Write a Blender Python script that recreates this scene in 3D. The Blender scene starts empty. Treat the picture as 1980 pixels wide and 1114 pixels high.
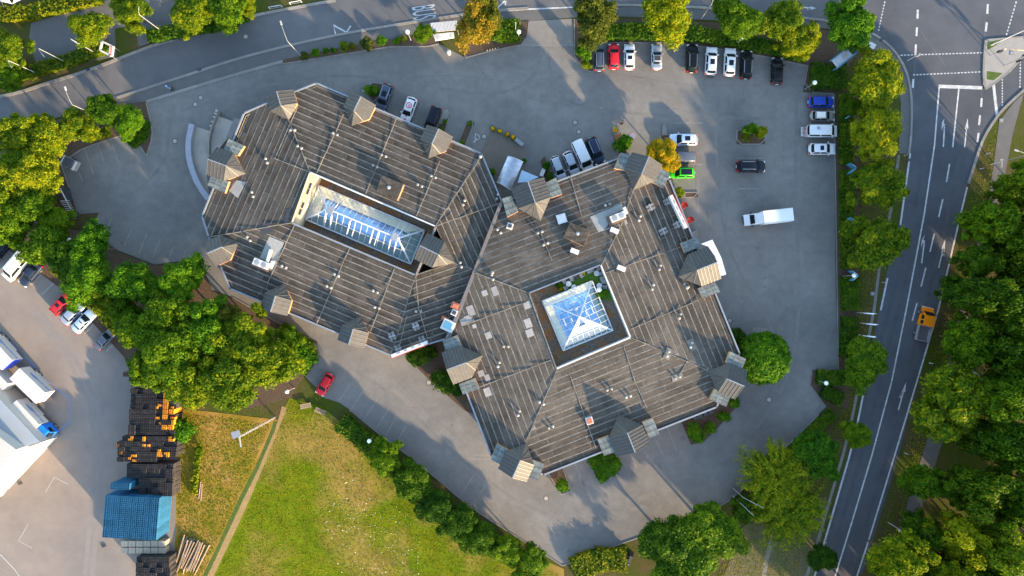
import bpy, math, random
import numpy as np
from mathutils import Vector, Matrix

random.seed(7)
SC = bpy.context.scene
COL = SC.collection
R = math.radians
HC = 120.0            # camera height above the ground, metres
PX = 11.0             # photograph pixels per metre on the ground

# ------------------------------------------------------------------ camera
cam_d = bpy.data.cameras.new("camera")
cam = bpy.data.objects.new("camera", cam_d)
COL.objects.link(cam)
cam.location = (0, 0, HC)
cam.rotation_euler = (0, 0, 0)
cam_d.sensor_width = 36.0
cam_d.lens = 24.0
cam_d.clip_end = 3000
SC.camera = cam

# ------------------------------------------------------------------ sky, sun, exposure
SUN_EL = 12.5
SUN_DIR = Vector((0.66, -0.75, 0)).normalized()      # towards the sun, on the ground
w = bpy.data.worlds.new("World")
SC.world = w
w.use_nodes = True
nt = w.node_tree
bg = nt.nodes["Background"]
sky = nt.nodes.new("ShaderNodeTexSky")
sky.sky_type = 'NISHITA'
sky.sun_disc = False
sky.sun_elevation = R(SUN_EL)
sky.sun_rotation = math.atan2(SUN_DIR.x, SUN_DIR.y)
sky.air_density = 1.0
sky.dust_density = 0.6
sky.ozone_density = 1.0
nt.links.new(sky.outputs[0], bg.inputs[0])
bg.inputs[1].default_value = 0.15
sun_d = bpy.data.lights.new("sun", 'SUN')
sun_d.energy = 3.4
sun_d.angle = R(1.0)
sun_d.color = (1.0, 0.73, 0.43)
sun = bpy.data.objects.new("sun", sun_d)
COL.objects.link(sun)
tow = Vector((SUN_DIR.x * math.cos(R(SUN_EL)), SUN_DIR.y * math.cos(R(SUN_EL)), math.sin(R(SUN_EL))))
sun.rotation_euler = tow.to_track_quat('Z', 'Y').to_euler()
SC.view_settings.view_transform = 'Standard'
SC.view_settings.look = 'None'
SC.view_settings.exposure = 2.5
SC.view_settings.gamma = 1.0
SC.view_settings.use_curve_mapping = False
try:
    SC.cycles.max_bounces = 6
    SC.cycles.diffuse_bounces = 3
    SC.cycles.glossy_bounces = 3
    SC.cycles.transmission_bounces = 4
    SC.cycles.transparent_max_bounces = 8
    SC.cycles.use_denoising = True
except Exception:
    pass


def P(x, y, z=0.0):
    """a point of the place: photograph pixel -> world position at height z"""
    k = (HC - z) / HC / PX
    return Vector(((x - 990) * k, (557 - y) * k, z))


def heading(dx, dy):
    return math.atan2(-dy, dx)


# ------------------------------------------------------------------ materials
MATS = {}


def mat(name, c1, c2=None, scale=1.0, rough=0.8, metal=0.0, bump=0.0, bscale=None, coat=0.0, rnd=0.0,
        detail=6.0, c3=None, s3=0.1, stretch=None, spec=0.5, fine=0.0, emit=None, world=0.0, wscale=0.12):
    """a procedural surface: two tones mixed by noise, a third broad tone, fine grain, bump and per-object variation"""
    if name in MATS:
        return MATS[name]
    m = bpy.data.materials.new(name)
    m.use_nodes = True
    t = m.node_tree
    b = t.nodes["Principled BSDF"]
    b.inputs["Roughness"].default_value = rough
    b.inputs["Metallic"].default_value = metal
    b.inputs["Specular IOR Level"].default_value = spec
    if coat:
        b.inputs["Coat Weight"].default_value = coat
        b.inputs["Coat Roughness"].default_value = 0.08
    L = t.links
    tc = t.nodes.new("ShaderNodeTexCoord")
    vec = tc.outputs["Object"]
    if stretch:
        mp = t.nodes.new("ShaderNodeMapping")
        mp.inputs["Scale"].default_value = stretch
        L.new(vec, mp.inputs[0])
        vec = mp.outputs[0]
    c1 = tuple(c1) + (1,)
    if c2 is None:
        c2 = tuple(min(1, v * 0.85) for v in c1[:3])
    c2 = tuple(c2) + (1,)
    n = t.nodes.new("ShaderNodeTexNoise")
    n.inputs["Scale"].default_value = scale
    n.inputs["Detail"].default_value = detail
    n.inputs["Roughness"].default_value = 0.65
    L.new(vec, n.inputs["Vector"])
    rmp = t.nodes.new("ShaderNodeValToRGB")
    rmp.color_ramp.elements[0].position = 0.32
    rmp.color_ramp.elements[1].position = 0.68
    rmp.color_ramp.elements[0].color = c1
    rmp.color_ramp.elements[1].color = c2
    L.new(n.outputs[0], rmp.inputs[0])
    out = rmp.outputs[0]
    if c3 is not None:
        n3 = t.nodes.new("ShaderNodeTexNoise")
        n3.inputs["Scale"].default_value = s3
        n3.inputs["Detail"].default_value = 4
        L.new(vec, n3.inputs["Vector"])
        r3 = t.nodes.new("ShaderNodeValToRGB")
        r3.color_ramp.elements[0].position = 0.45
        r3.color_ramp.elements[1].position = 0.62
        L.new(n3.outputs[0], r3.inputs[0])
        mx = t.nodes.new("ShaderNodeMixRGB")
        mx.inputs[2].default_value = tuple(c3) + (1,)
        L.new(r3.outputs[0], mx.inputs[0])
        L.new(out, mx.inputs[1])
        out = mx.outputs[0]
    if fine:
        nf = t.nodes.new("ShaderNodeTexNoise")
        nf.inputs["Scale"].default_value = 9.0
        nf.inputs["Detail"].default_value = 3
        L.new(tc.outputs["Object"], nf.inputs["Vector"])
        mr = t.nodes.new("ShaderNodeMapRange")
        mr.inputs[1].default_value = 0.3
        mr.inputs[2].default_value = 0.7
        mr.inputs[3].default_value = 1 - fine
        mr.inputs[4].default_value = 1 + fine
        L.new(nf.outputs[0], mr.inputs[0])
        vm = t.nodes.new("ShaderNodeVectorMath")
        vm.operation = 'SCALE'
        L.new(out, vm.inputs[0])
        L.new(mr.outputs[0], vm.inputs["Scale"])
        out = vm.outputs[0]
    if world:
        ge = t.nodes.new("ShaderNodeNewGeometry")
        nw = t.nodes.new("ShaderNodeTexNoise")
        nw.inputs["Scale"].default_value = wscale
        nw.inputs["Detail"].default_value = 7
        nw.inputs["Roughness"].default_value = 0.7
        L.new(ge.outputs["Position"], nw.inputs["Vector"])
        mr = t.nodes.new("ShaderNodeMapRange")
        mr.inputs[1].default_value = 0.3
        mr.inputs[2].default_value = 0.7
        mr.inputs[3].default_value = 1 - world
        mr.inputs[4].default_value = 1 + world
        L.new(nw.outputs[0], mr.inputs[0])
        vm = t.nodes.new("ShaderNodeVectorMath")
        vm.operation = 'SCALE'
        L.new(out, vm.inputs[0])
        L.new(mr.outputs[0], vm.inputs["Scale"])
        out = vm.outputs[0]
    if rnd:
        oi = t.nodes.new("ShaderNodeObjectInfo")
        mr = t.nodes.new("ShaderNodeMapRange")
        mr.inputs[3].default_value = 1 - rnd
        mr.inputs[4].default_value = 1 + rnd
        L.new(oi.outputs["Random"], mr.inputs[0])
        vm = t.nodes.new("ShaderNodeVectorMath")
        vm.operation = 'SCALE'
        L.new(out, vm.inputs[0])
        L.new(mr.outputs[0], vm.inputs["Scale"])
        out = vm.outputs[0]
    L.new(out, b.inputs["Base Color"])
    if bump:
        nb = t.nodes.new("ShaderNodeTexNoise")
        nb.inputs["Scale"].default_value = bscale or scale * 4
        nb.inputs["Detail"].default_value = 5
        L.new(vec, nb.inputs["Vector"])
        bp = t.nodes.new("ShaderNodeBump")
        bp.inputs["Strength"].default_value = bump
        bp.inputs["Distance"].default_value = 0.1
        L.new(nb.outputs[0], bp.inputs["Height"])
        L.new(bp.outputs[0], b.inputs["Normal"])
    if emit:
        b.inputs["Emission Color"].default_value = tuple(emit[:3]) + (1,)
        b.inputs["Emission Strength"].default_value = emit[3]
    MATS[name] = m
    return m


def glass_mat(name, tint, mixf):
    if name in MATS:
        return MATS[name]
    m = bpy.data.materials.new(name)
    m.use_nodes = True
    t = m.node_tree
    t.nodes.remove(t.nodes["Principled BSDF"])
    o = t.nodes["Material Output"]
    tr = t.nodes.new("ShaderNodeBsdfTransparent")
    tr.inputs[0].default_value = tint + (1,)
    gl = t.nodes.new("ShaderNodeBsdfGlossy")
    gl.inputs["Roughness"].default_value = 0.04
    gl.inputs[0].default_value = (0.9, 0.95, 1, 1)
    mx = t.nodes.new("ShaderNodeMixShader")
    mx.inputs[0].default_value = mixf
    t.links.new(tr.outputs[0], mx.inputs[1])
    t.links.new(gl.outputs[0], mx.inputs[2])
    t.links.new(mx.outputs[0], o.inputs[0])
    MATS[name] = m
    return m


def leaf_mat(name, c_dark, c_mid, c_bright, trans=0.42, nscale=1.6):
    if name in MATS:
        return MATS[name]
    m = bpy.data.materials.new(name)
    m.use_nodes = True
    t = m.node_tree
    L = t.links
    b = t.nodes["Principled BSDF"]
    b.inputs["Roughness"].default_value = 0.6
    b.inputs["Specular IOR Level"].default_value = 0.08
    g = t.nodes.new("ShaderNodeNewGeometry")
    n = t.nodes.new("ShaderNodeTexNoise")
    n.inputs["Scale"].default_value = 0.55 * nscale
    n.inputs["Detail"].default_value = 2
    L.new(g.outputs["Position"], n.inputs["Vector"])
    oi = t.nodes.new("ShaderNodeObjectInfo")
    a1 = t.nodes.new("ShaderNodeMath"); a1.operation = 'MULTIPLY_ADD'
    a1.inputs[1].default_value = 0.28; a1.inputs[2].default_value = -0.14
    L.new(oi.outputs["Random"], a1.inputs[0])
    a2 = t.nodes.new("ShaderNodeMath"); a2.operation = 'MULTIPLY_ADD'
    a2.inputs[1].default_value = 0.35; a2.inputs[2].default_value = -0.17
    L.new(g.outputs["Random Per Island"], a2.inputs[0])
    s1 = t.nodes.new("ShaderNodeMath"); s1.operation = 'ADD'
    L.new(a1.outputs[0], s1.inputs[0]); L.new(a2.outputs[0], s1.inputs[1])
    s2 = t.nodes.new("ShaderNodeMath"); s2.operation = 'ADD'
    L.new(s1.outputs[0], s2.inputs[0]); L.new(n.outputs[0], s2.inputs[1])
    r = t.nodes.new("ShaderNodeValToRGB")
    e = r.color_ramp.elements
    e[0].position = 0.22; e[0].color = c_dark + (1,)
    e[1].position = 0.80; e[1].color = c_bright + (1,)
    k = e.new(0.5); k.color = c_mid + (1,)
    L.new(s2.outputs[0], r.inputs[0])
    L.new(r.outputs[0], b.inputs["Base Color"])
    tl = t.nodes.new("ShaderNodeBsdfTranslucent")
    L.new(r.outputs[0], tl.inputs[0])
    mx = t.nodes.new("ShaderNodeMixShader")
    mx.inputs[0].default_value = trans
    L.new(b.outputs[0], mx.inputs[1]); L.new(tl.outputs[0], mx.inputs[2])
    L.new(mx.outputs[0], t.nodes["Material Output"].inputs[0])
    MATS[name] = m
    return m


M_GROUND = mat("dry verge grass", (0.085, 0.060, 0.030), (0.05, 0.058, 0.012), 0.6, 0.95, bump=0.5, bscale=5, c3=(0.045, 0.062, 0.008), s3=0.12, fine=0.3, spec=0.05)
M_MEADOW = mat("meadow turf", (0.125, 0.132, 0.006), (0.072, 0.116, 0.004), 0.30, 0.95, bump=0.4, bscale=4, c3=(0.215, 0.145, 0.035), s3=0.09, fine=0.30, spec=0.02, world=0.28, wscale=0.35)
M_DRY = mat("dry meadow turf", (0.23, 0.135, 0.022), (0.125, 0.115, 0.010), 0.5, 0.95, bump=0.7, bscale=4, c3=(0.28, 0.16, 0.04), s3=0.2, fine=0.3, spec=0.02)
M_LAWN = mat("short lawn", (0.030, 0.062, 0.004), (0.055, 0.085, 0.006), 1.2, 0.95, bump=0.6, bscale=6, fine=0.3)
M_SOIL = mat("bark soil", (0.085, 0.050, 0.028), (0.05, 0.034, 0.02), 2.0, 0.95, bump=0.6, fine=0.3)
M_ASPHALT = mat("car park asphalt", (0.142, 0.135, 0.125), (0.172, 0.163, 0.150), 0.18, 0.9, bump=0.12, bscale=14, c3=(0.124, 0.119, 0.112), s3=0.06, fine=0.12, detail=8, spec=0.15, world=0.14, wscale=0.6)
M_ROAD = mat("road asphalt", (0.092, 0.092, 0.096), (0.112, 0.110, 0.112), 0.25, 0.85, bump=0.12, bscale=14, c3=(0.078, 0.079, 0.084), s3=0.05, fine=0.12, detail=8, spec=0.2, world=0.12, wscale=0.3)
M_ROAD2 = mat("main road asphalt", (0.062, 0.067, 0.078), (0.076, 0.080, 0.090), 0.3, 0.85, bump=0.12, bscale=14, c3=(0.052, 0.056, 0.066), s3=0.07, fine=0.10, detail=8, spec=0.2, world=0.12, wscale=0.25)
M_WALK = mat("footway asphalt", (0.088, 0.086, 0.085), (0.108, 0.104, 0.10), 0.5, 0.85, bump=0.12, bscale=14, fine=0.1, spec=0.2)
M_YARD = mat("yard concrete", (0.195, 0.163, 0.140), (0.222, 0.186, 0.158), 0.16, 0.85, bump=0.08, bscale=10, c3=(0.172, 0.149, 0.133), s3=0.07, fine=0.06, detail=8, spec=0.15, world=0.10, wscale=0.3)
M_PAVE = mat("paved crossing", (0.17, 0.155, 0.14), (0.14, 0.13, 0.12), 0.8, 0.85, bump=0.15, bscale=12, fine=0.12)
M_TERR = mat("terrace slab", (0.150, 0.122, 0.098), (0.125, 0.104, 0.086), 0.6, 0.85, bump=0.1, bscale=10, fine=0.1, spec=0.1)
M_KERB = mat("kerb concrete", (0.22, 0.205, 0.185), (0.155, 0.145, 0.132), 1.0, 0.9, rnd=0.12, fine=0.12, spec=0.1)
M_WHITE = mat("road paint", (0.50, 0.50, 0.50), (0.26, 0.26, 0.265), 1.6, 0.8, fine=0.35, detail=9, spec=0.1)
M_FAINT = mat("worn bay paint", (0.26, 0.25, 0.235), (0.155, 0.146, 0.135), 0.9, 0.8, fine=0.35, spec=0.1)
M_BLUEP = mat("blue yard paint", (0.12, 0.15, 0.24), (0.15, 0.165, 0.22), 1.0, 0.8, fine=0.3)
M_DECK = mat("pale roof seam", (0.225, 0.205, 0.176), (0.105, 0.096, 0.083), 1.4, 0.9, fine=0.3, spec=0.1, world=0.25, wscale=0.3)
M_SHEET = mat("weathered bitumen sheet", (0.068, 0.059, 0.049), (0.030, 0.027, 0.024), 0.9, 0.95, bump=0.35, bscale=3, rnd=0.10, c3=(0.082, 0.071, 0.059), s3=0.5, fine=0.34, detail=10, stretch=(0.22, 3.0, 1), spec=0.1, world=0.42, wscale=0.25)
M_PATCH = mat("new light roof membrane", (0.25, 0.25, 0.235), (0.20, 0.205, 0.195), 1.0, 0.8, fine=0.1)
M_PATCH2 = mat("grey repair patch", (0.27, 0.255, 0.235), (0.21, 0.195, 0.185), 1.0, 0.85, fine=0.2, rnd=0.12)
M_ZINC = mat("weathered zinc", (0.064, 0.062, 0.060), (0.050, 0.049, 0.048), 1.2, 0.6, metal=0.25, rnd=0.06, spec=0.3, fine=0.15, world=0.15, wscale=0.8)
M_RIB = mat("zinc standing seam", (0.085, 0.08, 0.075), (0.12, 0.12, 0.12), 2, 0.5, metal=0.4)
M_WING = mat("patinated slate tile", (0.075, 0.098, 0.095), (0.15, 0.165, 0.15), 1.4, 0.6, rnd=0.25, c3=(0.05, 0.075, 0.085), s3=0.9, fine=0.3)
M_FASCIA = mat("blue grey fascia", (0.22, 0.25, 0.28), (0.17, 0.19, 0.22), 1, 0.5, metal=0.2)
M_WALL = mat("cream render", (0.60, 0.45, 0.27), (0.54, 0.41, 0.26), 0.6, 0.85, fine=0.04)
M_TERRA = mat("terracotta cladding", (0.42, 0.22, 0.09), (0.36, 0.18, 0.08), 2, 0.8)
M_BRICK = mat("brick", (0.38, 0.12, 0.06), (0.28, 0.09, 0.05), 3, 0.85, rnd=0.2)
M_WIN = mat("dark window", (0.02, 0.025, 0.03), (0.03, 0.035, 0.04), 1, 0.08, spec=0.8)
M_BARS = mat("white glazing bar", (0.52, 0.53, 0.53), (0.46, 0.47, 0.48), 1, 0.5, spec=0.2)
M_GLASS = glass_mat("skylight glass", (0.93, 0.97, 0.99), 0.05)
M_SKYGLASS = mat("laylight glass with painted sky", (0.10, 0.29, 0.60), (0.17, 0.38, 0.66), 0.5, 0.12, spec=0.8, rnd=0.3)  # the sky's blue reflection is put into the pane colour
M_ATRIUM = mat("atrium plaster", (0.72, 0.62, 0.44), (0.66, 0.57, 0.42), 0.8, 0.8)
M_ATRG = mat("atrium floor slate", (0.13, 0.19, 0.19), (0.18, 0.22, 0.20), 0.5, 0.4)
M_GRAVEL = mat("sedum gravel", (0.20, 0.155, 0.115), (0.10, 0.08, 0.066), 2.2, 0.95, bump=0.8, c3=(0.22, 0.11, 0.045), s3=0.5, fine=0.5, spec=0.1)
M_WHITEM = mat("white metal", (0.50, 0.50, 0.50), (0.43, 0.43, 0.43), 1, 0.5, rnd=0.05, spec=0.3)
M_GREYM = mat("grey metal", (0.30, 0.31, 0.33), (0.25, 0.26, 0.28), 2, 0.45, metal=0.4, rnd=0.1)
M_DARKM = mat("dark metal", (0.035, 0.036, 0.04), (0.025, 0.026, 0.03), 2, 0.5)
M_SILV = mat("ribbed silver metal", (0.42, 0.44, 0.47), (0.34, 0.36, 0.40), 0.8, 0.3, metal=0.6)
M_GLOBE = mat("opal globe", (0.80, 0.79, 0.76), (0.74, 0.73, 0.70), 1, 0.25)
M_REDP = mat("red plastic", (0.62, 0.05, 0.03), (0.5, 0.04, 0.03), 2, 0.45)
M_BLUES = mat("blue sign face", (0.05, 0.19, 0.30), (0.07, 0.22, 0.32), 1, 0.5)
M_TYRE = mat("tyre rubber", (0.02, 0.02, 0.02), (0.03, 0.03, 0.03), 3, 0.85)
M_RIM = mat("alloy rim", (0.45, 0.46, 0.48), (0.38, 0.39, 0.4), 2, 0.3, metal=0.8)
M_CGLASS = mat("car glass", (0.008, 0.013, 0.015), (0.013, 0.020, 0.022), 0.7, 0.25, spec=0.03)
M_SUNROOF = mat("sunroof glass", (0.008, 0.012, 0.022), (0.014, 0.020, 0.032), 0.8, 0.2, spec=0.12)
M_HEAD = mat("headlamp lens", (0.55, 0.58, 0.6), (0.45, 0.48, 0.5), 2, 0.1)
M_TAIL = mat("tail lamp lens", (0.45, 0.01, 0.012), (0.32, 0.01, 0.01), 2, 0.15)
M_PLATE = mat("number plate", (0.75, 0.75, 0.72), (0.68, 0.68, 0.65), 2, 0.5)
M_WOOD = mat("weathered log", (0.25, 0.18, 0.12), (0.15, 0.105, 0.07), 1.5, 0.9, rnd=0.3, fine=0.25)
M_TRUNK = mat("bark", (0.10, 0.075, 0.05), (0.06, 0.045, 0.03), 2, 0.95)
M_CBLUE = mat("blue crate plastic", (0.016, 0.092, 0.185), (0.024, 0.115, 0.22), 0.7, 0.6, rnd=0.18, spec=0.2)
M_CBLACK = mat("black crate plastic", (0.020, 0.020, 0.022), (0.05, 0.042, 0.04), 1.4, 0.55, rnd=0.3, fine=0.4)
M_CYEL = mat("yellow crate plastic", (0.66, 0.27, 0.012), (0.56, 0.22, 0.012), 1.0, 0.5, rnd=0.15)
M_CARTON = mat("pale carton", (0.36, 0.28, 0.21), (0.31, 0.24, 0.18), 1.0, 0.8, rnd=0.08)
M_SKIN = mat("skin", (0.55, 0.33, 0.24), (0.5, 0.30, 0.22), 4, 0.6)
M_HAIR = mat("dark hair", (0.03, 0.02, 0.015), (0.02, 0.015, 0.01), 4, 0.7)
M_SHIRTB = mat("blue shirt", (0.03, 0.25, 0.55), (0.03, 0.22, 0.5), 4, 0.8)
M_SHIRTP = mat("pale pink shirt", (0.62, 0.45, 0.42), (0.55, 0.4, 0.38), 4, 0.8)
M_DARKC = mat("dark cloth", (0.03, 0.03, 0.035), (0.04, 0.04, 0.045), 4, 0.85)
M_YELF = leaf_mat("yellow blossom", (0.55, 0.25, 0.01), (0.75, 0.42, 0.01), (0.85, 0.55, 0.02), 0.3)
M_TUFT = leaf_mat("meadow blades", (0.070, 0.120, 0.004), (0.155, 0.170, 0.006), (0.30, 0.23, 0.02), 0.35, 0.5)
M_FLOWER = mat("white flower", (0.8, 0.8, 0.78), (0.75, 0.75, 0.7), 1, 0.8)

LEAF = {
    'maple': leaf_mat("maple leaves", (0.020, 0.064, 0.003), (0.064, 0.138, 0.004), (0.165, 0.240, 0.005)),
    'yellow': leaf_mat("yellowing leaves", (0.030, 0.076, 0.003), (0.108, 0.165, 0.004), (0.285, 0.285, 0.005)),
    'dark': leaf_mat("dark green leaves", (0.012, 0.044, 0.003), (0.034, 0.088, 0.004), (0.095, 0.160, 0.005)),
    'green': leaf_mat("fresh green leaves", (0.016, 0.070, 0.003), (0.052, 0.148, 0.004), (0.125, 0.230, 0.006)),
    'autumn': leaf_mat("autumn leaves", (0.12, 0.12, 0.010), (0.30, 0.20, 0.015), (0.42, 0.23, 0.03)),
    'gold': leaf_mat("golden leaves", (0.13, 0.15, 0.008), (0.34, 0.26, 0.008), (0.55, 0.34, 0.01)),
    'forest': leaf_mat("wood leaves", (0.013, 0.046, 0.003), (0.048, 0.106, 0.004), (0.145, 0.200, 0.006)),
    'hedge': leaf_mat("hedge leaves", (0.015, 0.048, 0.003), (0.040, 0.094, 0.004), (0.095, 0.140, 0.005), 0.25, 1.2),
    'hedgey': leaf_mat("sunlit hedge leaves", (0.030, 0.064, 0.003), (0.085, 0.118, 0.004), (0.19, 0.185, 0.006), 0.25, 1.2),  # brighter, yellower copy of the hedge leaves, sunlight put into the colour
    'olive': leaf_mat("olive leaves", (0.032, 0.050, 0.008), (0.085, 0.105, 0.010), (0.19, 0.175, 0.012)),
}


# ------------------------------------------------------------------ mesh helpers
class MB:
    def __init__(s):
        s.v = []; s.f = []; s.m = []

    def add(s, vs, fs, mi=0):
        o = len(s.v)
        s.v += [tuple(a) for a in vs]
        s.f += [tuple(i + o for i in f) for f in fs]
        s.m += [mi] * len(fs)
        return s

    def box(s, c, size, rz=0.0, mi=0, taper=1.0, rot=None):
        hx, hy, hz = size[0] / 2, size[1] / 2, size[2] / 2
        pts = [(-hx, -hy, -hz), (hx, -hy, -hz), (hx, hy, -hz), (-hx, hy, -hz),
               (-hx * taper, -hy * taper, hz), (hx * taper, -hy * taper, hz), (hx * taper, hy * taper, hz), (-hx * taper, hy * taper, hz)]
        mtx = rot if rot is not None else Matrix.Rotation(rz, 3, 'Z')
        c = Vector(c)
        return s.add([mtx @ Vector(p) + c for p in pts],
                     [(3, 2, 1, 0), (4, 5, 6, 7), (0, 1, 5, 4), (1, 2, 6, 5), (2, 3, 7, 6), (3, 0, 4, 7)], mi)

    def prism(s, pts, z0, z1, mi=0, top=True, bottom=False):
        pts = [Vector((p[0], p[1])) for p in pts]
        area = sum(pts[i].x * pts[(i + 1) % len(pts)].y - pts[(i + 1) % len(pts)].x * pts[i].y for i in range(len(pts)))
        if area < 0:
            pts = pts[::-1]
        n = len(pts)
        z1f = z1 if callable(z1) else (lambda p: z1)
        z0f = z0 if callable(z0) else (lambda p: z0)
        vs = [(p.x, p.y, z0f(p)) for p in pts] + [(p.x, p.y, z1f(p)) for p in pts]
        fs = [(i, (i + 1) % n, n + (i + 1) % n, n + i) for i in range(n)]
        if top:
            fs.append(tuple(range(n, 2 * n)))
        if bottom:
            fs.append(tuple(range(n - 1, -1, -1)))
        return s.add(vs, fs, mi)

    def tube(s, a, b, r0, r1=None, n=8, mi=0, caps=True):
        a = Vector(a); b = Vector(b)
        r1 = r0 if r1 is None else r1
        d = (b - a)
        if d.length < 1e-6:
            return s
        q = d.to_track_quat('Z', 'Y')
        vs = []
        for c, r in ((a, r0), (b, r1)):
            for i in range(n):
                t = 2 * math.pi * i / n
                vs.append(c + q @ Vector((r * math.cos(t), r * math.sin(t), 0)))
        fs = [(i, (i + 1) % n, n + (i + 1) % n, n + i) for i in range(n)]
        if caps:
            fs += [tuple(range(n - 1, -1, -1)), tuple(range(n, 2 * n))]
        return s.add(vs, fs, mi)

    def path(s, pts, r, n=6, mi=0):
        for a, b in zip(pts[:-1], pts[1:]):
            s.tube(a, b, r, r, n, mi)
        return s

    def lathe(s, prof, c=(0, 0, 0), n=12, mi=0):
        c = Vector(c)
        vs = []
        for r, z in prof:
            for i in range(n):
                t = 2 * math.pi * i / n
                vs.append(c + Vector((r * math.cos(t), r * math.sin(t), z)))
        fs = []
        for j in range(len(prof) - 1):
            for i in range(n):
                fs.append((j * n + i, j * n + (i + 1) % n, (j + 1) * n + (i + 1) % n, (j + 1) * n + i))
        fs.append(tuple(range((len(prof) - 1) * n, len(prof) * n)))
        return s.add(vs, fs, mi)

    def mesh(s, name, mats, smooth=False):
        me = bpy.data.meshes.new(name)
        me.from_pydata(s.v, [], s.f)
        if not isinstance(mats, (list, tuple)):
            mats = [mats]
        for m in mats:
            me.materials.append(m)
        if len(mats) > 1:
            me.polygons.foreach_set("material_index", s.m)
        if smooth:
            me.polygons.foreach_set("use_smooth", [True] * len(me.polygons))
        me.update()
        return me


def tag(o, label=None, cat=None, group=None, kind=None):
    if label: o["label"] = label
    if cat: o["category"] = cat
    if group: o["group"] = group
    if kind: o["kind"] = kind
    return o


def link(name, me, parent=None, loc=None, rz=None, scale=None, **k):
    o = bpy.data.objects.new(name, me)
    COL.objects.link(o)
    if parent is not None:
        o.parent = parent
    if loc is not None:
        o.location = loc
    if rz is not None:
        o.rotation_euler = (0, 0, rz)
    if scale is not None:
        o.scale = scale
    return tag(o, **k)


def empty(name, loc=(0, 0, 0), rz=0.0, parent=None, **k):
    return link(name, None, parent, loc, rz, **k)


def sheet(name, px, z, m, parent=None, **k):
    vs = [P(x, y) for x, y in px]
    ar = sum(vs[i].x * vs[(i + 1) % len(vs)].y - vs[(i + 1) % len(vs)].x * vs[i].y for i in range(len(vs)))
    if ar < 0:
        vs = vs[::-1]
    b = MB().add([(v.x, v.y, z) for v in vs], [tuple(range(len(vs)))])
    return link(name, b.mesh(name, m), parent, **k)


def offset_strip(pts, wd):
    """left and right offsets of a 2-D polyline"""
    pts = [Vector((p[0], p[1])) for p in pts]
    Ls, Rs = [], []
    for i, p in enumerate(pts):
        a = pts[max(0, i - 1)]; b = pts[min(len(pts) - 1, i + 1)]
        d = (b - a).normalized()
        n = Vector((-d.y, d.x))
        k = 1.0
        if 0 < i < len(pts) - 1:
            d1 = (p - a).normalized()
            k = 1.0 / max(0.6, abs(d1.dot(d)))
        Ls.append(p + n * wd / 2 * k); Rs.append(p - n * wd / 2 * k)
    return Ls, Rs


def strip_mesh(b, pts, wd, z0, z1=None):
    Ls, Rs = offset_strip(pts, wd)
    n = len(Ls)
    if z1 is None:
        vs = [(p.x, p.y, z0) for p in Ls] + [(p.x, p.y, z0) for p in Rs]
        fs = [(i, n + i, n + i + 1, i + 1) for i in range(n - 1)]
        b.add(vs, fs)
    else:
        for i in range(n - 1):
            b.prism([Ls[i], Rs[i], Rs[i + 1], Ls[i + 1]], z0, z1, top=True)
    return b


def lines(name, segs, wd, z, m, parent):
    """each painted line its own piece"""
    for sgm in segs:
        b = strip_mesh(MB(), [P(*p) for p in sgm], wd, z)
        link(name, b.mesh(name, m), parent)


def subdivide(pts, step):
    out = [Vector(pts[0])]
    for a, b in zip(pts[:-1], pts[1:]):
        a = Vector(a); b = Vector(b)
        n = max(1, int(round((b - a).length / step)))
        for i in range(1, n + 1):
            out.append(a.lerp(b, i / n))
    return out


def smooth_poly(pts, it=2):
    pts = [Vector((p[0], p[1])) for p in pts]
    for _ in range(it):
        q = [pts[0]]
        for a, b in zip(pts[:-1], pts[1:]):
            q += [a.lerp(b, 0.25), a.lerp(b, 0.75)]
        q.append(pts[-1])
        pts = q
    return pts


KERB_CACHE = {}


def kerb(px, parent, wd=0.32, h=0.12, smooth=True, piece=2.0):
    """a kerb line built stone by stone"""
    pts = smooth_poly(px, 2) if smooth and len(px) > 2 else [Vector(p) for p in px]
    w3 = [P(p[0], p[1]) for p in pts]
    w3 = subdivide([Vector((p.x, p.y)) for p in w3], piece * 0.9)
    # walk along at stone length
    acc = [w3[0]]
    for p in w3[1:]:
        if (p - acc[-1]).length >= piece * 0.85:
            acc.append(p)
    if (acc[-1] - w3[-1]).length > 0.2:
        acc.append(w3[-1])
    for a, b in zip(acc[:-1], acc[1:]):
        d = b - a
        key = (round(wd, 2), round(h, 2))
        if key not in KERB_CACHE:
            KERB_CACHE[key] = MB().box((0, 0, h / 2), (1, wd, h)).mesh("kerb_stone", M_KERB)
        c = (a + b) / 2
        link("kerb_stone", KERB_CACHE[key], parent, (c.x, c.y, 0.004), math.atan2(d.y, d.x), (d.length - 0.02, 1, 1))


def inside_px(poly, x, y):
    c = False
    j = len(poly) - 1
    for i in range(len(poly)):
        if (poly[i][1] > y) != (poly[j][1] > y) and x < (poly[j][0] - poly[i][0]) * (y - poly[i][1]) / (poly[j][1] - poly[i][1]) + poly[i][0]:
            c = not c
        j = i
    return c


def clip_convex(poly, A, B):
    """keep the part of poly on the left of A->B"""
    out = []
    n = len(poly)
    def side(p): return (B[0] - A[0]) * (p[1] - A[1]) - (B[1] - A[1]) * (p[0] - A[0])
    for i in range(n):
        p, q = poly[i], poly[(i + 1) % n]
        sp, sq = side(p), side(q)
        if sp >= 0:
            out.append(p)
        if (sp > 0 > sq) or (sp < 0 < sq):
            t = sp / (sp - sq)
            out.append((p[0] + (q[0] - p[0]) * t, p[1] + (q[1] - p[1]) * t))
    return out


def poly_area(p):
    return 0.5 * sum(p[i][0] * p[(i + 1) % len(p)][1] - p[(i + 1) % len(p)][0] * p[i][1] for i in range(len(p)))


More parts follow.
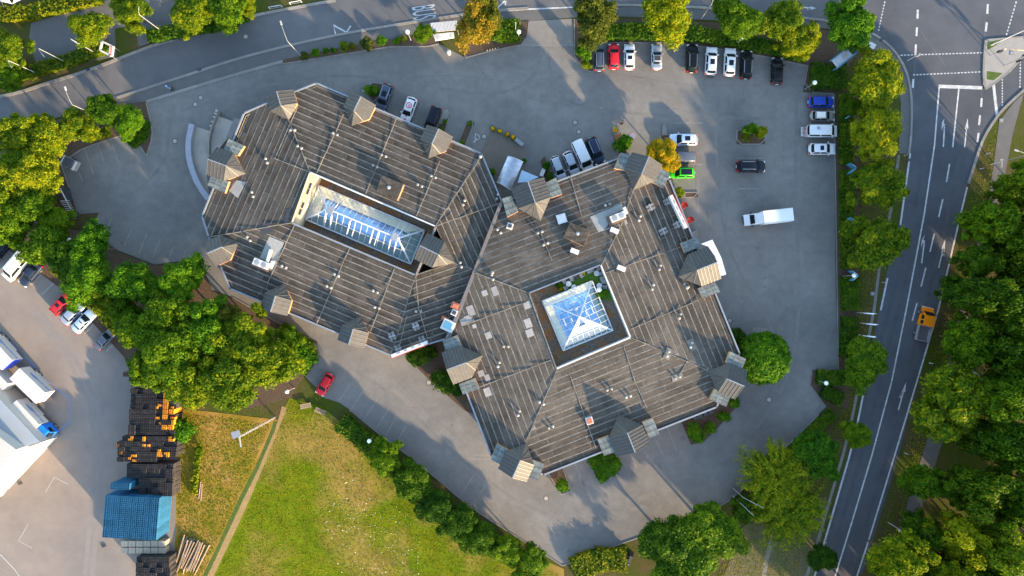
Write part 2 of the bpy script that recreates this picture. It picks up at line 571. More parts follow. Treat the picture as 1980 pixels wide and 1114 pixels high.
# ================================================================== GROUND AND ROADS
ground = link("ground", MB().add([(-600, -600, -0.03), (600, -600, -0.03), (600, 600, -0.03), (-600, 600, -0.03)], [(0, 1, 2, 3)]).mesh("ground", M_GROUND), kind="structure")

CP = [(283, 198), (400, 163), (547, 122), (752, 91), (827, 90), (849, 85), (900, 112), (948, 99), (1008, 87), (1019, 71), (1024, 40), (1107, 36), (1110, 108), (1129, 135),
      (1147, 140), (1148, 83), (1300, 83), (1400, 96), (1480, 110), (1562, 128), (1552, 178), (1612, 183), (1616, 560), (1620, 716), (1570, 716), (1566, 744), (1598, 786),
      (1536, 849), (1512, 870), (1460, 925), (1410, 970), (1340, 1005), (1231, 1040), (1088, 1094), (1003, 1040), (911, 983), (850, 930), (794, 884), (735, 841), (676, 792), (657, 779),
      (627, 769), (610, 748), (592, 730), (597, 712), (614, 687), (613, 660), (547, 630), (450, 575), (411, 561), (385, 500), (300, 512), (224, 483), (178, 445), (191, 411), (147, 415), (134, 363),
      (118, 316), (159, 286), (232, 263), (272, 283), (283, 301), (291, 283), (295, 256), (291, 232)]
car_park = sheet("car_park_ground", CP, 0.0, M_ASPHALT, kind="structure")

street = sheet("street", [(-400, 210), (0, 186), (40, 178), (94, 159), (162, 139), (242, 108), (299, 86), (400, 58), (461, 36), (542, 19), (649, 0), (800, -25), (1100, -55), (1680, -60), (1700, 62),
                          (1585, 38), (1485, 27), (1399, 18), (1348, 14), (1202, 9), (1105, 12), (959, 20), (884, 30), (780, 46), (676, 63), (566, 86), (461, 113), (385, 138), (224, 190), (172, 209), (110, 228), (0, 234), (-400, 250)],
              0.0, M_ROAD, kind="structure")
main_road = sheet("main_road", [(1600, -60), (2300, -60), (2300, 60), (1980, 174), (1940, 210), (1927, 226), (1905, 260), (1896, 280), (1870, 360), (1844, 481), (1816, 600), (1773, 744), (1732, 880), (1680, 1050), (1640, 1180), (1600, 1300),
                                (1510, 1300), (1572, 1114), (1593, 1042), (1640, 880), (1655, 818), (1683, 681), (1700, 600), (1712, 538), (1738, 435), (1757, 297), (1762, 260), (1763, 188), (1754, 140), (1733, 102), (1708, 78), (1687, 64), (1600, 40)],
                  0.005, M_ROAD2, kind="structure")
footway = sheet("footway", [(224, 191), (385, 139), (461, 114), (566, 87), (676, 64), (780, 47), (884, 31), (959, 21), (1105, 13), (1202, 10), (1348, 15), (1399, 19), (1485, 28), (1555, 36), (1600, 40), (1687, 66), (1708, 80), (1733, 104), (1754, 142), (1762, 190), (1760, 269), (1757, 297), (1738, 297),
                            (1742, 200), (1730, 140), (1700, 105), (1670, 75), (1600, 55), (1480, 48), (1400, 40), (1300, 36), (1200, 32), (1108, 34), (1024, 40), (890, 44), (780, 72), (660, 92), (547, 116), (461, 141), (400, 159), (283, 196), (230, 205)],
                0.003, M_WALK, kind="structure")
side_path = sheet("path", [(1980, 180), (1958, 260), (1945, 330), (1925, 430), (1895, 560), (1860, 700), (1830, 830), (1790, 960), (1760, 1050), (1735, 1150), (1705, 1150), (1730, 1050), (1765, 940), (1808, 800), (1835, 690), (1870, 540), (1903, 420), (1920, 330), (1932, 235), (1960, 198)],
                  0.0, M_WALK, kind="structure")
gravel_path = sheet("gravel_path", [(1500, 1000), (1508, 1002), (1485, 1090), (1474, 1160), (1466, 1160), (1478, 1080)], 0.0, M_KERB, kind="structure")
side_yard = sheet("side_yard_ground", [(60, 45), (240, -10), (400, -60), (470, 20), (300, 80), (268, 90), (262, 50), (222, 55), (225, 110), (75, 135), (55, 80)], -0.004, M_WALK, kind="structure")
lorry_yard = sheet("lorry_yard_ground", [(-300, 400), (0, 462), (60, 495), (120, 560), (200, 625), (240, 690), (252, 722), (300, 760), (345, 800), (342, 900), (338, 1060), (330, 1180), (-300, 1180)], 0.0, M_YARD, kind="structure")
meadow = sheet("meadow", [(560, 770), (620, 785), (700, 850), (800, 930), (900, 1010), (1000, 1060), (1090, 1100), (1100, 1300), (330, 1300), (400, 1114), (470, 960), (537, 812)], -0.004, M_MEADOW, kind="structure")
dry_meadow = sheet("dry_meadow", [(345, 790), (440, 800), (536, 812), (470, 960), (402, 1114), (330, 1300), (300, 1300), (338, 1060), (342, 900)], -0.006, M_DRY, kind="structure")
sheet("ditch", [(536, 815), (530, 835), (500, 905), (470, 965), (430, 1050), (395, 1125), (386, 1125), (424, 1048), (463, 962), (495, 900), (524, 832), (530, 813)], 0.0, M_LAWN, kind="structure")
sheet("mown_strip", [(556, 790), (538, 830), (510, 900), (482, 968), (444, 1050), (408, 1125), (396, 1125), (431, 1050), (471, 965), (501, 905), (531, 835), (537, 815), (545, 785)], 0.002, mat("straw strip", (0.27, 0.17, 0.07), (0.22, 0.14, 0.05), 0.8, 0.95, bump=0.5, fine=0.3), kind="structure")
sheet("mown_verge", [(1445, 1000), (1500, 985), (1600, 960), (1590, 1040), (1560, 1160), (1380, 1160)], -0.005, mat("mown verge", (0.10, 0.078, 0.042), (0.055, 0.065, 0.014), 0.35, 0.95, bump=0.6, bscale=4, stretch=(1.6, 0.35, 1), fine=0.25), kind="structure")
crossing = sheet("paved_crossing", [(1024, 41), (1107, 37), (1109, 88), (1008, 88), (1019, 71)], 0.008, M_PAVE, kind="structure")
terrace = sheet("terrace_paving", [(948, 253), (995, 266), (1009, 280), (1019, 305), (1013, 326), (975, 370), (950, 350), (930, 292)], 0.006, M_TERR, kind="structure")

# traffic island
isl = [(1905, 78), (1978, 72), (1990, 95), (1980, 108), (1950, 140), (1925, 160), (1905, 173), (1900, 163), (1902, 110)]
island = link("traffic_island_paving", MB().prism([P(*p) for p in isl], 0.0, 0.13).mesh("island", mat("island slab", (0.24, 0.225, 0.205), (0.20, 0.19, 0.175), 0.8, 0.85, fine=0.12)), kind="structure")
sheet("grass_patch", [(1908, 82), (1940, 76), (1925, 88), (1908, 98)], 0.137, M_LAWN, island)
sheet("grass_patch", [(1907, 138), (1938, 142), (1920, 156), (1907, 154)], 0.137, M_LAWN, island)
kerb(isl + [isl[0]], island, 0.3, 0.145, smooth=False)

# kerb lines, stone by stone
kerb([(0, 187), (40, 179), (94, 160), (162, 140), (242, 109), (299, 87)], street, 0.5, 0.1)
kerb([(299, 87), (400, 59), (461, 37), (542, 20), (649, 1)], street, 0.5, 0.1)
kerb([(224, 190), (385, 138), (461, 113), (566, 86), (676, 63), (780, 46), (884, 30), (959, 20), (1022, 16)], footway, 0.45, 0.1)
kerb([(1108, 12), (1202, 9), (1348, 14), (1399, 18), (1485, 27), (1555, 35), (1620, 42), (1687, 64), (1708, 78), (1733, 102), (1754, 140), (1763, 188), (1762, 260), (1757, 297)], footway, 0.4, 0.11)
kerb([(283, 197), (400, 161), (461, 143), (547, 119)], footway, 0.55, 0.08)
kerb([(1980, 174), (1940, 210), (1927, 226), (1905, 260), (1896, 280), (1872, 355)], main_road, 0.45, 0.12)
kerb([(1612, 183), (1616, 400), (1618, 560), (1621, 716)], car_park, 0.16, 0.10)
kerb([(1570, 717), (1566, 744), (1598, 786), (1536, 849), (1512, 870)], car_park, 0.16, 0.10, smooth=False)
kerb([(1512, 870), (1460, 925), (1410, 970), (1340, 1005), (1231, 1040), (1088, 1094)], car_park, 0.16, 0.10)
kerb([(1088, 1094), (1003, 1040), (911, 983), (850, 930), (794, 884), (735, 841), (676, 792)], car_park, 0.16, 0.10)
kerb([(592, 730), (597, 712), (614, 687), (613, 660), (547, 630), (450, 575)], car_park, 0.18, 0.10)
kerb([(1148, 83), (1300, 83), (1400, 96), (1480, 110), (1562, 128), (1552, 178), (1612, 182)], car_park, 0.16, 0.10, smooth=False)
kerb([(118, 316), (134, 363)], car_park, 0.16, 0.10)
kerb([(232, 263), (159, 286), (118, 316)], car_park, 0.16, 0.10)
kerb([(1008, 88), (1110, 88)], crossing, 0.3, 0.02)
lines("concrete_edge", [[(1738, 300), (1724, 400), (1700, 520), (1690, 600), (1672, 690), (1645, 820), (1630, 880), (1583, 1040), (1560, 1114)]], 0.5, 0.004, M_KERB, main_road)

# planting beds (soil, raised)
BEDS = [
    ("planting_bed", [(547, 116), (660, 92), (780, 72), (848, 72), (849, 84), (827, 89), (752, 90), (547, 123)]),
    ("planting_bed", [(888, 46), (1023, 41), (1018, 71), (1008, 86), (948, 98), (900, 111), (893, 80)]),
    ("planting_bed", [(1109, 37), (1147, 36), (1147, 139), (1129, 134), (1111, 108)]),
    ("planting_bed", [(1148, 38), (1300, 38), (1480, 52), (1600, 60), (1670, 80), (1640, 130), (1610, 180), (1553, 177), (1562, 127), (1480, 109), (1400, 95), (1300, 82), (1148, 82)]),
    ("planting_bed", [(1613, 183), (1660, 180), (1660, 716), (1622, 716), (1617, 560)]),
    ("planting_bed", [(1571, 718), (1640, 716), (1640, 790), (1600, 785), (1568, 743)]),
    ("planting_bed", [(232, 264), (225, 200), (283, 199), (291, 232), (294, 256), (290, 283), (283, 300), (272, 282)]),
    ("planting_bed", [(705, 172), (722, 160), (740, 163), (737, 180), (722, 198)]),
    ("planting_bed", [(856, 215), (866, 212), (870, 220), (858, 262), (846, 262)]),
    ("planting_bed", [(903, 235), (914, 232), (917, 238), (898, 285), (884, 282)]),
    ("planting_bed", [(1425, 252), (1479, 252), (1479, 279), (1424, 279)]),
    ("planting_bed", [(1180, 252), (1196, 247), (1203, 262), (1212, 300), (1196, 300)]),
    ("planting_bed", [(1045, 312), (1053, 302), (1065, 340), (1078, 362), (1058, 362)]),
    ("planting_bed", [(1280, 262), (1280, 243), (1287, 240), (1290, 262), (1289, 300), (1277, 300)]),
    ("planting_bed", [(1303, 373), (1350, 372), (1350, 381), (1303, 383)]),
    ("planting_bed", [(1060, 915), (1088, 905), (1104, 948), (1085, 955), (1066, 930)]),
    ("planting_bed", [(1136, 885), (1186, 868), (1202, 908), (1166, 932), (1152, 925)]),
    ("planting_bed", [(1318, 816), (1398, 780), (1428, 768), (1425, 785), (1385, 830), (1360, 855), (1336, 860)]),
    ("planting_bed", [(786, 690), (826, 664), (862, 660), (915, 800), (900, 795), (830, 735)]),
    ("planting_bed", [(1412, 635), (1430, 633), (1450, 660), (1430, 690)]),
    ("planting_bed", [(614, 662), (613, 687), (596, 712), (560, 770), (480, 790), (380, 760), (240, 690), (120, 560), (0, 470), (0, 440), (100, 440), (178, 447), (224, 485), (300, 514), (384, 502), (411, 563), (450, 577), (547, 632)]),
    ("planting_bed", [(117, 316), (158, 287), (231, 264), (225, 205), (110, 232), (0, 238), (0, 440), (95, 430), (150, 416), (134, 364)]),
]
for nm, px in BEDS:
    link(nm, MB().prism([P(*p) for p in px], -0.02, 0.09).mesh(nm, M_SOIL), kind="structure")
BED_EDGE = [[(903, 235), (914, 232), (917, 238), (898, 285), (884, 282), (903, 235)], [(856, 215), (866, 212), (870, 220), (858, 262)], [(1425, 252), (1479, 252), (1479, 279), (1424, 279), (1425, 252)],
            [(705, 172), (722, 160), (740, 163), (737, 180), (722, 198)], [(547, 124), (752, 91), (827, 90), (849, 85)], [(893, 80), (900, 112), (948, 99), (1008, 87), (1019, 71), (1023, 42)],
            [(1110, 37), (1111, 108), (1129, 135), (1147, 140), (1147, 84)], [(1180, 252), (1196, 247), (1203, 262)], [(1196, 300), (1180, 252)], [(1303, 373), (1350, 372), (1350, 381), (1303, 383)],
            [(283, 199), (291, 232), (295, 256), (291, 283), (283, 301), (272, 283), (232, 264)], [(1136, 885), (1152, 925), (1166, 933), (1202, 909), (1186, 868)], [(1060, 915), (1085, 956), (1104, 949), (1088, 905)]]
for e in BED_EDGE:
    kerb(e, car_park, 0.16, 0.13, smooth=False, piece=1.0)
for px in ([(1280, 262), (1280, 243), (1287, 240), (1290, 262)], [(1303, 374), (1325, 374), (1325, 382), (1303, 383)], [(1180, 252), (1194, 247), (1198, 258), (1186, 262)], [(858, 240), (870, 220), (866, 213), (856, 216), (848, 240)]):
    link("stone_slab", MB().prism([P(*p) for p in px], 0.0, 0.2).mesh("stone_slab", M_KERB), car_park)

# ------------------------------------------------------------------ painted markings
lines("edge_line", [[(1760, 297), (1741, 435)], [(1716, 538), (1703, 600)], [(1686, 681), (1658, 818), (1643, 880), (1596, 1042), (1575, 1114)]], 0.3, 0.011, M_WHITE, main_road)
lines("edge_line", [[(1870, 362), (1842, 481), (1814, 600), (1771, 744), (1730, 880), (1678, 1050), (1657, 1114)]], 0.28, 0.011, M_WHITE, main_road)
lines("centre_line", [[(1816, 168), (1807, 280), (1787, 415), (1752, 600), (1724, 738), (1686, 880), (1650, 1000), (1615, 1114)]], 0.25, 0.012, M_WHITE, main_road)
lines("lane_line", [[(1854, 172), (1842, 285)]], 0.25, 0.012, M_WHITE, main_road)
lines("lane_dash", [[(1836, 317), (1830, 352)], [(1823, 385), (1815, 420)], [(1806.5, 452), (1798, 487)], [(1790, 518), (1781, 554)], [(1773, 586), (1764, 620)]], 0.25, 0.012, M_WHITE, main_road)
lines("lane_dash", [[(1898, 190), (1897, 207)], [(1895, 223), (1893, 242)], [(1892, 257), (1890, 275)], [(1774.5, 19), (1774, 36)], [(1773, 53), (1772, 70)], [(1771, 86), (1770, 104)], [(1766, 153), (1765, 170)],
                    [(1910, 8), (1909, 27)], [(1908, 43), (1906, 61)]], 0.36, 0.012, M_WHITE, main_road)
lines("stop_line", [[(1815, 167), (1899, 170)]], 0.6, 0.013, M_WHITE, main_road)
lines("give_way_line", [[(1921, 164), (1924, 190), (1928, 224)]], 0.5, 0.013, M_WHITE, main_road)


def dashes(name, a, b, n, duty, wd, parent, z=0.012):
    a = Vector(a); b = Vector(b)
    for i in range(n):
        p = a.lerp(b, i / n); q = a.lerp(b, (i + duty) / n)
        lines(name, [[p, q]], wd, z, M_WHITE, parent)


dashes("crossing_dash", (1741, 107), (1902, 102), 24, 0.62, 0.2, main_road)
dashes("crossing_dash", (1765, 145), (1898, 139), 20, 0.62, 0.2, main_road)
dashes("guide_dash", (1711, 3), (1698, 62), 10, 0.6, 0.2, main_road)
dashes("guide_dash", (1965, 3), (1945, 71), 10, 0.6, 0.22, main_road)
dashes("guide_dash", (1938, 153), (1938, 207), 10, 0.6, 0.2, main_road)
dashes("guide_dash", (1973, 118), (1972, 172), 9, 0.6, 0.2, main_road)


def flat_px(name, polys, z, m, parent):
    b = MB()
    for poly in polys:
        vs = [P(*p) for p in poly]
        if poly_area([(v.x, v.y) for v in vs]) < 0:
            vs = vs[::-1]
        b.add([(v.x, v.y, z) for v in vs], [tuple(range(len(vs)))])
    return link(name, b.mesh(name, m), parent)


def arrow_px(base, tip, straight=True, turn=0):
    """painted lane arrow, optional side barb: turn -1 left, +1 right"""
    b = Vector(base); t = Vector(tip)
    d = (t - b).normalized(); L = (t - b).length
    s = Vector((-d.y, d.x))
    pt = lambda u, v: tuple(b + d * (u * L) + s * v)
    polys = []
    if straight:
        polys.append([pt(0, -1.3), pt(0, 1.3), pt(0.68, 1.0), pt(0.68, -1.0)])
        polys.append([pt(0.62, -3.4), pt(0.66, 3.4), pt(1, 0)])
    else:
        polys.append([pt(0, -1.3), pt(0, 1.3), pt(0.78, 1.3), pt(0.72, -1.3)])
    if turn:
        k = turn
        if straight:
            polys.append([pt(0.36, 1.2 * k), pt(0.46, 1.2 * k), pt(0.60, 4 * k), pt(0.52, 4.6 * k)])
            polys.append([pt(0.40, 5.6 * k), pt(0.66, 3.2 * k), pt(0.50, 2.4 * k)])
        else:
            polys.append([pt(0.70, -1.3 * k), pt(0.79, -1.3 * k), pt(0.80, 3 * k), pt(0.70, 3 * k)])
            polys.append([pt(0.52, 4.8 * k), pt(1.0, 0.6 * k), pt(0.80, 5.5 * k)])
    fixed = []
    for q in polys:
        fixed.append(q if poly_area(q) > 0 else q[::-1])
    return fixed


# in pixel space y runs down, so the left of travel is the negative side
flat_px("turn_arrow", arrow_px((1824, 284), (1827, 228), False, -1), 0.012, M_WHITE, main_road)
flat_px("lane_arrow", arrow_px((1865, 285), (1871, 229), True, 0), 0.012, M_WHITE, main_road)
flat_px("turn_arrow", arrow_px((1782, 509), (1789, 454), False, -1), 0.012, M_WHITE, main_road)
flat_px("lane_arrow", arrow_px((1815, 518), (1828, 461), True, 1), 0.012, M_WHITE, main_road)
flat_px("lane_arrow", arrow_px((1737, 793), (1752, 739), True, -1), 0.012, M_WHITE, main_road)
flat_px("lane_arrow", arrow_px((1548, 14), (1578, 16), True, 1), 0.012, M_WHITE, street)
lines("zigzag_line", [[(649, 67), (645, 49), (670, 62.5), (678, 50)], [(958, 26), (957, 0)], [(959, 18), (978, 0)], [(978, 0), (977, 10)]], 0.25, 0.008, M_WHITE, street)
flat_px("hatch_line", [[(955, 6), (957, 0), (959, 0), (958, 10)]], 0.009, M_WHITE, street)
lines("edge_line", [[(960, 22), (1020, 18), (1108, 14)]], 0.25, 0.008, M_WHITE, street)


def lettering(name, text, px, height, width, rz, z, m, parent, loc=None, rot=None, depth=0.0):
    cu = bpy.data.curves.new(name, 'FONT')
    cu.body = text
    cu.size = 1.0
    cu.align_x = 'CENTER'
    cu.align_y = 'CENTER'
    cu.extrude = depth
    tmp = bpy.data.objects.new(name + "_tmp", cu)
    COL.objects.link(tmp)
    dg = bpy.context.evaluated_depsgraph_get()
    me = bpy.data.meshes.new_from_object(tmp.evaluated_get(dg))
    bpy.data.objects.remove(tmp)
    co = np.zeros(len(me.vertices) * 3)
    me.vertices.foreach_get("co", co)
    co = co.reshape(-1, 3)
    mn, mx_ = co.min(0), co.max(0)
    co[:, :2] = (co[:, :2] - (mn[:2] + mx_[:2]) / 2) / (mx_[:2] - mn[:2]) * np.array([width, height])
    me.vertices.foreach_set("co", co.ravel())
    me.materials.clear()
    me.materials.append(m)
    me.update()
    o = link(name, me, parent)
    if loc is None:
        p = P(*px)
        loc = (p.x, p.y, z)
    o.location = loc
    o.rotation_euler = rot if rot is not None else (0, 0, rz)
    return o


lettering("bus_lettering", "BUS", (820, 24), 4.1, 2.35, R(-82), 0.009, M_WHITE, street)


# disabled bay symbol
def ring_px(c, r0, r1, a0, a1, n=14):
    out = []
    for i in range(n):
        t0 = a0 + (a1 - a0) * i / n; t1 = a0 + (a1 - a0) * (i + 1) / n
        out.append([(c[0] + r0 * math.cos(t0), c[1] + r0 * math.sin(t0)), (c[0] + r1 * math.cos(t0), c[1] + r1 * math.sin(t0)),
                    (c[0] + r1 * math.cos(t1), c[1] + r1 * math.sin(t1)), (c[0] + r0 * math.cos(t1), c[1] + r0 * math.sin(t1))])
    return out


sym = ring_px((922, 265.5), 4.4, 5.6, R(-95), R(140)) + [[(919.5, 257), (921, 257.5), (919, 267), (917.4, 266.5)], [(917.4, 265.5), (922, 267), (921.5, 268.3), (917, 267)],
      [(920.5, 267), (922, 267.5), (918, 275), (916.4, 274)], [(915, 273), (918.5, 274.5), (917.6, 276), (914.6, 274.8)]]
flat_px("wheelchair_symbol", sym, 0.01, M_WHITE, car_park)
# bicycle mark on the side path
flat_px("bicycle_symbol", ring_px((1938, 312), 1.6, 2.2, 0, R(360), 12) + ring_px((1937, 322), 1.6, 2.2, 0, R(360), 12) + [[(1937, 313), (1938, 313), (1938, 321), (1937, 321)], [(1934, 309), (1941, 307), (1941, 308.2), (1934, 310)]], 0.006, M_WHITE, side_path)
# no-parking roundel painted on the drive
flat_px("no_parking_roundel", ring_px((1223.5, 262.5), 4.6, 6.0, 0, R(360), 20), 0.010, mat("faded red paint", (0.38, 0.17, 0.16), (0.32, 0.17, 0.16), 1, 0.8), car_park)
flat_px("no_parking_roundel", ring_px((1223.5, 262.5), 0.0, 4.5, 0, R(360), 20), 0.008, mat("faded blue paint", (0.13, 0.20, 0.33), (0.15, 0.19, 0.28), 1, 0.8), car_park)

# parking bay lines
BAY = [[(163, 286), (181, 338)], [(189, 276), (202, 318)], [(214, 270), (231, 320)], [(242, 268), (254, 308)], [(151, 330), (160, 352)], [(337, 475), (320, 513)], [(310, 463), (295, 498)], [(284, 452), (269, 490)], [(256, 440), (240, 475)],
       [(216, 420), (203, 455)], [(360, 483), (349, 510)], [(759, 172), (741, 218)], [(768, 212), (756, 240)], [(818, 196), (796, 244)], [(845, 210), (834, 250)], [(1079, 293), (1095, 338)], [(1105, 284), (1127, 337)], [(1154, 262), (1173, 311)], [(1128, 274), (1146, 326)],
       [(683, 736), (655, 775)], [(706, 750), (676, 796)], [(730, 772), (703, 812)], [(752, 790), (728, 828)], [(766, 808), (745, 842)], [(785, 825), (770, 850)], [(1424, 306), (1476, 306)], [(1424, 365), (1470, 365)], [(1302, 238), (1360, 238)], [(1302, 318), (1358, 318)],
       [(1350, 348), (1350, 420)], [(1111, 895), (1131, 943)], [(1124, 925), (1132, 944)], [(1290, 826), (1309, 874)], [(1266, 846), (1284, 884)], [(1246, 872), (1257, 892)], [(1220, 880), (1231, 905)],
       [(918, 916), (889, 960)], [(939, 937), (918, 972)], [(912, 880), (960, 880)], [(905, 887), (955, 889)]]
lines("bay_line", BAY, 0.13, 0.006, M_FAINT, car_park)
# asphalt joints / sealed cracks in the car park
M_CRACK = mat("sealed joint", (0.085, 0.08, 0.077), (0.115, 0.107, 0.10), 1, 0.7, fine=0.2)
JOINT = [[(770, 150), (880, 145), (1000, 160), (1110, 145), (1250, 150)], [(880, 155), (862, 215), (850, 250)], [(1180, 140), (1330, 165), (1560, 165)], [(1020, 190), (1110, 205), (1165, 190)], [(1245, 200), (1440, 235)], [(1345, 230), (1345, 380)], [(1512, 190), (1518, 420), (1520, 640)],
         [(1400, 620), (1560, 630)], [(1415, 280), (1395, 560)], [(1340, 375), (1368, 410), (1372, 450), (1360, 480)], [(1340, 880), (1420, 960)], [(1060, 1010), (1100, 960), (1130, 930)], [(930, 960), (1010, 1040)], [(190, 340), (215, 390)], [(700, 690), (690, 720)], [(760, 730), (830, 800), (900, 860)], [(1180, 900), (1300, 990)], [(1440, 800), (1560, 700)]]
lines("sealed_joint", JOINT, 0.07, 0.005, M_CRACK, car_park)
lines("sealed_joint", [[(1770, 110), (1758, 300)], [(1905, 30), (1898, 190)], [(1780, 60), (1830, 130)]], 0.07, 0.009, M_CRACK, main_road)
M_STAIN = mat("oil stain", (0.085, 0.08, 0.075), (0.11, 0.10, 0.095), 2, 0.6, fine=0.3)
for cx, cy, r in ((199, 353, 3.5), (186, 345, 2.5), (236, 470, 4), (1466, 481, 5), (1463, 478, 2.5), (1480, 555, 2.5), (1475, 540, 2), (153, 318, 2), (163, 320, 2), (1100, 1065, 4), (1320, 848, 6)):
    q = []
    for i in range(11):
        t = 2 * math.pi * i / 11
        rr = r * random.uniform(0.6, 1.2)
        q.append((cx + rr * math.cos(t), cy + rr * 0.8 * math.sin(t)))
    flat_px("oil_stain", [q], 0.007, M_STAIN, car_park)
M_YLINE = mat("worn yard paint", (0.33, 0.31, 0.29), (0.24, 0.22, 0.20), 1.2, 0.85, fine=0.3)
lines("bay_line", [[(0, 497), (12, 484)], [(80, 571), (105, 546)], [(60, 552), (83, 528)], [(164, 645), (187, 622)], [(205, 680), (230, 655)]], 0.16, 0.006, M_YLINE, lorry_yard)
lines("corner_line", [[(88, 952), (105, 923), (132, 937)], [(54, 1014), (36, 1046), (62, 1060)]], 0.14, 0.006, M_YLINE, lorry_yard)
lines("blue_line", [[(3, 640), (40, 682), (87, 730), (134, 772), (138, 810), (93, 858)]], 0.35, 0.006, M_BLUEP, lorry_yard)
lines("warning_tape", [[(0, 1072), (27, 1100), (42, 1120)]], 0.12, 0.007, M_WHITE, lorry_yard)
M_TRACK = mat("tyre track", (0.16, 0.14, 0.128), (0.185, 0.162, 0.146), 0.8, 0.85, fine=0.1)
lines("tyre_track", [[(60, 600), (130, 690), (175, 780), (185, 880), (175, 1000), (165, 1114)], [(72, 596), (142, 686), (188, 776), (198, 880), (188, 1000), (178, 1114)]], 0.9, 0.003, M_TRACK, lorry_yard)

# tyre wear: faint broad arcs
M_WEAR = mat("polished tyre wear", (0.130, 0.125, 0.117), (0.152, 0.145, 0.134), .6, .85, fine=.18, spec=.15, world=.12, wscale=.5)
for zi_, q in enumerate(([(1060, 90), (1065, 160), (1110, 210), (1300, 225), (1500, 230)], [(1050, 95), (1030, 160), (940, 190), (700, 140), (520, 160), (350, 215)], [(1380, 160), (1385, 300), (1400, 480), (1490, 620), (1520, 720)], [(1540, 180), (1538, 400), (1550, 600), (1520, 760), (1400, 900)], [(640, 690), (760, 760), (900, 900), (1060, 1010), (1250, 980)], [(330, 230), (320, 320), (250, 380)])):
    lines("tyre_wear", [smooth_poly(q, 2)], .55, 0.0012 + zi_ * .0004, M_WEAR, car_park)
M_WEAR2 = mat("road wheel track", (0.054, 0.058, 0.067), (0.068, 0.071, 0.079), .5, .8, fine=.15, spec=.2, world=.15, wscale=.3)
lines("wheel_track", [[(x0 + 1830 - 1820, 300), (x0 + 1800 - 1820, 450), (x0 + 1755 - 1820, 620), (x0 + 1725 - 1820, 740), (x0 + 1690 - 1820, 880), (x0 + 1620 - 1820, 1110)] for x0 in (1846, 1864, 1796, 1778)], .7, 0.0085, M_WEAR2, main_road)

# repair patches and stains
rgp = random.Random(21)
M_REP = [mat("repair asphalt dark", (0.142, 0.131, 0.117), (0.165, 0.152, 0.135), .5, .9, fine=.12, spec=.1, world=.08), mat("repair asphalt pale", (0.166, 0.152, 0.135), (0.182, 0.167, 0.148), .5, .9, fine=.12, spec=.1, world=.08)]
for cx, cy, wx, wy, a, k in ((1060, 185, 34, 10, -.05, 0), (1440, 560, 16, 40, .0, 0), (1470, 640, 30, 12, .1, 1), (330, 330, 10, 34, -.5, 0), (780, 770, 50, 8, .72, 1), (1000, 990, 40, 10, .6, 0), (1250, 960, 36, 10, -.35, 0)):
    ca, sa2 = math.cos(a), math.sin(a)
    q = [(cx + (sx * wx / 2) * ca - (sy * wy / 2) * sa2, cy + (sx * wx / 2) * sa2 + (sy * wy / 2) * ca) for sx, sy in ((-1, -1), (1, -1), (1, 1), (-1, 1))]
    flat_px("asphalt_repair", [q], 0.003, M_REP[k], car_park)
for _ in range(70):
    cx, cy, r = rgp.choice(((1380, 1600), (1150, 1560), (620, 1100), (140, 380), (640, 1100))), 0, rgp.uniform(1.0, 3.0)
    x = rgp.uniform(*cx)
    y = {(1380, 1600): (150, 700), (1150, 1560): (90, 160), (620, 1100): (130, 200), (140, 380): (320, 470), (640, 1100): (760, 1000)}[cx]
    y = rgp.uniform(*y)
    if not inside_px(CP, x, y):
        continue
    q = [(x + r * rgp.uniform(.6, 1.2) * math.cos(t * .7), y + r * rgp.uniform(.5, 1.0) * math.sin(t * .7)) for t in range(9)]
    flat_px("oil_stain", [q], 0.0065, M_STAIN, car_park)

# manhole covers
mh = MB().lathe([(0.36, 0.0), (0.36, 0.012)], n=18)
mh_me = mh.mesh("manhole_cover", mat("manhole concrete", (0.30, 0.27, 0.24), (0.25, 0.23, 0.21), 2, 0.8, rnd=0.1, fine=0.15))
mr_me = MB().lathe([(0.52, 0.0), (0.52, 0.007)], n=18).mesh("manhole_ring", mat("manhole iron", (0.08, 0.065, 0.055), (0.06, 0.05, 0.045), 2, 0.7))
MH = [(388, 189, "asphalt near the footway, north of its twin"), (377.5, 202, "asphalt near the footway, south of its twin"), (338, 273, "drive beside the curved ramp wall"), (475, 71, "street opposite the zigzag marking"),
      (936, 264, "bay beside the wheelchair symbol"), (1112, 237, "car park, north of its twin near the walkers"), (1119, 255, "car park, south of its twin near the walkers"), (1056, 964, "drive below the hexagonal south block"),
      (1487, 773, "drive beside the round clipped tree"), (1411, 620, "drive against the east eave"), (829, 740, "drive edge beside the dark shrubs under the eave"), (703, 175, "asphalt beside the small leafy planter and black car")]
for x, y, lb in MH:
    p = P(x, y)
    o = empty("manhole", (p.x, p.y, 0.008), label="round pale manhole cover in the " + lb, cat="manhole", group="manhole covers")
    link("cover", mh_me, o)
    link("ring", mr_me, o)
for x, y, pr in ((171, 135, street), (386, 135, street), (1705, 76, footway), (1757, 310, main_road), (39, 934, lorry_yard), (201, 1055, lorry_yard)):
    p = P(x, y)
    link("drain_grate", MB().box((0, 0, 0.055), (0.7, 0.5, 0.11)).mesh("drain_grate", M_DARKM), pr, (p.x, p.y, 0.02), 0.4)

# ================================================================== THE OFFICE BUILDING (two roofs round two light wells)
EA, IA = 5.4, 6.3        # north-west roof: eave and inner edge heights
EB, IB = 6.3, 7.2        # south-east roof
WELL = 3.0               # depth of the light wells


def fit_plane(pts):
    A = np.array([[p.x, p.y, 1.0] for p in pts]); b = np.array([p.z for p in pts])
    s, *_ = np.linalg.lstsq(A, b, rcond=None)
    return lambda x, y: float(s[0] * x + s[1] * y + s[2])


def ccw(pts):
    return pts if poly_area(pts) > 0 else pts[::-1]


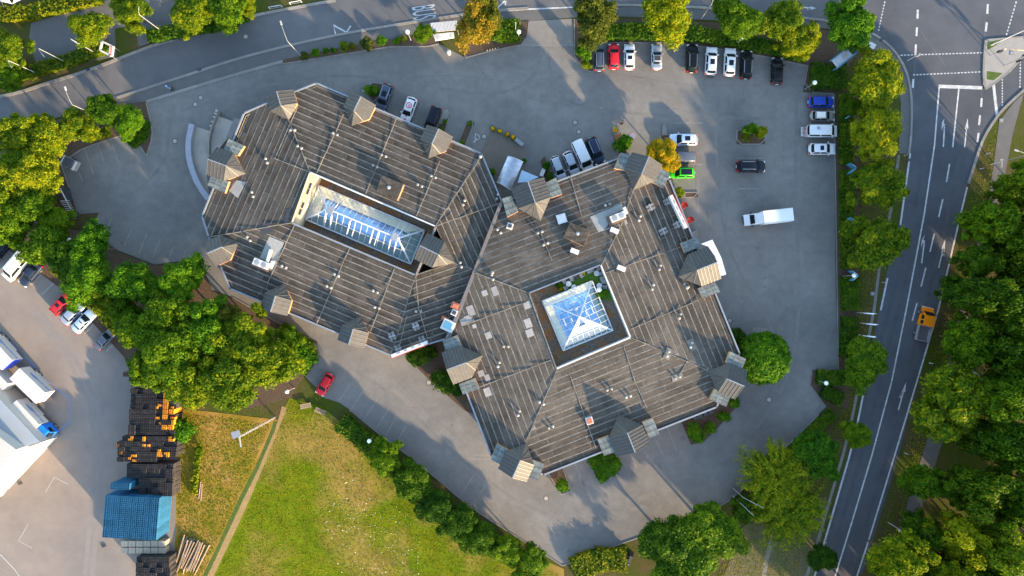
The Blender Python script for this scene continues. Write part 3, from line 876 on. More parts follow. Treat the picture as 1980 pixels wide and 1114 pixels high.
def build_roof(bld, facets, batt):
    """facets: (list of (px,py,z), strip direction in px); sheets of bitumen laid in rows with pale seams between"""
    roof = empty("roof", parent=bld)
    allsheets = []
    planes = []
    for verts, (dx, dy) in facets:
        w3 = [P(x, y, z) for x, y, z in verts]
        pl = fit_plane(w3)
        poly = ccw([(p.x, p.y) for p in w3])
        planes.append((poly, pl))
        b = MB().prism(poly, lambda p: pl(p.x, p.y) - 0.45, lambda p: pl(p.x, p.y), bottom=True)
        link("roof_deck", b.mesh("roof_deck", M_DECK), roof)
        u = Vector((dx, -dy)).normalized(); v = Vector((-u.y, u.x))
        us = [p[0] * u.x + p[1] * u.y for p in poly]; vs = [p[0] * v.x + p[1] * v.y for p in poly]
        pitch = 1.08; gap = 0.19
        vv = min(vs) + 0.05
        row = 0
        while vv < max(vs):
            uu = min(us) - random.uniform(0, 4)
            w0, w1 = vv + gap / 2, vv + pitch - gap / 2
            while uu < max(us):
                ln = random.choice((4.0, 5.2, 6.2, 7.4, 9.0))
                a, c = uu + 0.035, uu + ln - 0.035
                q = [(u.x * s + v.x * t, u.y * s + v.y * t) for s, t in ((a, w0), (c, w0), (c, w1), (a, w1))]
                for i in range(len(poly)):
                    if len(q) < 3:
                        break
                    A, B = Vector(poly[i]), Vector(poly[(i + 1) % len(poly)])
                    n = Vector((-(B - A).y, (B - A).x)).normalized() * 0.06
                    q = clip_convex(q, A + n, B + n)
                if len(q) >= 3:
                    ar = abs(poly_area(q))
                    if ar > 0.15:
                        allsheets.append((ar, q, pl, math.atan2(u.y, u.x)))
                uu += ln
            vv += pitch; row += 1
    allsheets.sort(key=lambda t: -t[0])
    rest = MB()
    for k, (ar, q, pl, ang) in enumerate(allsheets):
        jz = random.uniform(0.012, 0.03)
        if k < 298:
            c = Vector((sum(p[0] for p in q) / len(q), sum(p[1] for p in q) / len(q)))
            ca, sa_ = math.cos(ang), math.sin(ang)
            loc = lambda p: ((p[0] - c.x) * ca + (p[1] - c.y) * sa_, -(p[0] - c.x) * sa_ + (p[1] - c.y) * ca)
            zz_ = lambda p: pl(p.x * ca - p.y * sa_ + c.x, p.x * sa_ + p.y * ca + c.y)
            b = MB().prism([loc(p) for p in q], lambda p: zz_(p) - 0.005, lambda p: zz_(p) + jz)
            link("roof_sheet", b.mesh("roof_sheet", M_SHEET), roof, (c.x, c.y, 0), ang)
        else:
            rest.prism(q, lambda p: pl(p.x, p.y) - 0.005, lambda p: pl(p.x, p.y) + jz)
    if rest.f:
        link("small_roof_sheets", rest.mesh("small_roof_sheets", M_SHEET), roof, kind="stuff")

    def zat(x, y):
        best = None
        for poly, pl in planes:
            ins = all((poly[(i + 1) % len(poly)][0] - poly[i][0]) * (y - poly[i][1]) - (poly[(i + 1) % len(poly)][1] - poly[i][1]) * (x - poly[i][0]) >= -0.3 * math.hypot(poly[(i + 1) % len(poly)][0] - poly[i][0], poly[(i + 1) % len(poly)][1] - poly[i][1]) for i in range(len(poly)))
            if ins:
                return pl(x, y)
        poly, pl = min(planes, key=lambda t: min(math.hypot(x - q[0], y - q[1]) for q in t[0]))
        return pl(x, y)
    for sg in batt:
        for a, c in zip(sg[:-1], sg[1:]):
            zz = planes[0][1](0, 0)
            pa = P(a[0], a[1], 6.2); pc = P(c[0], c[1], 6.2)
            b = MB()
            n = max(1, int((pc - pa).length / 3))
            for i in range(n):
                q0 = pa.lerp(pc, i / n); q1 = pa.lerp(pc, (i + 1) / n)
                d = q1 - q0
                z = max(zat(q0.x, q0.y), zat(q1.x, q1.y), zat((q0.x + q1.x) / 2, (q0.y + q1.y) / 2))
                b.box(((q0.x + q1.x) / 2, (q0.y + q1.y) / 2, z + 0.02), (math.hypot(d.x, d.y), 0.12, 0.08), math.atan2(d.y, d.x))
            link("roof_batten", b.mesh("roof_batten", M_DECK), roof)
    return roof, zat


office = empty("office_building", P(990, 600), label="two joined low office blocks with grey strip roofs, dormers and glazed light wells", cat="building")
office.location = (0, 0, 0)
A_TL, A_TR, A_BR, A_BL = (600, 334), (842, 438), (804, 532), (565, 431)
B_TL, B_TR, B_BR, B_BL = (1023, 567), (1161, 513), (1218, 652), (1076, 712)
e = lambda p: (p[0], p[1], EA)
i_ = lambda p: (p[0], p[1], IA)
facA = [
    ([e((540, 190)), e((612, 161)), e((931, 297)), i_(A_TR), i_(A_TL)], (323, 136)),
    ([e((472, 219)), e((540, 190)), i_(A_TL), i_(A_BL), e((405, 458)), e((391, 418))], (66, -156)),
    ([e((405, 458)), i_(A_BL), i_(A_BR), e((756, 687)), e((445, 558)), e((427, 515))], (311, 129)),
    ([e((931, 297)), e((971, 392)), (920, 522, EA), (875, 508, IA - 0.3), i_(A_TR)], (39, 90)),
    ([(875, 508, IA - 0.3), e((920, 522)), e((869, 653)), e((779, 684)), e((756, 687)), i_(A_BR)], (113, -38)),
]
battA = [[(574, 205), (530, 306), (598, 333)], [(663, 220), (612, 336)], [(765, 228), (707, 376)], [(850, 311), (805, 419)], [(842, 438), (928, 305)], [(842, 438), (967, 392)], [(570, 434), (515, 548)], [(676, 480), (610, 627)],
         [(763, 519), (716, 640)], [(786, 610), (770, 676)], [(804, 532), (875, 508), (920, 522)], [(405, 458), (470, 447), (565, 431)], [(540, 192), (570, 262), (600, 334)], [(804, 532), (810, 600), (826, 655)]]
roofA, zA = build_roof(office, facA, battA)
e = lambda p: (p[0], p[1], EB)
i_ = lambda p: (p[0], p[1], IB)
facB = [
    ([e((918, 529)), e((971, 392)), e((985, 386)), e((1205, 303)), e((1232, 338)), i_(B_TR), i_(B_TL)], (220, -82)),
    ([e((1232, 338)), e((1294, 347)), e((1430, 684)), e((1405, 725)), i_(B_BR), i_(B_TR)], (136, 337)),
    ([i_(B_BR), e((1405, 725)), e((1386, 787)), e((1051, 918)), e((1010, 880)), i_(B_BL)], (335, -131)),
    ([i_(B_TL), i_(B_BL), e((1010, 880)), e((949, 879)), e((862, 656)), e((918, 529))], (44, 119)),
]
battB = [[(1103, 342), (1125, 420)], [(1046, 452), (1067, 505)], [(1225, 365), (1203, 430), (1162, 513)], [(1170, 528), (1318, 477)], [(1218, 636), (1353, 579)], [(1218, 652), (1370, 717)], [(1204, 668), (1228, 741), (1250, 788)],
         [(928, 748), (1066, 695)], [(1077, 713), (1017, 853)], [(1099, 718), (1152, 866)], [(921, 528), (1023, 567)], [(895, 630), (1018, 584)], [(1328, 697), (1310, 728)]]
roofB, zB = build_roof(office, facB, battB)

# walls under the eaves, with window bands
WA = [(404, 268 + 190), (391, 418), (472, 219), (540, 190), (612, 161), (931, 297), (971, 392), (869, 653), (756, 687), (445, 558), (427, 515)]
WB = [(971, 392), (985, 386), (1205, 303), (1232, 330), (1294, 347), (1430, 684), (1405, 725), (1386, 787), (1051, 918), (1010, 900), (949, 879), (862, 656)]


def walls(px, ze, well, zi):
    ring = [P(x, y, ze) for x, y in px]
    c = sum(ring, Vector()) / len(ring)
    ins = [c + (p - c) * 0.975 for p in ring]
    n = len(ins)
    b = MB()
    for k in range(n):
        a, d = ins[k], ins[(k + 1) % n]
        b.add([(a.x, a.y, -0.1), (d.x, d.y, -0.1), (d.x, d.y, ze - 0.02), (a.x, a.y, ze - 0.02)], [(0, 1, 2, 3)])
    wall = link("wall", b.mesh("wall", M_WALL), office)
    for k in range(n):
        a, d = ins[k], ins[(k + 1) % n]
        L = (d - a).length
        if L < 6:
            continue
        t = (d - a).normalized()
        nrm = Vector((t.y, -t.x, 0))
        if nrm.dot((a + d) / 2 - c) < 0:
            nrm = -nrm
        m = (a + d) / 2
        for zz in (1.7, 4.2):
            if zz + 0.8 > ze:
                continue
            link("window_band", MB().box((m.x + nrm.x * 0.02, m.y + nrm.y * 0.02, zz), (L * 0.82, 0.08, 1.4), math.atan2(t.y, t.x)).mesh("window_band", M_WIN), wall)
    # fascia boards along each eave
    for k in range(n):
        a, d = ring[k], ring[(k + 1) % n]
        t = (d - a)
        m = (a + d) / 2
        link("fascia", MB().box((m.x, m.y, ze - 0.08), (t.length + 0.2, 0.24, 0.42), math.atan2(t.y, t.x)).mesh("fascia", M_FASCIA), office)


walls(WA, EA, None, IA)
walls(WB, EB, None, IB)
# the taller south-east block's side wall along the joint
sa, sb_ = P(971, 392, EB), P(869, 656, EB)
dd = sb_ - sa
link("parapet", MB().box(((sa.x + sb_.x) / 2 - 0.15, (sa.y + sb_.y) / 2, EB - 0.25), (dd.length, 0.55, 1.1), math.atan2(dd.y, dd.x)).mesh("parapet", mat("dark parapet", (0.13, 0.11, 0.105), (0.10, 0.09, 0.085), 1, 0.8)), office)


def well(corners, zi, cream_side=None, WELL=WELL):
    pts = [P(x, y, zi) for x, y in corners]
    zf = zi - WELL
    fl = MB().add([(p.x, p.y, zf) for p in pts][::-1], [(0, 1, 2, 3)])
    link("light_well_floor", fl.mesh("light_well_floor", M_GRAVEL), office)
    for k in range(4):
        a, d = pts[k], pts[(k + 1) % 4]
        t = (d - a).normalized()
        m = (a + d) / 2
        nrm = Vector((-t.y, t.x, 0))
        c = sum(pts, Vector()) / 4
        if nrm.dot(c - m) < 0:
            nrm = -nrm
        col = (M_WALL if k in cream_side else M_FASCIA) if cream_side else (M_FASCIA, M_BARS, M_BARS, M_DECK)[k]
        wl = link("light_well_wall", MB().box((m.x - nrm.x * 0.1, m.y - nrm.y * 0.1, (zf + zi) / 2 - 0.05), ((d - a).length + 0.1, 0.2, WELL + 0.1), math.atan2(t.y, t.x)).mesh("light_well_wall", col), office)
        link("coping", MB().box((m.x - nrm.x * 0.02, m.y - nrm.y * 0.02, zi + 0.09), ((d - a).length + 0.2, 0.22 if cream_side else 0.15, 0.16), math.atan2(t.y, t.x)).mesh("coping", ((M_BARS, M_DECK, M_FASCIA, M_WALL) if cream_side else (M_FASCIA, M_BARS, M_BARS, M_DECK))[k]), office)
        if cream_side and k in cream_side:
            L = (d - a).length
            for s in (0.2, 0.32, 0.62, 0.78):
                q = a.lerp(d, s)
                link("window", MB().box((q.x + nrm.x * 0.03, q.y + nrm.y * 0.03, zf + 1.35), (0.95, 0.12, 1.1), math.atan2(t.y, t.x)).mesh("window", M_WIN), wl)
    return zf


zfA = well([A_TL, A_TR, A_BR, A_BL], IA, (3, 0))
zfB = well([B_TL, B_TR, B_BR, B_BL], IB, None, 2.0)


def glazed(parent, quad, udir, step, rows, zoff=0.0):
    """glazed slope: panes between bars; quad = 3-D convex planar corners; udir = in-plane direction along the foot"""
    o = quad[0]
    U = udir.normalized()
    N = (quad[1] - quad[0]).cross(quad[2] - quad[0]).normalized()
    if N.z < 0:
        N = -N
    V = N.cross(U)
    pts = [((p - o).dot(U), (p - o).dot(V)) for p in quad]
    pts = ccw(pts)
    u0, u1 = min(p[0] for p in pts), max(p[0] for p in pts)
    v0, v1 = min(p[1] for p in pts), max(p[1] for p in pts)
    nu = max(1, round((u1 - u0) / step))
    to3 = lambda a, b, h=0.0: o + U * a + V * b + N * h
    for i in range(nu):
        for j in range(rows):
            a0 = u0 + (u1 - u0) * i / nu; a1 = u0 + (u1 - u0) * (i + 1) / nu
            b0 = v0 + (v1 - v0) * j / rows; b1 = v0 + (v1 - v0) * (j + 1) / rows
            q = [(a0 + .03, b0 + .03), (a1 - .03, b0 + .03), (a1 - .03, b1 - .03), (a0 + .03, b1 - .03)]
            for k in range(len(pts)):
                if len(q) < 3: break
                q = clip_convex(q, pts[k], pts[(k + 1) % len(pts)])
            if len(q) < 3 or abs(poly_area(q)) < 0.05:
                continue
            b = MB()
            n = len(q)
            b.add([to3(*p, 0.02) for p in q] + [to3(*p, -0.0) for p in q], [tuple(range(n))] + [tuple(range(2 * n - 1, n - 1, -1))] + [(k, n + k, n + (k + 1) % n, (k + 1) % n) for k in range(n)])
            link("glass_pane", b.mesh("glass_pane", M_GLASS), parent)

    def bar(p, q, wd):
        seg = clipseg(p, q, pts)
        if seg is None: return
        a, c = to3(*seg[0], 0.03), to3(*seg[1], 0.03)
        d = c - a
        if d.length < 0.3: return
        rot = Matrix((d.normalized(), N.cross(d.normalized()), N)).transposed()
        link("glazing_bar", MB().box((a + c) / 2, (d.length, wd, 0.09), rot=rot).mesh("glazing_bar", M_BARS), parent)
    for i in range(nu + 1):
        a = u0 + (u1 - u0) * i / nu
        bar((a, v0 - .1), (a, v1 + .1), 0.06)
    for j in range(rows + 1):
        c = v0 + (v1 - v0) * j / rows
        bar((u0 - .1, c + 0.001), (u1 + .1, c + 0.001), 0.06)


def clipseg(p, q, poly):
    t0, t1 = 0.0, 1.0
    d = (q[0] - p[0], q[1] - p[1])
    for k in range(len(poly)):
        A, B = poly[k], poly[(k + 1) % len(poly)]
        s = (B[0] - A[0]) * (p[1] - A[1]) - (B[1] - A[1]) * (p[0] - A[0])
        ds = (B[0] - A[0]) * d[1] - (B[1] - A[1]) * d[0]
        if abs(ds) < 1e-9:
            if s < -1e-6: return None
            continue
        t = -s / ds
        if ds > 0: t0 = max(t0, t)
        else: t1 = min(t1, t)
    if t1 - t0 < 1e-4: return None
    return ((p[0] + d[0] * t0, p[1] + d[1] * t0), (p[0] + d[0] * t1, p[1] + d[1] * t1))


def beam(parent, a, c, wd, name="hip_beam", m=None, h=0.16):
    d = c - a
    X = d.normalized(); Y = Vector((0, 0, 1)).cross(X).normalized(); Z = X.cross(Y)
    link(name, MB().box((a + c) / 2 + Z * 0.06, (d.length, wd, h), rot=Matrix((X, Y, Z)).transposed()).mesh(name, m or M_BARS), parent)


# cream clerestory ledge at the west end of the long well
lq = [P(x, y, IA - .35) for x, y in ((601, 336), (613, 341), (577, 435), (566, 430))]
led = link("clerestory_ledge", MB().prism([(p.x, p.y) for p in lq], zfA, lambda p: IA - .35).mesh("clerestory_ledge", M_WALL), office)
for t in (0.22, 0.34, 0.62, 0.76):
    a_, c_ = lq[0].lerp(lq[3], t), lq[1].lerp(lq[2], t)
    m_ = a_.lerp(c_, .55); d_ = lq[3] - lq[0]
    link("slot_window", MB().box((m_.x, m_.y, IA - .34), (.95, .32, .06), math.atan2(d_.y, d_.x)).mesh("slot_window", M_WIN), led)

# ---- long skylight
zb = zfA + 0.9; zr = zfA + 3.3
S = [P(616, 358.5, zb), P(820.5, 445.5, zb), P(794, 510.5, zb), P(590.5, 424, zb)]
R0, R1 = P(633, 404, zr), P(770, 461, zr)
sk = empty("skylight", parent=office)
U = (S[1] - S[0])
glazed(sk, [S[0], S[1], R1, R0], U, 1.05, 2)
glazed(sk, [S[2], S[3], R0, R1], -U, 1.05, 2)
glazed(sk, [S[3], S[0], R0], S[0] - S[3], 1.05, 2)
glazed(sk, [S[1], S[2], R1], S[2] - S[1], 1.05, 2)
for a, c in ((S[0], R0), (S[3], R0), (S[1], R1), (S[2], R1), (R0, R1)):
    beam(sk, a, c, 0.22)
bc = MB()
for k in range(4):
    a, c = S[k], S[(k + 1) % 4]
    d = c - a
    m = (a + c) / 2
    link("kerb_frame", MB().box((m.x, m.y, (zfA + zb) / 2), (d.length + 0.2, 0.2, zb - zfA - 0.03), math.atan2(d.y, d.x)).mesh("kerb_frame", M_BARS), sk)
# atrium under the glass: plaster and slate margins round a laylight with painted sky reflection
zl = zfA + 0.25
C4 = [P(616, 358.5, zl), P(820.5, 445.5, zl), P(794, 510.5, zl), P(590.5, 424, zl)]
I4 = [P(632, 385, zl), P(782, 449, zl), P(772, 482, zl), P(617, 417, zl)]
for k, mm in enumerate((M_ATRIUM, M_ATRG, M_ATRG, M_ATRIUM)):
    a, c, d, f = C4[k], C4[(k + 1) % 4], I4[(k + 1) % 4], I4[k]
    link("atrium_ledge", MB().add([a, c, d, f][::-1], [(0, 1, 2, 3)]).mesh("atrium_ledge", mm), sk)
for k in range(4):
    a, c = I4[k], I4[(k + 1) % 4]
    d = c - a; m = (a + c) / 2
    link("atrium_edge", MB().box((m.x, m.y, zl - 0.02), (d.length, 0.12, 0.14), math.atan2(d.y, d.x)).mesh("atrium_edge", M_DARKM), sk)
for i in range(13):
    for j in range(2):
        f = lambda s, t: (I4[0].lerp(I4[1], s)).lerp(I4[3].lerp(I4[2], s), t)
        s0, s1 = (i + .04) / 13, (i + .96) / 13
        t0, t1 = (j + .02) / 2, (j + .98) / 2
        q = [f(s0, t0), f(s1, t0), f(s1, t1), f(s0, t1)]
        link("laylight_pane", MB().add([(p.x, p.y, zl - 0.05) for p in q][::-1], [(0, 1, 2, 3)]).mesh("laylight_pane", M_SKYGLASS), sk)
link("laylight_bed", MB().add([(p.x, p.y, zl - 0.09) for p in I4][::-1], [(0, 1, 2, 3)]).mesh("laylight_bed", M_BARS), sk)
# ventilation hoods standing on the ridge
Ru = (R1 - R0).normalized(); Rv = Vector((-Ru.y, Ru.x, 0))
for q in (R0 + Ru * 0.6, R1 - Ru * 0.6):
    link("ridge_hood", MB().box((q.x, q.y, zr + 0.12), (1.0, 1.3, 0.3), math.atan2(Ru.y, Ru.x)).mesh("ridge_hood", M_GREYM), sk)
    for s in (-0.5, 0.5):
        for sg in (-1, 1):
            a = q + Ru * s + Rv * sg * 0.7
            c = q + Ru * s + Rv * sg * 3.0
            c.z = zb + 0.55 ; a.z = zr - 0.25
            link("hood_fin", MB().add([a + Vector((0, 0, .55)), a, c, a + Ru * .1 + Vector((0, 0, .55)), a + Ru * .1, c + Ru * .1], [(0, 1, 2), (5, 4, 3), (0, 2, 5, 3), (1, 0, 3, 4)]).mesh("hood_fin", M_BARS), sk)
for t in (0.34, 0.66):
    q = R0.lerp(R1, t)
    for sg in (-1,):
        a = q + Rv * sg * 0.2; c = q + Rv * sg * 2.6; c.z = zr - 1.1
        beam(sk, a, c, 0.16, "vent_flap")
        beam(sk, a + Ru * 0.9, c + Ru * 0.9, 0.07, "vent_flap")

# ---- pyramid skylight
zb2 = zfB + 0.9; zr2 = zfB + 3.6
S2 = [P(1049, 582, zb2), P(1145, 543.5, zb2), P(1185, 639, zb2), P(1089, 678, zb2)]
AP = P(1121, 613, zr2)
sk2 = empty("skylight", parent=office)
for k in range(4):
    a, c = S2[k], S2[(k + 1) % 4]
    glazed(sk2, [a, c, AP], c - a, 1.05, 3)
    beam(sk2, a, AP, 0.22)
    d = c - a; m = (a + c) / 2
    link("kerb_frame", MB().box((m.x, m.y, (zfB + zb2) / 2), (d.length + 0.2, 0.2, zb2 - zfB - 0.03), math.atan2(d.y, d.x)).mesh("kerb_frame", M_BARS), sk2)
zl = zfB + 0.25
f2 = lambda x, y: P(x, y, zl)
C4 = [f2(1049, 582), f2(1145, 543.5), f2(1185, 639), f2(1089, 678)]
I4 = [f2(1067, 589), f2(1135, 562), f2(1163, 630), f2(1097, 657)]
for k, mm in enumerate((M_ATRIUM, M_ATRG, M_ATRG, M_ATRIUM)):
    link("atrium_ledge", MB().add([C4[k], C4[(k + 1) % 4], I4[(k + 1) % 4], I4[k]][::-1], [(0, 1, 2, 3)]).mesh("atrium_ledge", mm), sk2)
for i in range(6):
    for j in range(6):
        f = lambda s, t: (I4[0].lerp(I4[1], s)).lerp(I4[3].lerp(I4[2], s), t)
        q = [f((i + .04) / 6, (j + .04) / 6), f((i + .96) / 6, (j + .04) / 6), f((i + .96) / 6, (j + .96) / 6), f((i + .04) / 6, (j + .96) / 6)]
        link("laylight_pane", MB().add([(p.x, p.y, zl - 0.05) for p in q][::-1], [(0, 1, 2, 3)]).mesh("laylight_pane", M_SKYGLASS), sk2)
link("laylight_bed", MB().add([(p.x, p.y, zl - 0.09) for p in I4][::-1], [(0, 1, 2, 3)]).mesh("laylight_bed", M_BARS), sk2)
# white sun panel and hatches on the pyramid
q0, q1 = S2[3].lerp(AP, 0.42), S2[2].lerp(AP, 0.42)
nn = (S2[2] - S2[3]).cross(AP - S2[3]).normalized()
if nn.z < 0: nn = -nn
lift = nn * 0.13
pm_ = q0.lerp(q1, 0.5)
for a, c, d in ((q0, q0.lerp(q1, 0.28), AP), (q0.lerp(q1, 0.72), q1, AP), ):
    link("sun_panel", MB().add([a + lift, c + lift, d + lift, a + lift * .5, c + lift * .5, d + lift * .5], [(0, 1, 2), (5, 4, 3), (0, 3, 4, 1), (1, 4, 5, 2), (2, 5, 3, 0)]).mesh("sun_panel", M_BARS), sk2)
a, c = q0.lerp(q1, 0.3), q0.lerp(q1, 0.7)
a2, c2 = a.lerp(AP, 0.45), c.lerp(AP, 0.45)
link("sun_panel", MB().add([a + lift, c + lift, c2 + lift * 3, a2 + lift * 3, a, c, c2, a2], [(0, 1, 2, 3), (4, 5, 1, 0), (5, 6, 2, 1), (6, 7, 3, 2), (7, 4, 0, 3)]).mesh("sun_panel", M_BARS), sk2)
for k, (s0, s1) in ((0, (0.38, 0.62)), (1, (0.3, 0.6)), (3, (0.35, 0.62))):
    a, c = S2[k], S2[(k + 1) % 4]
    nn = (c - a).cross(AP - a).normalized()
    if nn.z < 0: nn = -nn
    for t0 in (0.45, 0.72):
        p0 = a.lerp(c, s0).lerp(AP, t0) + nn * .1; p1 = a.lerp(c, s1).lerp(AP, t0) + nn * .1
        beam(sk2, p0, p1, 0.3 if k == 0 else 0.14, "hatch_rail")


# ---- dormers and corner turrets
def dormer(front, tip, width, zroof, rise, zat, wings=(), frac=0.55, terr=True, zeave=1.0):
    """front = ridge end (px) at the eave, tip = where the back hips meet the roof (px)"""
    tw = P(tip[0], tip[1], zroof + 0.15)
    za = zroof + zeave + rise
    fw = P(front[0], front[1], za)
    ax = Vector((tw.x - fw.x, tw.y - fw.y, 0)); L = ax.length
    ax.normalize()
    sd = Vector((-ax.y, ax.x, 0))
    d = empty("dormer", parent=office)
    ze = zroof + zeave
    pt = lambda a, s, z: Vector((fw.x, fw.y, 0)) + ax * a + sd * s + Vector((0, 0, z))
    h = width / 2
    FA, MM = pt(0, 0, za), pt(L * frac, 0, za)
    FL, FR = pt(0, -h, ze), pt(0, h, ze)
    BL, BR = pt(L * frac * 0.95, -h, ze), pt(L * frac * 0.95, h, ze)
    T = pt(L, 0, zroof + 0.15)
    for q in ([FL, BL, MM, FA], [FA, MM, BR, FR], [BL, T, MM], [MM, T, BR]):
        n = (q[1] - q[0]).cross(q[2] - q[0]).normalized()
        if n.z < 0:
            q = q[::-1]; n = -n
        k = len(q)
        b = MB().add([p for p in q] + [p - n * 0.12 for p in q], [tuple(range(k)), tuple(range(2 * k - 1, k - 1, -1))] + [(j, k + j, k + (j + 1) % k, (j + 1) % k) for j in range(k)])
        slope = link("roof_slope", b.mesh("roof_slope", M_ZINC), d)
    ribs = MB()
    for side, (A0, A1, B0, B1) in ((0, (FL, BL, FA, MM)), (1, (FR, BR, FA, MM))):
        nrib = max(4, int(L * frac / 0.55))
        for j in range(nrib + 1):
            t = j / nrib
            a, c = A0.lerp(A1, t), B0.lerp(B1, t)
            dd_ = c - a
            X = dd_.normalized(); Y = Vector((0, 0, 1)).cross(X).normalized(); Z = X.cross(Y)
            ribs.box((a + c) / 2 + Z * 0.03, (dd_.length, 0.06, 0.07), rot=Matrix((X, Y, Z)).transposed())
        for j in (0.33, 0.66):
            a, c = A1.lerp(T, j), MM
            dd_ = c - a
            X = dd_.normalized(); Y = Vector((0, 0, 1)).cross(X).normalized(); Z = X.cross(Y)
            ribs.box((a + c) / 2 + Z * 0.03, (dd_.length, 0.06, 0.07), rot=Matrix((X, Y, Z)).transposed())
    link("standing_seams", ribs.mesh("standing_seams", M_RIB), d)
    beam(d, FA, MM, 0.16, "ridge_cap", M_FASCIA, 0.1)
    # walls under the dormer roof
    s = 0.93
    wl = MB()
    zb_ = zroof - 0.6
    ring = [pt(0.25, -h * s, 0), pt(0.25, h * s, 0), pt(L * frac * 0.95, h * s, 0), pt(L * 0.97, 0, 0), pt(L * frac * 0.95, -h * s, 0)]
    zt = [ze - 0.02, ze - 0.02, ze - 0.05, zroof + 0.05, ze - 0.05]
    n = 5
    wl.add([(p.x, p.y, zb_) for p in ring] + [(p.x, p.y, z) for p, z in zip(ring, zt)], [(k, (k + 1) % n, n + (k + 1) % n, n + k) for k in range(n)])
    g = pt(0.25, 0, za - 0.1)
    wl.add([(ring[0].x, ring[0].y, ze - .02), (ring[1].x, ring[1].y, ze - .02), g], [(0, 1, 2)])
    link("dormer_wall", wl.mesh("dormer_wall", M_TERRA if terr else M_WALL), d)
    f0 = pt(0.2, 0, zroof + 0.35)
    link("window", MB().box(f0, (0.1, width * 0.6, 0.9), math.atan2(ax.y, ax.x)).mesh("window", M_WIN), d)
    for wq in wings:
        zz = zroof + 0.75
        qs = ccw([(P(x, y, zz).x, P(x, y, zz).y) for x, y in wq])
        cc = (sum(p[0] for p in qs) / 4, sum(p[1] for p in qs) / 4)
        side = link("side_roof", MB().prism(qs, zroof - 0.9, lambda p: zz - 0.02).mesh("side_roof", M_TERRA if terr else M_FASCIA), d)
        # slate tiles: 3 x 3 on the wing
        Q = [Vector(p) for p in qs]
        fq = lambda s, t: Q[0].lerp(Q[1], s).lerp(Q[3].lerp(Q[2], s), t)
        for a in range(3):
            for c in range(3):
                tq = [fq((a + .03) / 3 * 1.04 - .02, (c + .03) / 3 * 1.04 - .02), fq((a + .97) / 3 * 1.04 - .02, (c + .03) / 3 * 1.04 - .02), fq((a + .97) / 3 * 1.04 - .02, (c + .97) / 3 * 1.04 - .02), fq((a + .03) / 3 * 1.04 - .02, (c + .97) / 3 * 1.04 - .02)]
                m_ = sum(tq, Vector((0, 0))) / 4
                link("slate_tile", MB().prism([p - m_ for p in tq], 0, random.uniform(0.03, 0.06)).mesh("slate_tile", M_WING), d, (m_.x, m_.y, zz - 0.02))
    return d


def zq(s, ox, oy, k):
    return [(ox + x / k, oy + y / k) for x, y in s]


k7 = 3.7125
dormer((535, 177), (559, 233), 4.7, EA + .1, 1.5, zA)
dormer((698, 187), (680, 244), 4.8, EA + .1, 1.5, zA)
dormer((848.5, 249.5), (828, 307), 4.8, EA + .1, 1.5, zA)
dormer((402, 308), (476, 336), 4.9, EA + .1, 1.5, zA, wings=(zq([(380, 440), (490, 490), (445, 560), (340, 530)], 340, 150, 3.715), zq([(255, 705), (380, 745), (350, 830), (230, 775)], 340, 150, 3.715)))
dormer((401, 490), (462, 470), 4.5, EA + .1, 1.4, zA)
dormer((523.5, 603), (549.5, 548), 4.7, EA + .1, 1.5, zA)
dormer((674.5, 666), (696.5, 611), 4.7, EA + .1, 1.5, zA)
dormer((812, 475), (879, 508), 4.8, IA - .15, 1.5, zA, terr=False)
dormer((1021, 352), (1045, 427), 5.7, EB + .15, 1.7, zB, wings=(zq([(495, 500), (575, 460), (620, 575), (540, 605)], 920, 220, 3.713), zq([(190, 610), (255, 590), (305, 700), (225, 740)], 920, 220, 3.713)))
dormer((1255, 303), (1224, 368), 5.4, EB + .15, 1.7, zB, wings=(zq([(1040, 280), (1120, 300), (1085, 410), (995, 390)], 920, 220, 3.713), zq([(1325, 390), (1390, 430), (1350, 530), (1265, 490)], 920, 220, 3.713)))
dormer((1387, 507), (1309, 536), 5.8, EB + .15, 1.7, zB, wings=(zq([(805, 75), (920, 30), (945, 100), (835, 145)], 1100, 450, k7), zq([(930, 400), (1050, 355), (1085, 425), (960, 470)], 1100, 450, k7)))
dormer((1439, 747), (1368, 717), 5.2, EB + .15, 1.7, zB, wings=(zq([(490, 297), (603, 350), (575, 420), (460, 380)], 1280, 600, k7), zq([(380, 565), (490, 620), (460, 693), (345, 640)], 1280, 600, k7)))
dormer((1228, 875), (1196, 801), 5.9, EB + .15, 1.8, zB, wings=(zq([(1255, 680), (1340, 650), (1390, 770), (1305, 800)], 840, 680, 3.978), zq([(1600, 545), (1680, 515), (1730, 635), (1655, 665)], 840, 680, 3.978)))
dormer((991, 924), (1018, 856), 5.2, EB + .15, 1.7, zB, wings=(zq([(480, 710), (570, 760), (515, 870), (435, 830)], 840, 680, 3.978), zq([(755, 835), (845, 870), (795, 990), (715, 960)], 840, 680, 3.978)))
dormer((864, 715), (934, 687), 5.6, EB + .15, 1.7, zB, wings=(zq([(265, 900), (360, 865), (390, 935), (285, 970)], 780, 400, 3.48), zq([(190, 250), (310, 205), (345, 285), (220, 330)], 840, 680, 3.978)))

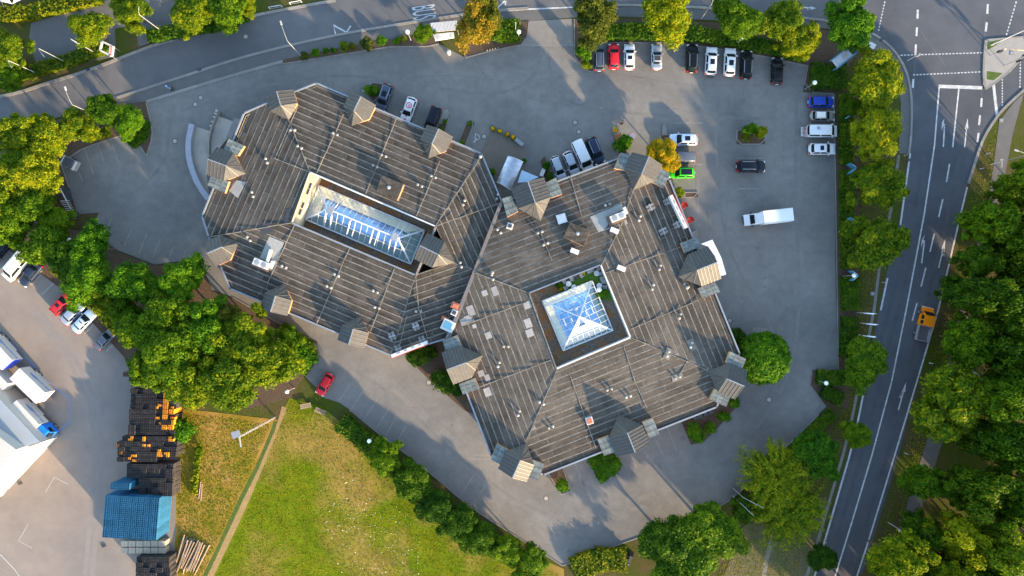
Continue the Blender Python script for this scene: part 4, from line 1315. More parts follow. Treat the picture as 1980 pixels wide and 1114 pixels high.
# ---- roof furniture
M_VENT = mat("dull vent cap", (0.27, 0.27, 0.265), (0.17, 0.17, 0.17), 3, 0.6, metal=0.2, rnd=0.3)
vent_me = MB().lathe([(0.14, 0), (0.14, 0.36), (0.25, 0.38), (0.23, 0.46), (0.12, 0.53), (0.02, 0.55)], n=12).mesh("roof_vent", M_VENT, True)
VA = [(566, 252, 0), (580, 285, .5), (648, 259, .4), (515, 311, 1.2), (488, 376, 1.3), (742, 301, .4), (726, 322, .4), (838, 342, .4), (812, 359, .4), (897, 392, 1.9), (962, 380, 1.9), (481, 462, .9), (549, 516, .4), (651, 532, .4), (636, 555, .4), (726, 564, .4), (729, 595, .2), (891, 512, 1.3), (809, 602, 0)]
VB = [(952, 536, 1.3), (978, 670, 0), (964, 705, 1.9), (1044, 449, -.3), (1055, 472, -.4), (965, 447, .8), (1175, 396, -.3), (1237, 422, 1.9), (1276, 517, 1.9), (1262, 555, 1.9), (1328, 552, .6), (1315, 611, 1.9), (1337, 667, 1.9), (1291, 684, -1.2), (1310, 730, -.3), (1047, 779, .5), (1003, 799, 1.9), (1065, 826, -.4), (1178, 753, -.3), (1215, 767, -.3)]
for lst, zf_, zn in ((VA, zA, EA), (VB, zB, EB)):
    for x, y, a in lst:
        c = P(x, y, zn + 0.7)
        for s in (-1, 1):
            q = Vector((c.x + math.cos(a) * s * 0.38, c.y - math.sin(a) * s * 0.38, 0))
            link("roof_vent", vent_me, office, (q.x, q.y, zf_(q.x, q.y)), random.uniform(0, 3))
for x, y in ((1337, 667), (1291, 684), (1310, 730)):
    c = P(x, y, EB + .4)
    link("vent_plinth", MB().box((0, 0, 0.06), (1.9, 1.1, 0.12)).mesh("vent_plinth", M_DECK), office, (c.x, c.y, zB(c.x, c.y)), {1337: -1.2, 1291: 1.2, 1310: .3}[x])
for x, y, zf_, zn in ((929, 303, zA, EA), (1328, 556, zB, EB), (952, 527, zB, EB)):
    c = P(x, y, zn + .5)
    link("roof_globe_vent", MB().lathe([(0.1, 0), (0.1, .3), (.26, .4), (.32, .6), (.2, .8), (.02, .85)], n=12).mesh("roof_globe_vent", M_VENT, True), office, (c.x, c.y, zf_(c.x, c.y)))


def raised(px, h, zf_, zn, name, m, trim=None):
    qs = ccw([(P(x, y, zn + h + .4).x, P(x, y, zn + h + .4).y) for x, y in px])
    zz = max(zf_(*p) for p in qs)
    o = link(name, MB().prism(qs, zz - 0.8, zz + h).mesh(name, m), office)
    return o, qs, zz + h


M_HATCH = mat('hatch cladding', (.26, .17, .095), (.22, .145, .085), 2, .8)
for px, zf_, zn in (([(738, 341), (781, 358), (769, 388), (729, 371)], zA, EA), ([(1103, 431), (1141, 446), (1130, 476), (1090, 458)], zB, EB)):
    o, qs, zt_ = raised(px, 1.0, zf_, zn, "roof_hatch_house", M_HATCH)
    Q = [Vector(p) for p in qs]
    c = sum(Q, Vector((0, 0))) / 4
    for k in range(4):
        fq = lambda s, t: Q[0].lerp(Q[1], s).lerp(Q[3].lerp(Q[2], s), t)
        tq = [fq((k + .05) / 4, -.02), fq((k + .95) / 4, -.02), fq((k + .95) / 4, 1.02), fq((k + .05) / 4, 1.02)]
        link("roof_sheet", MB().prism(tq, zt_ - .01, zt_ + .05).mesh("roof_sheet", M_SHEET), o)
    link("cowl", MB().lathe([(.14, 0), (.14, .5), (.3, .55), (.3, .8), (.05, .9)], n=10).mesh("cowl", M_GREYM), o, (c.x, c.y, zt_ + .04))


def flat_patch(px, zf_, zn, m, name="roof_patch", h=0.045):
    qs = ccw([(P(x, y, zn + .5).x, P(x, y, zn + .5).y) for x, y in px])
    link(name, MB().prism(qs, lambda p: zf_(p.x, p.y) - .01, lambda p: zf_(p.x, p.y) + h).mesh(name, m), office)


flat_patch(zq([(490, 200), (590, 240), (510, 435), (410, 370)], 380, 400, 3.48), zA, EA, M_PATCH)
flat_patch(zq([(820, 740), (1045, 645), (1090, 790), (880, 850)], 920, 220, 3.713), zB, EB, M_PATCH)
flat_patch(zq([(375, 810), (430, 735), (500, 750), (440, 865)], 340, 150, 3.715), zA, EA, M_PATCH)
flat_patch([(500, 438), (523, 430), (530, 446), (507, 456)], zA, EA, M_DARKM)
flat_patch([(556, 405), (566, 402), (556, 436), (549, 432)], zA, EA, M_DARKM)
for x, y, wx, wy in ((937, 567, 11, 11), (957, 563, 12, 18), (1020, 590, 14, 14), (1021, 625, 13, 18), (1024, 644, 14, 15), (944, 649, 12, 13), (910, 601, 14, 20), (905, 617, 14, 14), (895, 623, 10, 13), (917, 631, 8, 8), (930, 723, 12, 12), (942, 731, 10, 12), (942.5, 759, 13, 17)):
    q = []
    for sx, sy in ((-1, -1), (1, -1), (1, 1), (-1, 1)):
        dx, dy = sx * wx / 2, sy * wy / 2
        q.append((x + dx * .93 + dy * .36, y - dx * .36 + dy * .93))
    flat_patch(q, zB, EB, M_PATCH2, h=0.05)


def aircon(px, rz, zf_, zn):
    c = P(px[0], px[1], zn + 1)
    o = empty("air_conditioner", (c.x, c.y, zf_(c.x, c.y)), rz, office)
    link("casing", MB().box((0, 0, 0.75), (2.5, 1.1, 0.9)).mesh("casing", M_WHITEM), o)
    for s in (-.6, .6):
        link("fan_grille", MB().lathe([(.46, 1.2), (.46, 1.23), (.1, 1.24)], (s, 0, 0), 16).mesh("fan_grille", M_GREYM), o)
    link("plinth", MB().box((-.2, -.1, .15), (3.0, 1.7, .3)).mesh("plinth", mat("rust plinth", (0.13, 0.085, 0.06), (0.10, 0.07, 0.05), 2, .9)), o)
    link("duct", MB().box((1.6, .5, .5), (.5, 1.2, .5)).mesh("duct", M_WHITEM), o)


aircon((505, 510), heading(20, 8), zA, EA)
aircon((1194, 420), heading(20, -8), zB, EB)
c = P(520, 495, EA + 1)
link("duct", MB().box((0, 0, .5), (2.2, .45, .5)).mesh("duct", M_WHITEM), office, (c.x, c.y, zA(c.x, c.y)), heading(6, -20))
for x, y, a in ((1111, 486, 1.2), (1188, 446, 1.2), (1201, 519, 1.2)):
    c = P(x, y, EB + 1)
    o = empty("vent_box", (c.x, c.y, zB(c.x, c.y)), a, office)
    link("casing", MB().box((0, 0, .5), (.75, 1.4, .7)).mesh("casing", M_WHITEM), o)
    link("base", MB().box((-.5, .2, .25), (.8, .9, .5)).mesh("base", M_DARKM), o)
# square dome light and small flues
c = P(1086, 423, EB + .9)
o = empty("dome_light", (c.x, c.y, zB(c.x, c.y)), heading(20, -6), office)
link("curb", MB().box((0, 0, .3), (1.9, 1.9, .6), taper=.85).mesh("curb", M_DARKM), o)
link("frame", MB().box((0, 0, .66), (1.55, 1.55, .16)).mesh("frame", M_WHITEM), o)
link("pane", MB().box((0, 0, .76), (1.2, 1.2, .1), taper=.7).mesh("pane", mat("opal dome", (.55, .52, .55), (.5, .5, .55), 1, .15)), o)
c = P(1140, 814, EB + .9)
o = empty("chimney", (c.x, c.y, zB(c.x, c.y)), heading(20, -6), office)
link("stack", MB().box((0, 0, .35), (1.15, 1.15, .8)).mesh("stack", M_WHITEM), o)
link("brick_cap", MB().box((0, 0, .8), (.85, .85, .12)).mesh("brick_cap", M_BRICK), o)
c = P(986, 437, EB + .9)
o = empty("chimney", (c.x, c.y, zB(c.x, c.y)), heading(20, 6), office)
link("stack", MB().box((0, 0, .3), (1.0, 1.0, .8)).mesh("stack", M_WHITEM), o)
link("cap", MB().box((0, 0, .76), (.6, .6, .14)).mesh("cap", M_DARKM), o)
# chimney group on the joint
for x, y, wx, wy, h, m, mc in ((880, 592, 1.6, 1.2, 1.3, M_BRICK, M_BRICK), (878, 605, 1.1, 1.1, 1.4, M_WHITEM, M_DARKM), (859, 617, 1.3, .7, .9, M_BRICK, M_BRICK), (866, 630, 2.3, 2.0, 1.5, M_WHITEM, M_BLUES)):
    c = P(x, y, EA + 1.6)
    o = empty("chimney", (c.x, c.y, EA - .1), heading(20, 9), office)
    link("stack", MB().box((0, 0, h / 2), (wx, wy, h), taper=.9).mesh("stack", m), o)
    link("cap", MB().box((0, 0, h + .05), (wx * .55, wy * .55, .12)).mesh("cap", mc), o)
# sign frames standing along two eaves
for a, b_, zn, bases, zf_ in (((1297, 378), (1327, 441), EB, ((1258, 401), (1283, 447), (1292, 389), (1311, 434)), zB), ((757, 689), (826, 662), EA, ((758, 650), (804, 631), (770, 675), (816, 658)), zA)):
    p, q = P(*a, zn + 1.4), P(*b_, zn + 1.4)
    d = q - p
    o = empty("roof_sign", ((p.x + q.x) / 2, (p.y + q.y) / 2, zn), math.atan2(d.y, d.x), office)
    L = math.hypot(d.x, d.y)
    link("sign_board", MB().box((0, 0, .85), (L, .55, 1.2)).mesh("sign_board", M_WHITEM), o)
    link("red_trim", MB().box((0, -.33 if zn == EA else .33, .85), (L, .1, 1.15)).mesh("red_trim", M_REDP), o)
    for s in (-.3, -.1, .1, .3):
        link("inset", MB().box((s * L, .05, 1.46), (L * .1, .2, .04)).mesh("inset", M_GREYM), o)
    for x, y in bases:
        c = P(x, y, zn + .5)
        z = zf_(c.x, c.y)
        st = empty("sign_ballast", (c.x, c.y, z), math.atan2(d.y, d.x), office)
        for s in (-.28, .28):
            link("ballast_block", MB().box((s, 0, .18), (.42, 1.4, .3)).mesh("ballast_block", M_KERB), st)
        link("tie", MB().box((0, 0, .36), (1.2, .2, .06)).mesh("tie", M_GREYM), st)

# canopies at the entrances
def slab_px(name, px, z0, z1, m, parent=None, **k):
    qs = ccw([(P(x, y, z1).x, P(x, y, z1).y) for x, y in px])
    return link(name, MB().prism(qs, z0, z1, bottom=True).mesh(name, m), parent, **k)


q = zq([(230, 305), (340, 345), (250, 548), (150, 490)], 920, 220, 3.713)
cz = 3.6
Q = [P(x, y, cz) for x, y in q]
ent = empty("entrance_canopy", parent=office)
NS = 8
for k in range(5):
    b = MB()
    vs = []
    for t in ((k + .02) / 5, (k + .98) / 5):
        l, r_ = Q[0].lerp(Q[3], t), Q[1].lerp(Q[2], t)
        for s in range(NS + 1):
            p = l.lerp(r_, s / NS)
            p = p + Vector((0, 0, 0.55 * math.sin(math.pi * s / NS)))
            vs.append(p)
    b.add(vs, [(s, s + 1, NS + 2 + s, NS + 1 + s) for s in range(NS)])
    link("barrel_panel", b.mesh("barrel_panel", M_SILV, True), ent)
for k in range(6):
    l, r_ = Q[0].lerp(Q[3], k / 5), Q[1].lerp(Q[2], k / 5)
    pts = [l.lerp(r_, s / NS) + Vector((0, 0, 0.55 * math.sin(math.pi * s / NS) + .02)) for s in range(NS + 1)]
    link("barrel_rib", MB().path(pts, .06, 5).mesh("barrel_rib", M_BARS), ent)
for p in Q:
    link("post", MB().tube((p.x, p.y, 0), (p.x, p.y, cz), .07, n=8).mesh("post", M_GREYM), ent)
qq = zq([(330, 405), (450, 455), (370, 490), (300, 495)], 920, 220, 3.713)
slab_px("glass_canopy", qq, 3.1, 3.2, mat("pale blue canopy glass", (.32, .45, .58), (.4, .52, .62), 1, .1), office)
slab_px("side_canopy", zq([(950, 80), (1030, 50), (1095, 180), (1130, 300), (1092, 312), (1050, 170), (1000, 100)], 1100, 450, k7), 4.3, 4.5, mat("pale canopy", (.5, .56, .62), (.45, .5, .57), 1, .25), office)
slab_px("step_block", zq([(1548, 850), (1590, 835), (1602, 875), (1560, 890)], 920, 220, 3.713), 0, 1.0, M_KERB, office)
# brick bin-store walls under the south eave
for x, y in ((1341, 806), (1350, 803), (1361, 798), (1371, 795)):
    c = P(x, y)
    link("wall_post", MB().box((0, 0, .6), (.7, .5, 1.2)).mesh("wall_post", M_DARKM), office, (c.x, c.y, .0), .4)

# curved ramp at the west end
ramp = empty("curved_ramp", label="curved concrete ramp with pale outer wall curling round the west dormer", cat="ramp")
outer = zq([(112, 333), (82, 480), (98, 620), (155, 765), (232, 872)], 340, 150, 3.715)
pts = [P(x, y, 1.1) for x, y in smooth_poly(outer, 2)]
link("outer_wall", strip_mesh(MB(), pts, .95, 0, 1.1).mesh("outer_wall", mat("pale wall coping", (.27, .275, .31), (.22, .225, .26), 1, .7, fine=.1)), ramp)
M_RAMP = mat("ramp concrete", (.37, .315, .26), (.31, .265, .22), .5, .85, fine=.08, c3=(.27, .235, .20), s3=.3)
slab_px("outer_lane", zq([(125, 345), (245, 385), (228, 480), (235, 570), (220, 690), (240, 850), (185, 770), (130, 640), (108, 500)], 340, 150, 3.715), 0.0, .06, M_RAMP, ramp)
slab_px("inner_lane", zq([(300, 275), (412, 315), (370, 440), (300, 520), (245, 570), (238, 480), (252, 385)], 340, 150, 3.715), 0.0, .5, M_RAMP, ramp)
mid = [P(x, y, 1.2) for x, y in smooth_poly(zq([(303, 238), (250, 370), (230, 470), (235, 575)], 340, 150, 3.715), 2)]
link("middle_wall", strip_mesh(MB(), mid, .28, 0, 1.2).mesh("middle_wall", M_KERB), ramp)
for k in range(6):
    a = mid[k]
    link("rail_post", MB().box((a.x - .05, a.y, 1.5), (.16, .16, .6)).mesh("rail_post", M_WHITEM), ramp)
slab_px("house_wall", zq([(420, 290), (462, 300), (400, 442), (360, 430)], 340, 150, 3.715), 0, 2.2, mat("ramp house wall", (.19, .175, .16), (.15, .14, .13), 1, .8), ramp)

# ================================================================== VEGETATION
def leaf_mesh(name, centers, normals, sizes, m, aspect=0.62, seed=0):
    """many small leaf-clump faces"""
    rg = np.random.default_rng(seed)
    n = len(centers)
    N = normals / np.linalg.norm(normals, axis=1, keepdims=True)
    rv = rg.normal(size=(n, 3))
    T = np.cross(N, rv); T /= np.linalg.norm(T, axis=1, keepdims=True) + 1e-9
    B = np.cross(N, T)
    s = sizes[:, None]
    v = np.stack([centers - T * s, centers - B * s * aspect, centers + T * s + N * s * 0.15, centers + B * s * aspect], 1).reshape(-1, 3)
    me = bpy.data.meshes.new(name)
    me.vertices.add(n * 4)
    me.vertices.foreach_set("co", v.astype(np.float32).ravel())
    me.loops.add(n * 4)
    me.loops.foreach_set("vertex_index", np.arange(n * 4, dtype=np.int32))
    me.polygons.add(n)
    me.polygons.foreach_set("loop_start", np.arange(0, n * 4, 4, dtype=np.int32))
    me.polygons.foreach_set("loop_total", np.full(n, 4, dtype=np.int32))
    me.materials.append(m)
    me.update()
    me.validate()
    return me


def crown_mesh(name, seed, m, n_clump=68, per=310, rc=(0.12, 0.34), leaf=0.040, flat=0.85, jitter=0.5, lump=0.25, spread=0.9, zmin=-0.55, rs=(0.66, 1.1), core=(.45, .66, 900)):
    """crown of unit radius, centre at origin, made of leaf clumps on boughs"""
    rg = np.random.default_rng(seed)
    C, Nn, Sz = [], [], []
    ph = rg.uniform(0, 6.28, 4)
    for k in range(n_clump):
        z = rg.uniform(zmin, 0.98)
        t = rg.uniform(0, 2 * math.pi)
        rr = math.sqrt(max(0, 1 - z * z))
        d = np.array([rr * math.cos(t), rr * math.sin(t), z])
        out = 1 + lump * math.sin(2 * t + ph[0]) + lump * 0.7 * math.sin(3 * t + ph[1]) + lump * .5 * math.sin(5 * t + ph[2])
        r = rg.uniform(*rc)
        c = d * (spread - r * 0.75) * out * rg.uniform(*rs)
        c[2] *= flat
        q = rg.normal(size=(per, 3)); q /= np.linalg.norm(q, axis=1, keepdims=True)
        q[:, 2] = np.where(q[:, 2] < -0.3, -q[:, 2], q[:, 2])
        rad = r * rg.uniform(0.55, 1.12, (per, 1))
        p = c + q * rad * np.array([1, 1, 0.8])
        C.append(p); Nn.append(q * 0.8 + np.array([0, 0, 0.35]) + rg.normal(size=(per, 3)) * jitter)
        Sz.append(leaf * rg.uniform(0.6, 1.35, per))
    nc = core[2]          # inner leaves that close the crown
    q = rg.normal(size=(nc, 3)); q /= np.linalg.norm(q, axis=1, keepdims=True)
    q[:, 2] = np.where(q[:, 2] < zmin, -q[:, 2], q[:, 2])
    C.append(q * rg.uniform(core[0], core[1], (nc, 1)) * np.array([1, 1, flat])); Nn.append(q + rg.normal(size=(nc, 3)) * .5); Sz.append(leaf * 2.0 * rg.uniform(.7, 1.3, nc))
    C = np.concatenate(C); Nn = np.concatenate(Nn); Sz = np.concatenate(Sz)
    return leaf_mesh(name, C, Nn, Sz, m, seed=seed)


def spray_mesh(name, seed, m):
    """loose crown of long arching sprays (willow-like shrub)"""
    rg = np.random.default_rng(seed)
    C, Nn, Sz = [], [], []
    for k in range(300):
        t = rg.uniform(0, 2 * math.pi); L = rg.uniform(.3, 1.12); up = rg.uniform(.1, .9)
        d = np.array([math.cos(t), math.sin(t), 0])
        bend = rg.normal(size=3) * .12
        for s in np.linspace(.15, 1, 34):
            p = d * L * s + np.array([0, 0, up * math.sin(s * 2.3) * .75]) + bend * s * s
            for _ in range(3):
                C.append(p + rg.normal(size=3) * .035); Nn.append(rg.normal(size=3) * .6 + np.array([0, 0, .9])); Sz.append(rg.uniform(.025, .05))
    return leaf_mesh(name, np.array(C), np.array(Nn), np.array(Sz), m, .4, seed)


CROWN = {}
for key, mm, var, kw in (
    ('maple', 'maple', 3, dict()), ('yellow', 'yellow', 3, dict()), ('dark', 'dark', 2, dict(lump=.1)), ('green', 'green', 2, dict()),
    ('autumn', 'autumn', 1, dict(per=170, jitter=.8)), ('gold', 'gold', 1, dict(jitter=.7)), ('forest', 'forest', 4, dict(n_clump=70, rc=(.12, .30), per=210, lump=.22, zmin=-.95, flat=.95)),
    ('round', 'green', 1, dict(n_clump=150, per=170, rc=(.12, .2), lump=.01, spread=1.02, leaf=.034, jitter=.35, rs=(.96, 1.02), zmin=-.7, core=(.84, .97, 5000))),
    ('shrub', 'green', 2, dict(n_clump=14, per=130, rc=(.3, .5), leaf=.11)), ('shrubd', 'dark', 2, dict(n_clump=14, per=150, rc=(.3, .5), leaf=.09)),
    ('shruby', 'yellow', 1, dict(n_clump=14, per=120, rc=(.3, .5), leaf=.11)), ('shrubo', 'olive', 1, dict(n_clump=12, per=110, rc=(.3, .5), leaf=.11)),
    ('olive', 'olive', 1, dict(per=190, rc=(.14, .3)))):
    CROWN[key] = [crown_mesh("crown_" + key, 100 + 17 * v + len(key) * 7, LEAF[mm], **kw) for v in range(var)]
CROWN['spray'] = [spray_mesh("crown_spray", 5, LEAF['yellow']), spray_mesh("crown_spray", 9, LEAF['yellow'])]


def trunk_mesh(seed):
    rg = random.Random(seed)
    b = MB()
    b.tube((0, 0, 0), (0.01, 0.01, .45), .05, .035, 7)
    for k in range(6):
        t = k * 1.05 + rg.uniform(-.3, .3)
        a = (0.01, 0.01, .38 + .03 * k)
        c = (.28 * math.cos(t), .28 * math.sin(t), .62 + rg.uniform(-.05, .12))
        d = (.55 * math.cos(t + .2), .55 * math.sin(t + .2), .78 + rg.uniform(-.08, .1))
        b.tube(a, c, .026, .015, 5)
        b.tube(c, d, .015, .006, 5)
    b.tube((0.01, 0.01, .45), (0, 0, .9), .035, .01, 6)
    return b.mesh("trunk", M_TRUNK)


TRUNKS = [trunk_mesh(s) for s in (1, 2, 3)]


def tree(kind, px, py, rpx, h, label, cat="tree", group=None, name=None, fz=None):
    """crown centre seen at (px,py), radius in photograph pixels, total height h"""
    zc = h * 0.62
    c = P(px, py, zc)
    r = rpx / PX * (HC - zc) / HC * 1.0
    o = empty(name or ("tree" if cat == "tree" else "shrub"), (c.x, c.y, 0.05), label=label, cat=cat, group=group)
    cr = random.choice(CROWN[kind])
    rz = (h * 0.40 if fz is None else fz)
    link("crown", cr, o, (0, 0, zc), random.uniform(0, 6.28), (r * random.uniform(.95, 1.06), r * random.uniform(.95, 1.06), max(rz, r * .45)))
    link("trunk", random.choice(TRUNKS), o, (0, 0, -.05), random.uniform(0, 6.28), (r * .9, r * .9, h * .9))
    return o


def shrub(kind, px, py, rpx, h, label, group=None, name="shrub"):
    zc = h * .5
    c = P(px, py, zc)
    r = rpx / PX * 1.05
    o = empty(name, (c.x, c.y, 0.05), label=label, cat="shrub", group=group)
    link("foliage", random.choice(CROWN[kind]), o, (0, 0, zc), random.uniform(0, 6.28), (r, r, h * .55))
    link("stem", TRUNKS[0], o, (0, 0, -.05), 0, (r * .6, r * .6, h * .8))
    return o


W = "trees of the roadside wood"
FOREST = [(1965, 365, 42, 12), (1920, 440, 60, 13), (1968, 505, 58, 14), (1886, 505, 42, 11), (1900, 575, 58, 14), (1958, 600, 58, 15), (1850, 560, 34, 9), (1868, 655, 52, 13), (1940, 680, 56, 14), (1925, 770, 56, 14), (1975, 745, 45, 15),
          (1905, 850, 55, 13), (1962, 865, 60, 15), (1784, 930, 42, 10), (1880, 945, 58, 13), (1955, 965, 62, 15), (1850, 1035, 56, 13), (1925, 1060, 62, 15), (1975, 1110, 52, 14), (1820, 1105, 52, 12), (1880, 1120, 55, 13), (1735, 1085, 62, 13), (1780, 1030, 40, 11),
          (2030, 430, 60, 14), (2040, 560, 62, 15), (2045, 690, 62, 15), (2040, 820, 62, 15), (2040, 950, 62, 15), (2040, 1080, 62, 15), (1700, 1190, 60, 14), (1790, 1200, 60, 14), (1900, 1200, 60, 14), (2000, 1220, 60, 15), (2130, 620, 62, 16), (2130, 800, 62, 16), (2130, 980, 62, 16), (2130, 1150, 62, 16), (1650, 1270, 55, 13), (1760, 1320, 60, 14), (1880, 1320, 60, 14), (2010, 1340, 60, 15)]  # unseen trees past the frame, added so their shadows fall on the road
ORDN = ("first", "second", "third", "fourth", "fifth", "sixth", "seventh", "eighth", "ninth", "tenth", "eleventh", "twelfth", "thirteenth", "fourteenth", "fifteenth", "sixteenth", "seventeenth", "eighteenth", "nineteenth", "twentieth")
for rowname, test in (("roadside row of the dark wood", lambda x: x < 1900), ("inner row of the dark wood", lambda x: 1900 <= x < 1990), ("unseen rows added to the wood past the frame edge", lambda x: x >= 1990)):
    for k, (x, y, r, h) in enumerate(sorted((f for f in FOREST if test(f[0])), key=lambda f: f[1])):
        tree(random.choice(('forest', 'forest', 'forest', 'maple', 'dark', 'yellow')), x, y, r * .93, h * random.uniform(.85, 1.12), fz=h * .58, label=ORDN[k] + " tree from the top in the " + rowname, group=W)
tree('yellow', 1842, 772, 76, 13, "large yellow-green tree leaning over the main road at the wood's edge")
tree('maple', 1990, 330, 30, 9, "tree beside the cycle path at the frame edge behind the lamp")

T = "trees of the thicket between the yard and the offices"
TH = [(30, 262, 44, 9, 'yellow'), (92, 262, 44, 9, 'yellow'), (20, 330, 46, 9, 'maple'), (68, 335, 50, 10, 'yellow'), (15, 395, 48, 9, 'yellow'), (62, 392, 46, 9, 'maple'), (24, 440, 40, 9, 'maple'), (85, 478, 44, 9, 'maple'), (135, 500, 42, 9, 'maple'),
      (330, 600, 55, 11, 'maple'), (285, 640, 55, 11, 'maple'), (340, 675, 62, 12, 'maple'), (405, 630, 55, 11, 'green'), (300, 715, 46, 10, 'maple'), (375, 735, 58, 11, 'yellow'), (214, 586, 32, 8, 'yellow'), (250, 612, 36, 9, 'maple'), (110, 430, 34, 7, 'maple')]
for n_, (x, y, r, h, k) in enumerate(sorted(TH, key=lambda f: f[0] + f[1])):
    tree(k, x, y, r, h, ORDN[n_] + " inner tree of the green thicket, counted from the street down to the meadow", group=T)
tree('yellow', 150, 245, 34, 7, "bright yellow-green tree below the curved street lamp")
tree('maple', 205, 214, 34, 7, "upright green tree by the street, left of the globe lamp in the leaves")
tree('green', 252, 236, 32, 6, "leafy tree with a globe lamp in its crown at the drive bend")
tree('green', 178, 478, 40, 10, "blue-green tree tip over the left car park's lower edge")
tree('green', 172, 540, 50, 10, "broad bright green tree behind the cars of the lorry yard")
tree('green', 266, 548, 48, 10, "rounded green tree second from the globe lamp along the lower drive")
tree('green', 354, 540, 46, 10, "rounded green tree closest to the west dormers")
tree('olive', 440, 620, 36, 9, "fresh green feathery tree top beside the shaded drive")
tree('yellow', 470, 655, 62, 11, "yellow flecked tree in the middle of the thicket")
tree('yellow', 450, 730, 70, 11, "large yellow-green tree at the thicket's meadow side")
tree('yellow', 520, 700, 60, 11, "yellow-olive tree nearest the drive corner with the red car")
tree('maple', 560, 655, 30, 6, "dark leafy bush crown at the thicket's drive side")
tree('olive', 375, 765, 30, 8, "grey-green conifer-like tree above the yellow crates")
shrub('green' if False else 'shrub', 585, 690, 30, 2.0, "low bright green shrub inside the kerb corner by the drive")
shrub('shrub', 350, 833, 28, 3.0, "round green bush beside the yellow crates")
shrub('shruby', 385, 870, 10, 1.2, "small yellowish bush behind the dark crate stack")

tree('yellow', 10, 98, 48, 8, "yellow-green tree at the upper frame corner behind a tall lamp")
tree('maple', 12, 150, 34, 6, "darker tree below the corner tree at the street edge")
tree('yellow', 176, 56, 38, 7, "round yellow-green tree beside the white sign frame")
tree('yellow', 254, 24, 40, 7, "round yellow-green tree between the two driveways at the top")
tree('yellow', 372, 16, 46, 7, "bright tree at the top edge next to the driveway lamp")
tree('maple', 440, 18, 42, 7, "green tree at the top edge near the bicycle stands")
tree('yellow', 480, 15, 20, 4, "small yellow bush tree at the end of the top hedge")

# street strip along the top of the car park
tree('olive', 1150, 36, 50, 10, "grey-green tree at the corner of the paved crossing")
tree('yellow', 1290, 30, 54, 10, "broad pale yellow-green tree above the silver convertible")
tree('maple', 1424, 38, 44, 8, "compact bright green tree above the two white cars")
tree('yellow', 1510, 42, 46, 8, "golden green tree above the black cars at the strip")
tree('yellow', 1548, 82, 40, 7, "loose yellow-green tree beside the last black car")
tree('green', 1642, 46, 56, 9, "dense green tree at the road corner by the information board")
tree('autumn', 922, 48, 46, 9, "orange-yellow autumn tree beside the bus shelter")
tree('olive', 945, 22, 30, 9, "yellow-green bough top above the autumn tree")
ROW = [(1692, 155, 64), (1690, 262, 62), (1692, 357, 58), (1690, 470, 66)]
for k, (x, y, r) in enumerate(ROW):
    tree('yellow', x + 3, y, r * .90, 9, ("first", "second", "third", "fourth")[k] + " tree from the junction in the verge row between car park and main road", group="verge row trees")
tree('maple', 1652, 208, 20, 4, "dark green tree behind the first verge tree, beside the blue car")
tree('maple', 1672, 700, 46, 7, "ragged green tree reaching over the road below the three flags")
tree('green', 1578, 877, 48, 8, "green tree with a golden side below the drive corner")
tree('maple', 1654, 840, 30, 6, "small dark tree overhanging the road edge line")
tree('dark', 1588, 1078, 32, 6, "small dark tree at the road edge near the bottom")
tree('spray', 1492, 915, 66, 7, "loose willowy tree with arching sprays by the lower drive", fz=3.2)
tree('spray', 1520, 985, 66, 6, "yellow feathery willow spreading over the mown verge", fz=2.6)
for k, (x, y, r, kd) in enumerate(((1290, 1050, 62, 'dark'), (1375, 1030, 68, 'maple'), (1325, 1090, 66, 'maple'))):
    tree(kd, x, y, r, 8, ("dark left tree", "sunlit right tree", "lower tree")[k] + " of the big clump south of the drive", group="clump south of the drive")
tree('dark', 1440, 985, 32, 5, "dark green bush tree beside the twin lamp arms")
for k, (x, y, r, kd) in enumerate(((745, 882, 38, 'maple'), (797, 930, 44, 'dark'), (842, 980, 40, 'dark'), (886, 1012, 40, 'dark'), (926, 1042, 40, 'dark'), (984, 1064, 34, 'maple'), (1025, 1090, 38, 'maple'))):
    tree(kd, x, y, r, 6, ("first", "second", "third", "fourth", "fifth", "sixth", "seventh")[k] + " tree of the row along the meadow, counted from the red car", group="meadow row trees")
tree('round', 1475, 693, 51, 6.5, "large clipped round green tree at the east corner turret", fz=3.6)
shrub('shrubd', 1425, 652, 20, 2.5, "dark bush squeezed between the east eave and the round tree")
tree('gold', 1283, 298, 35, 5, "golden yellow tree among the parked cars by the north-east turret")
shrub('shrub', 1207, 277, 18, 2.6, "green bush in the stone bed beside the painted roundel")
shrub('shruby', 1468, 256, 14, 2.8, "yellow-green shrub in the brick edged island planter")
shrub('shrub', 1452, 250, 13, 3.4, "tall green shrub standing in the island planter")
shrub('shrubo', 1442, 265, 12, 1.2, "low olive ground shrub filling the island planter's end")
shrub('shruby', 1312, 374, 12, 1.2, "yellow flowering shrub by the east entrance slab")
shrub('shrub', 1128, 100, 15, 3, "upright green shrub in the crossing corner bed")
shrub('shruby', 1133, 125, 10, 1.5, "small yellow-green shrub at the tip of the crossing corner bed")
shrub('shrub', 720, 176, 13, 1.8, "round green shrub in the small bed by the black estate car")
for x, y, r, h, lb in ((860, 235, 5, .8, "tiny green shrub midway in the narrow bed next to the black car"), (852, 250, 6, .8, "tiny green shrub near the eave in the narrow bed by the black car"), (909, 238, 5, .7, "tiny tuft at the tip of the bed beside the wheelchair bay"), (893, 277, 6, .9, "tiny shrub at the eave end of the bed beside the wheelchair bay"), (1056, 322, 8, 1.3, "small dark clipped bush beside the silver estate car"), (1063, 343, 8, 1.2, "small round bush under the eave by the grey car"), (1013, 312, 6, 1.2, "slim bush at the edge of the silver barrel canopy")):
    shrub('shrub', x, y, r, h, lb)
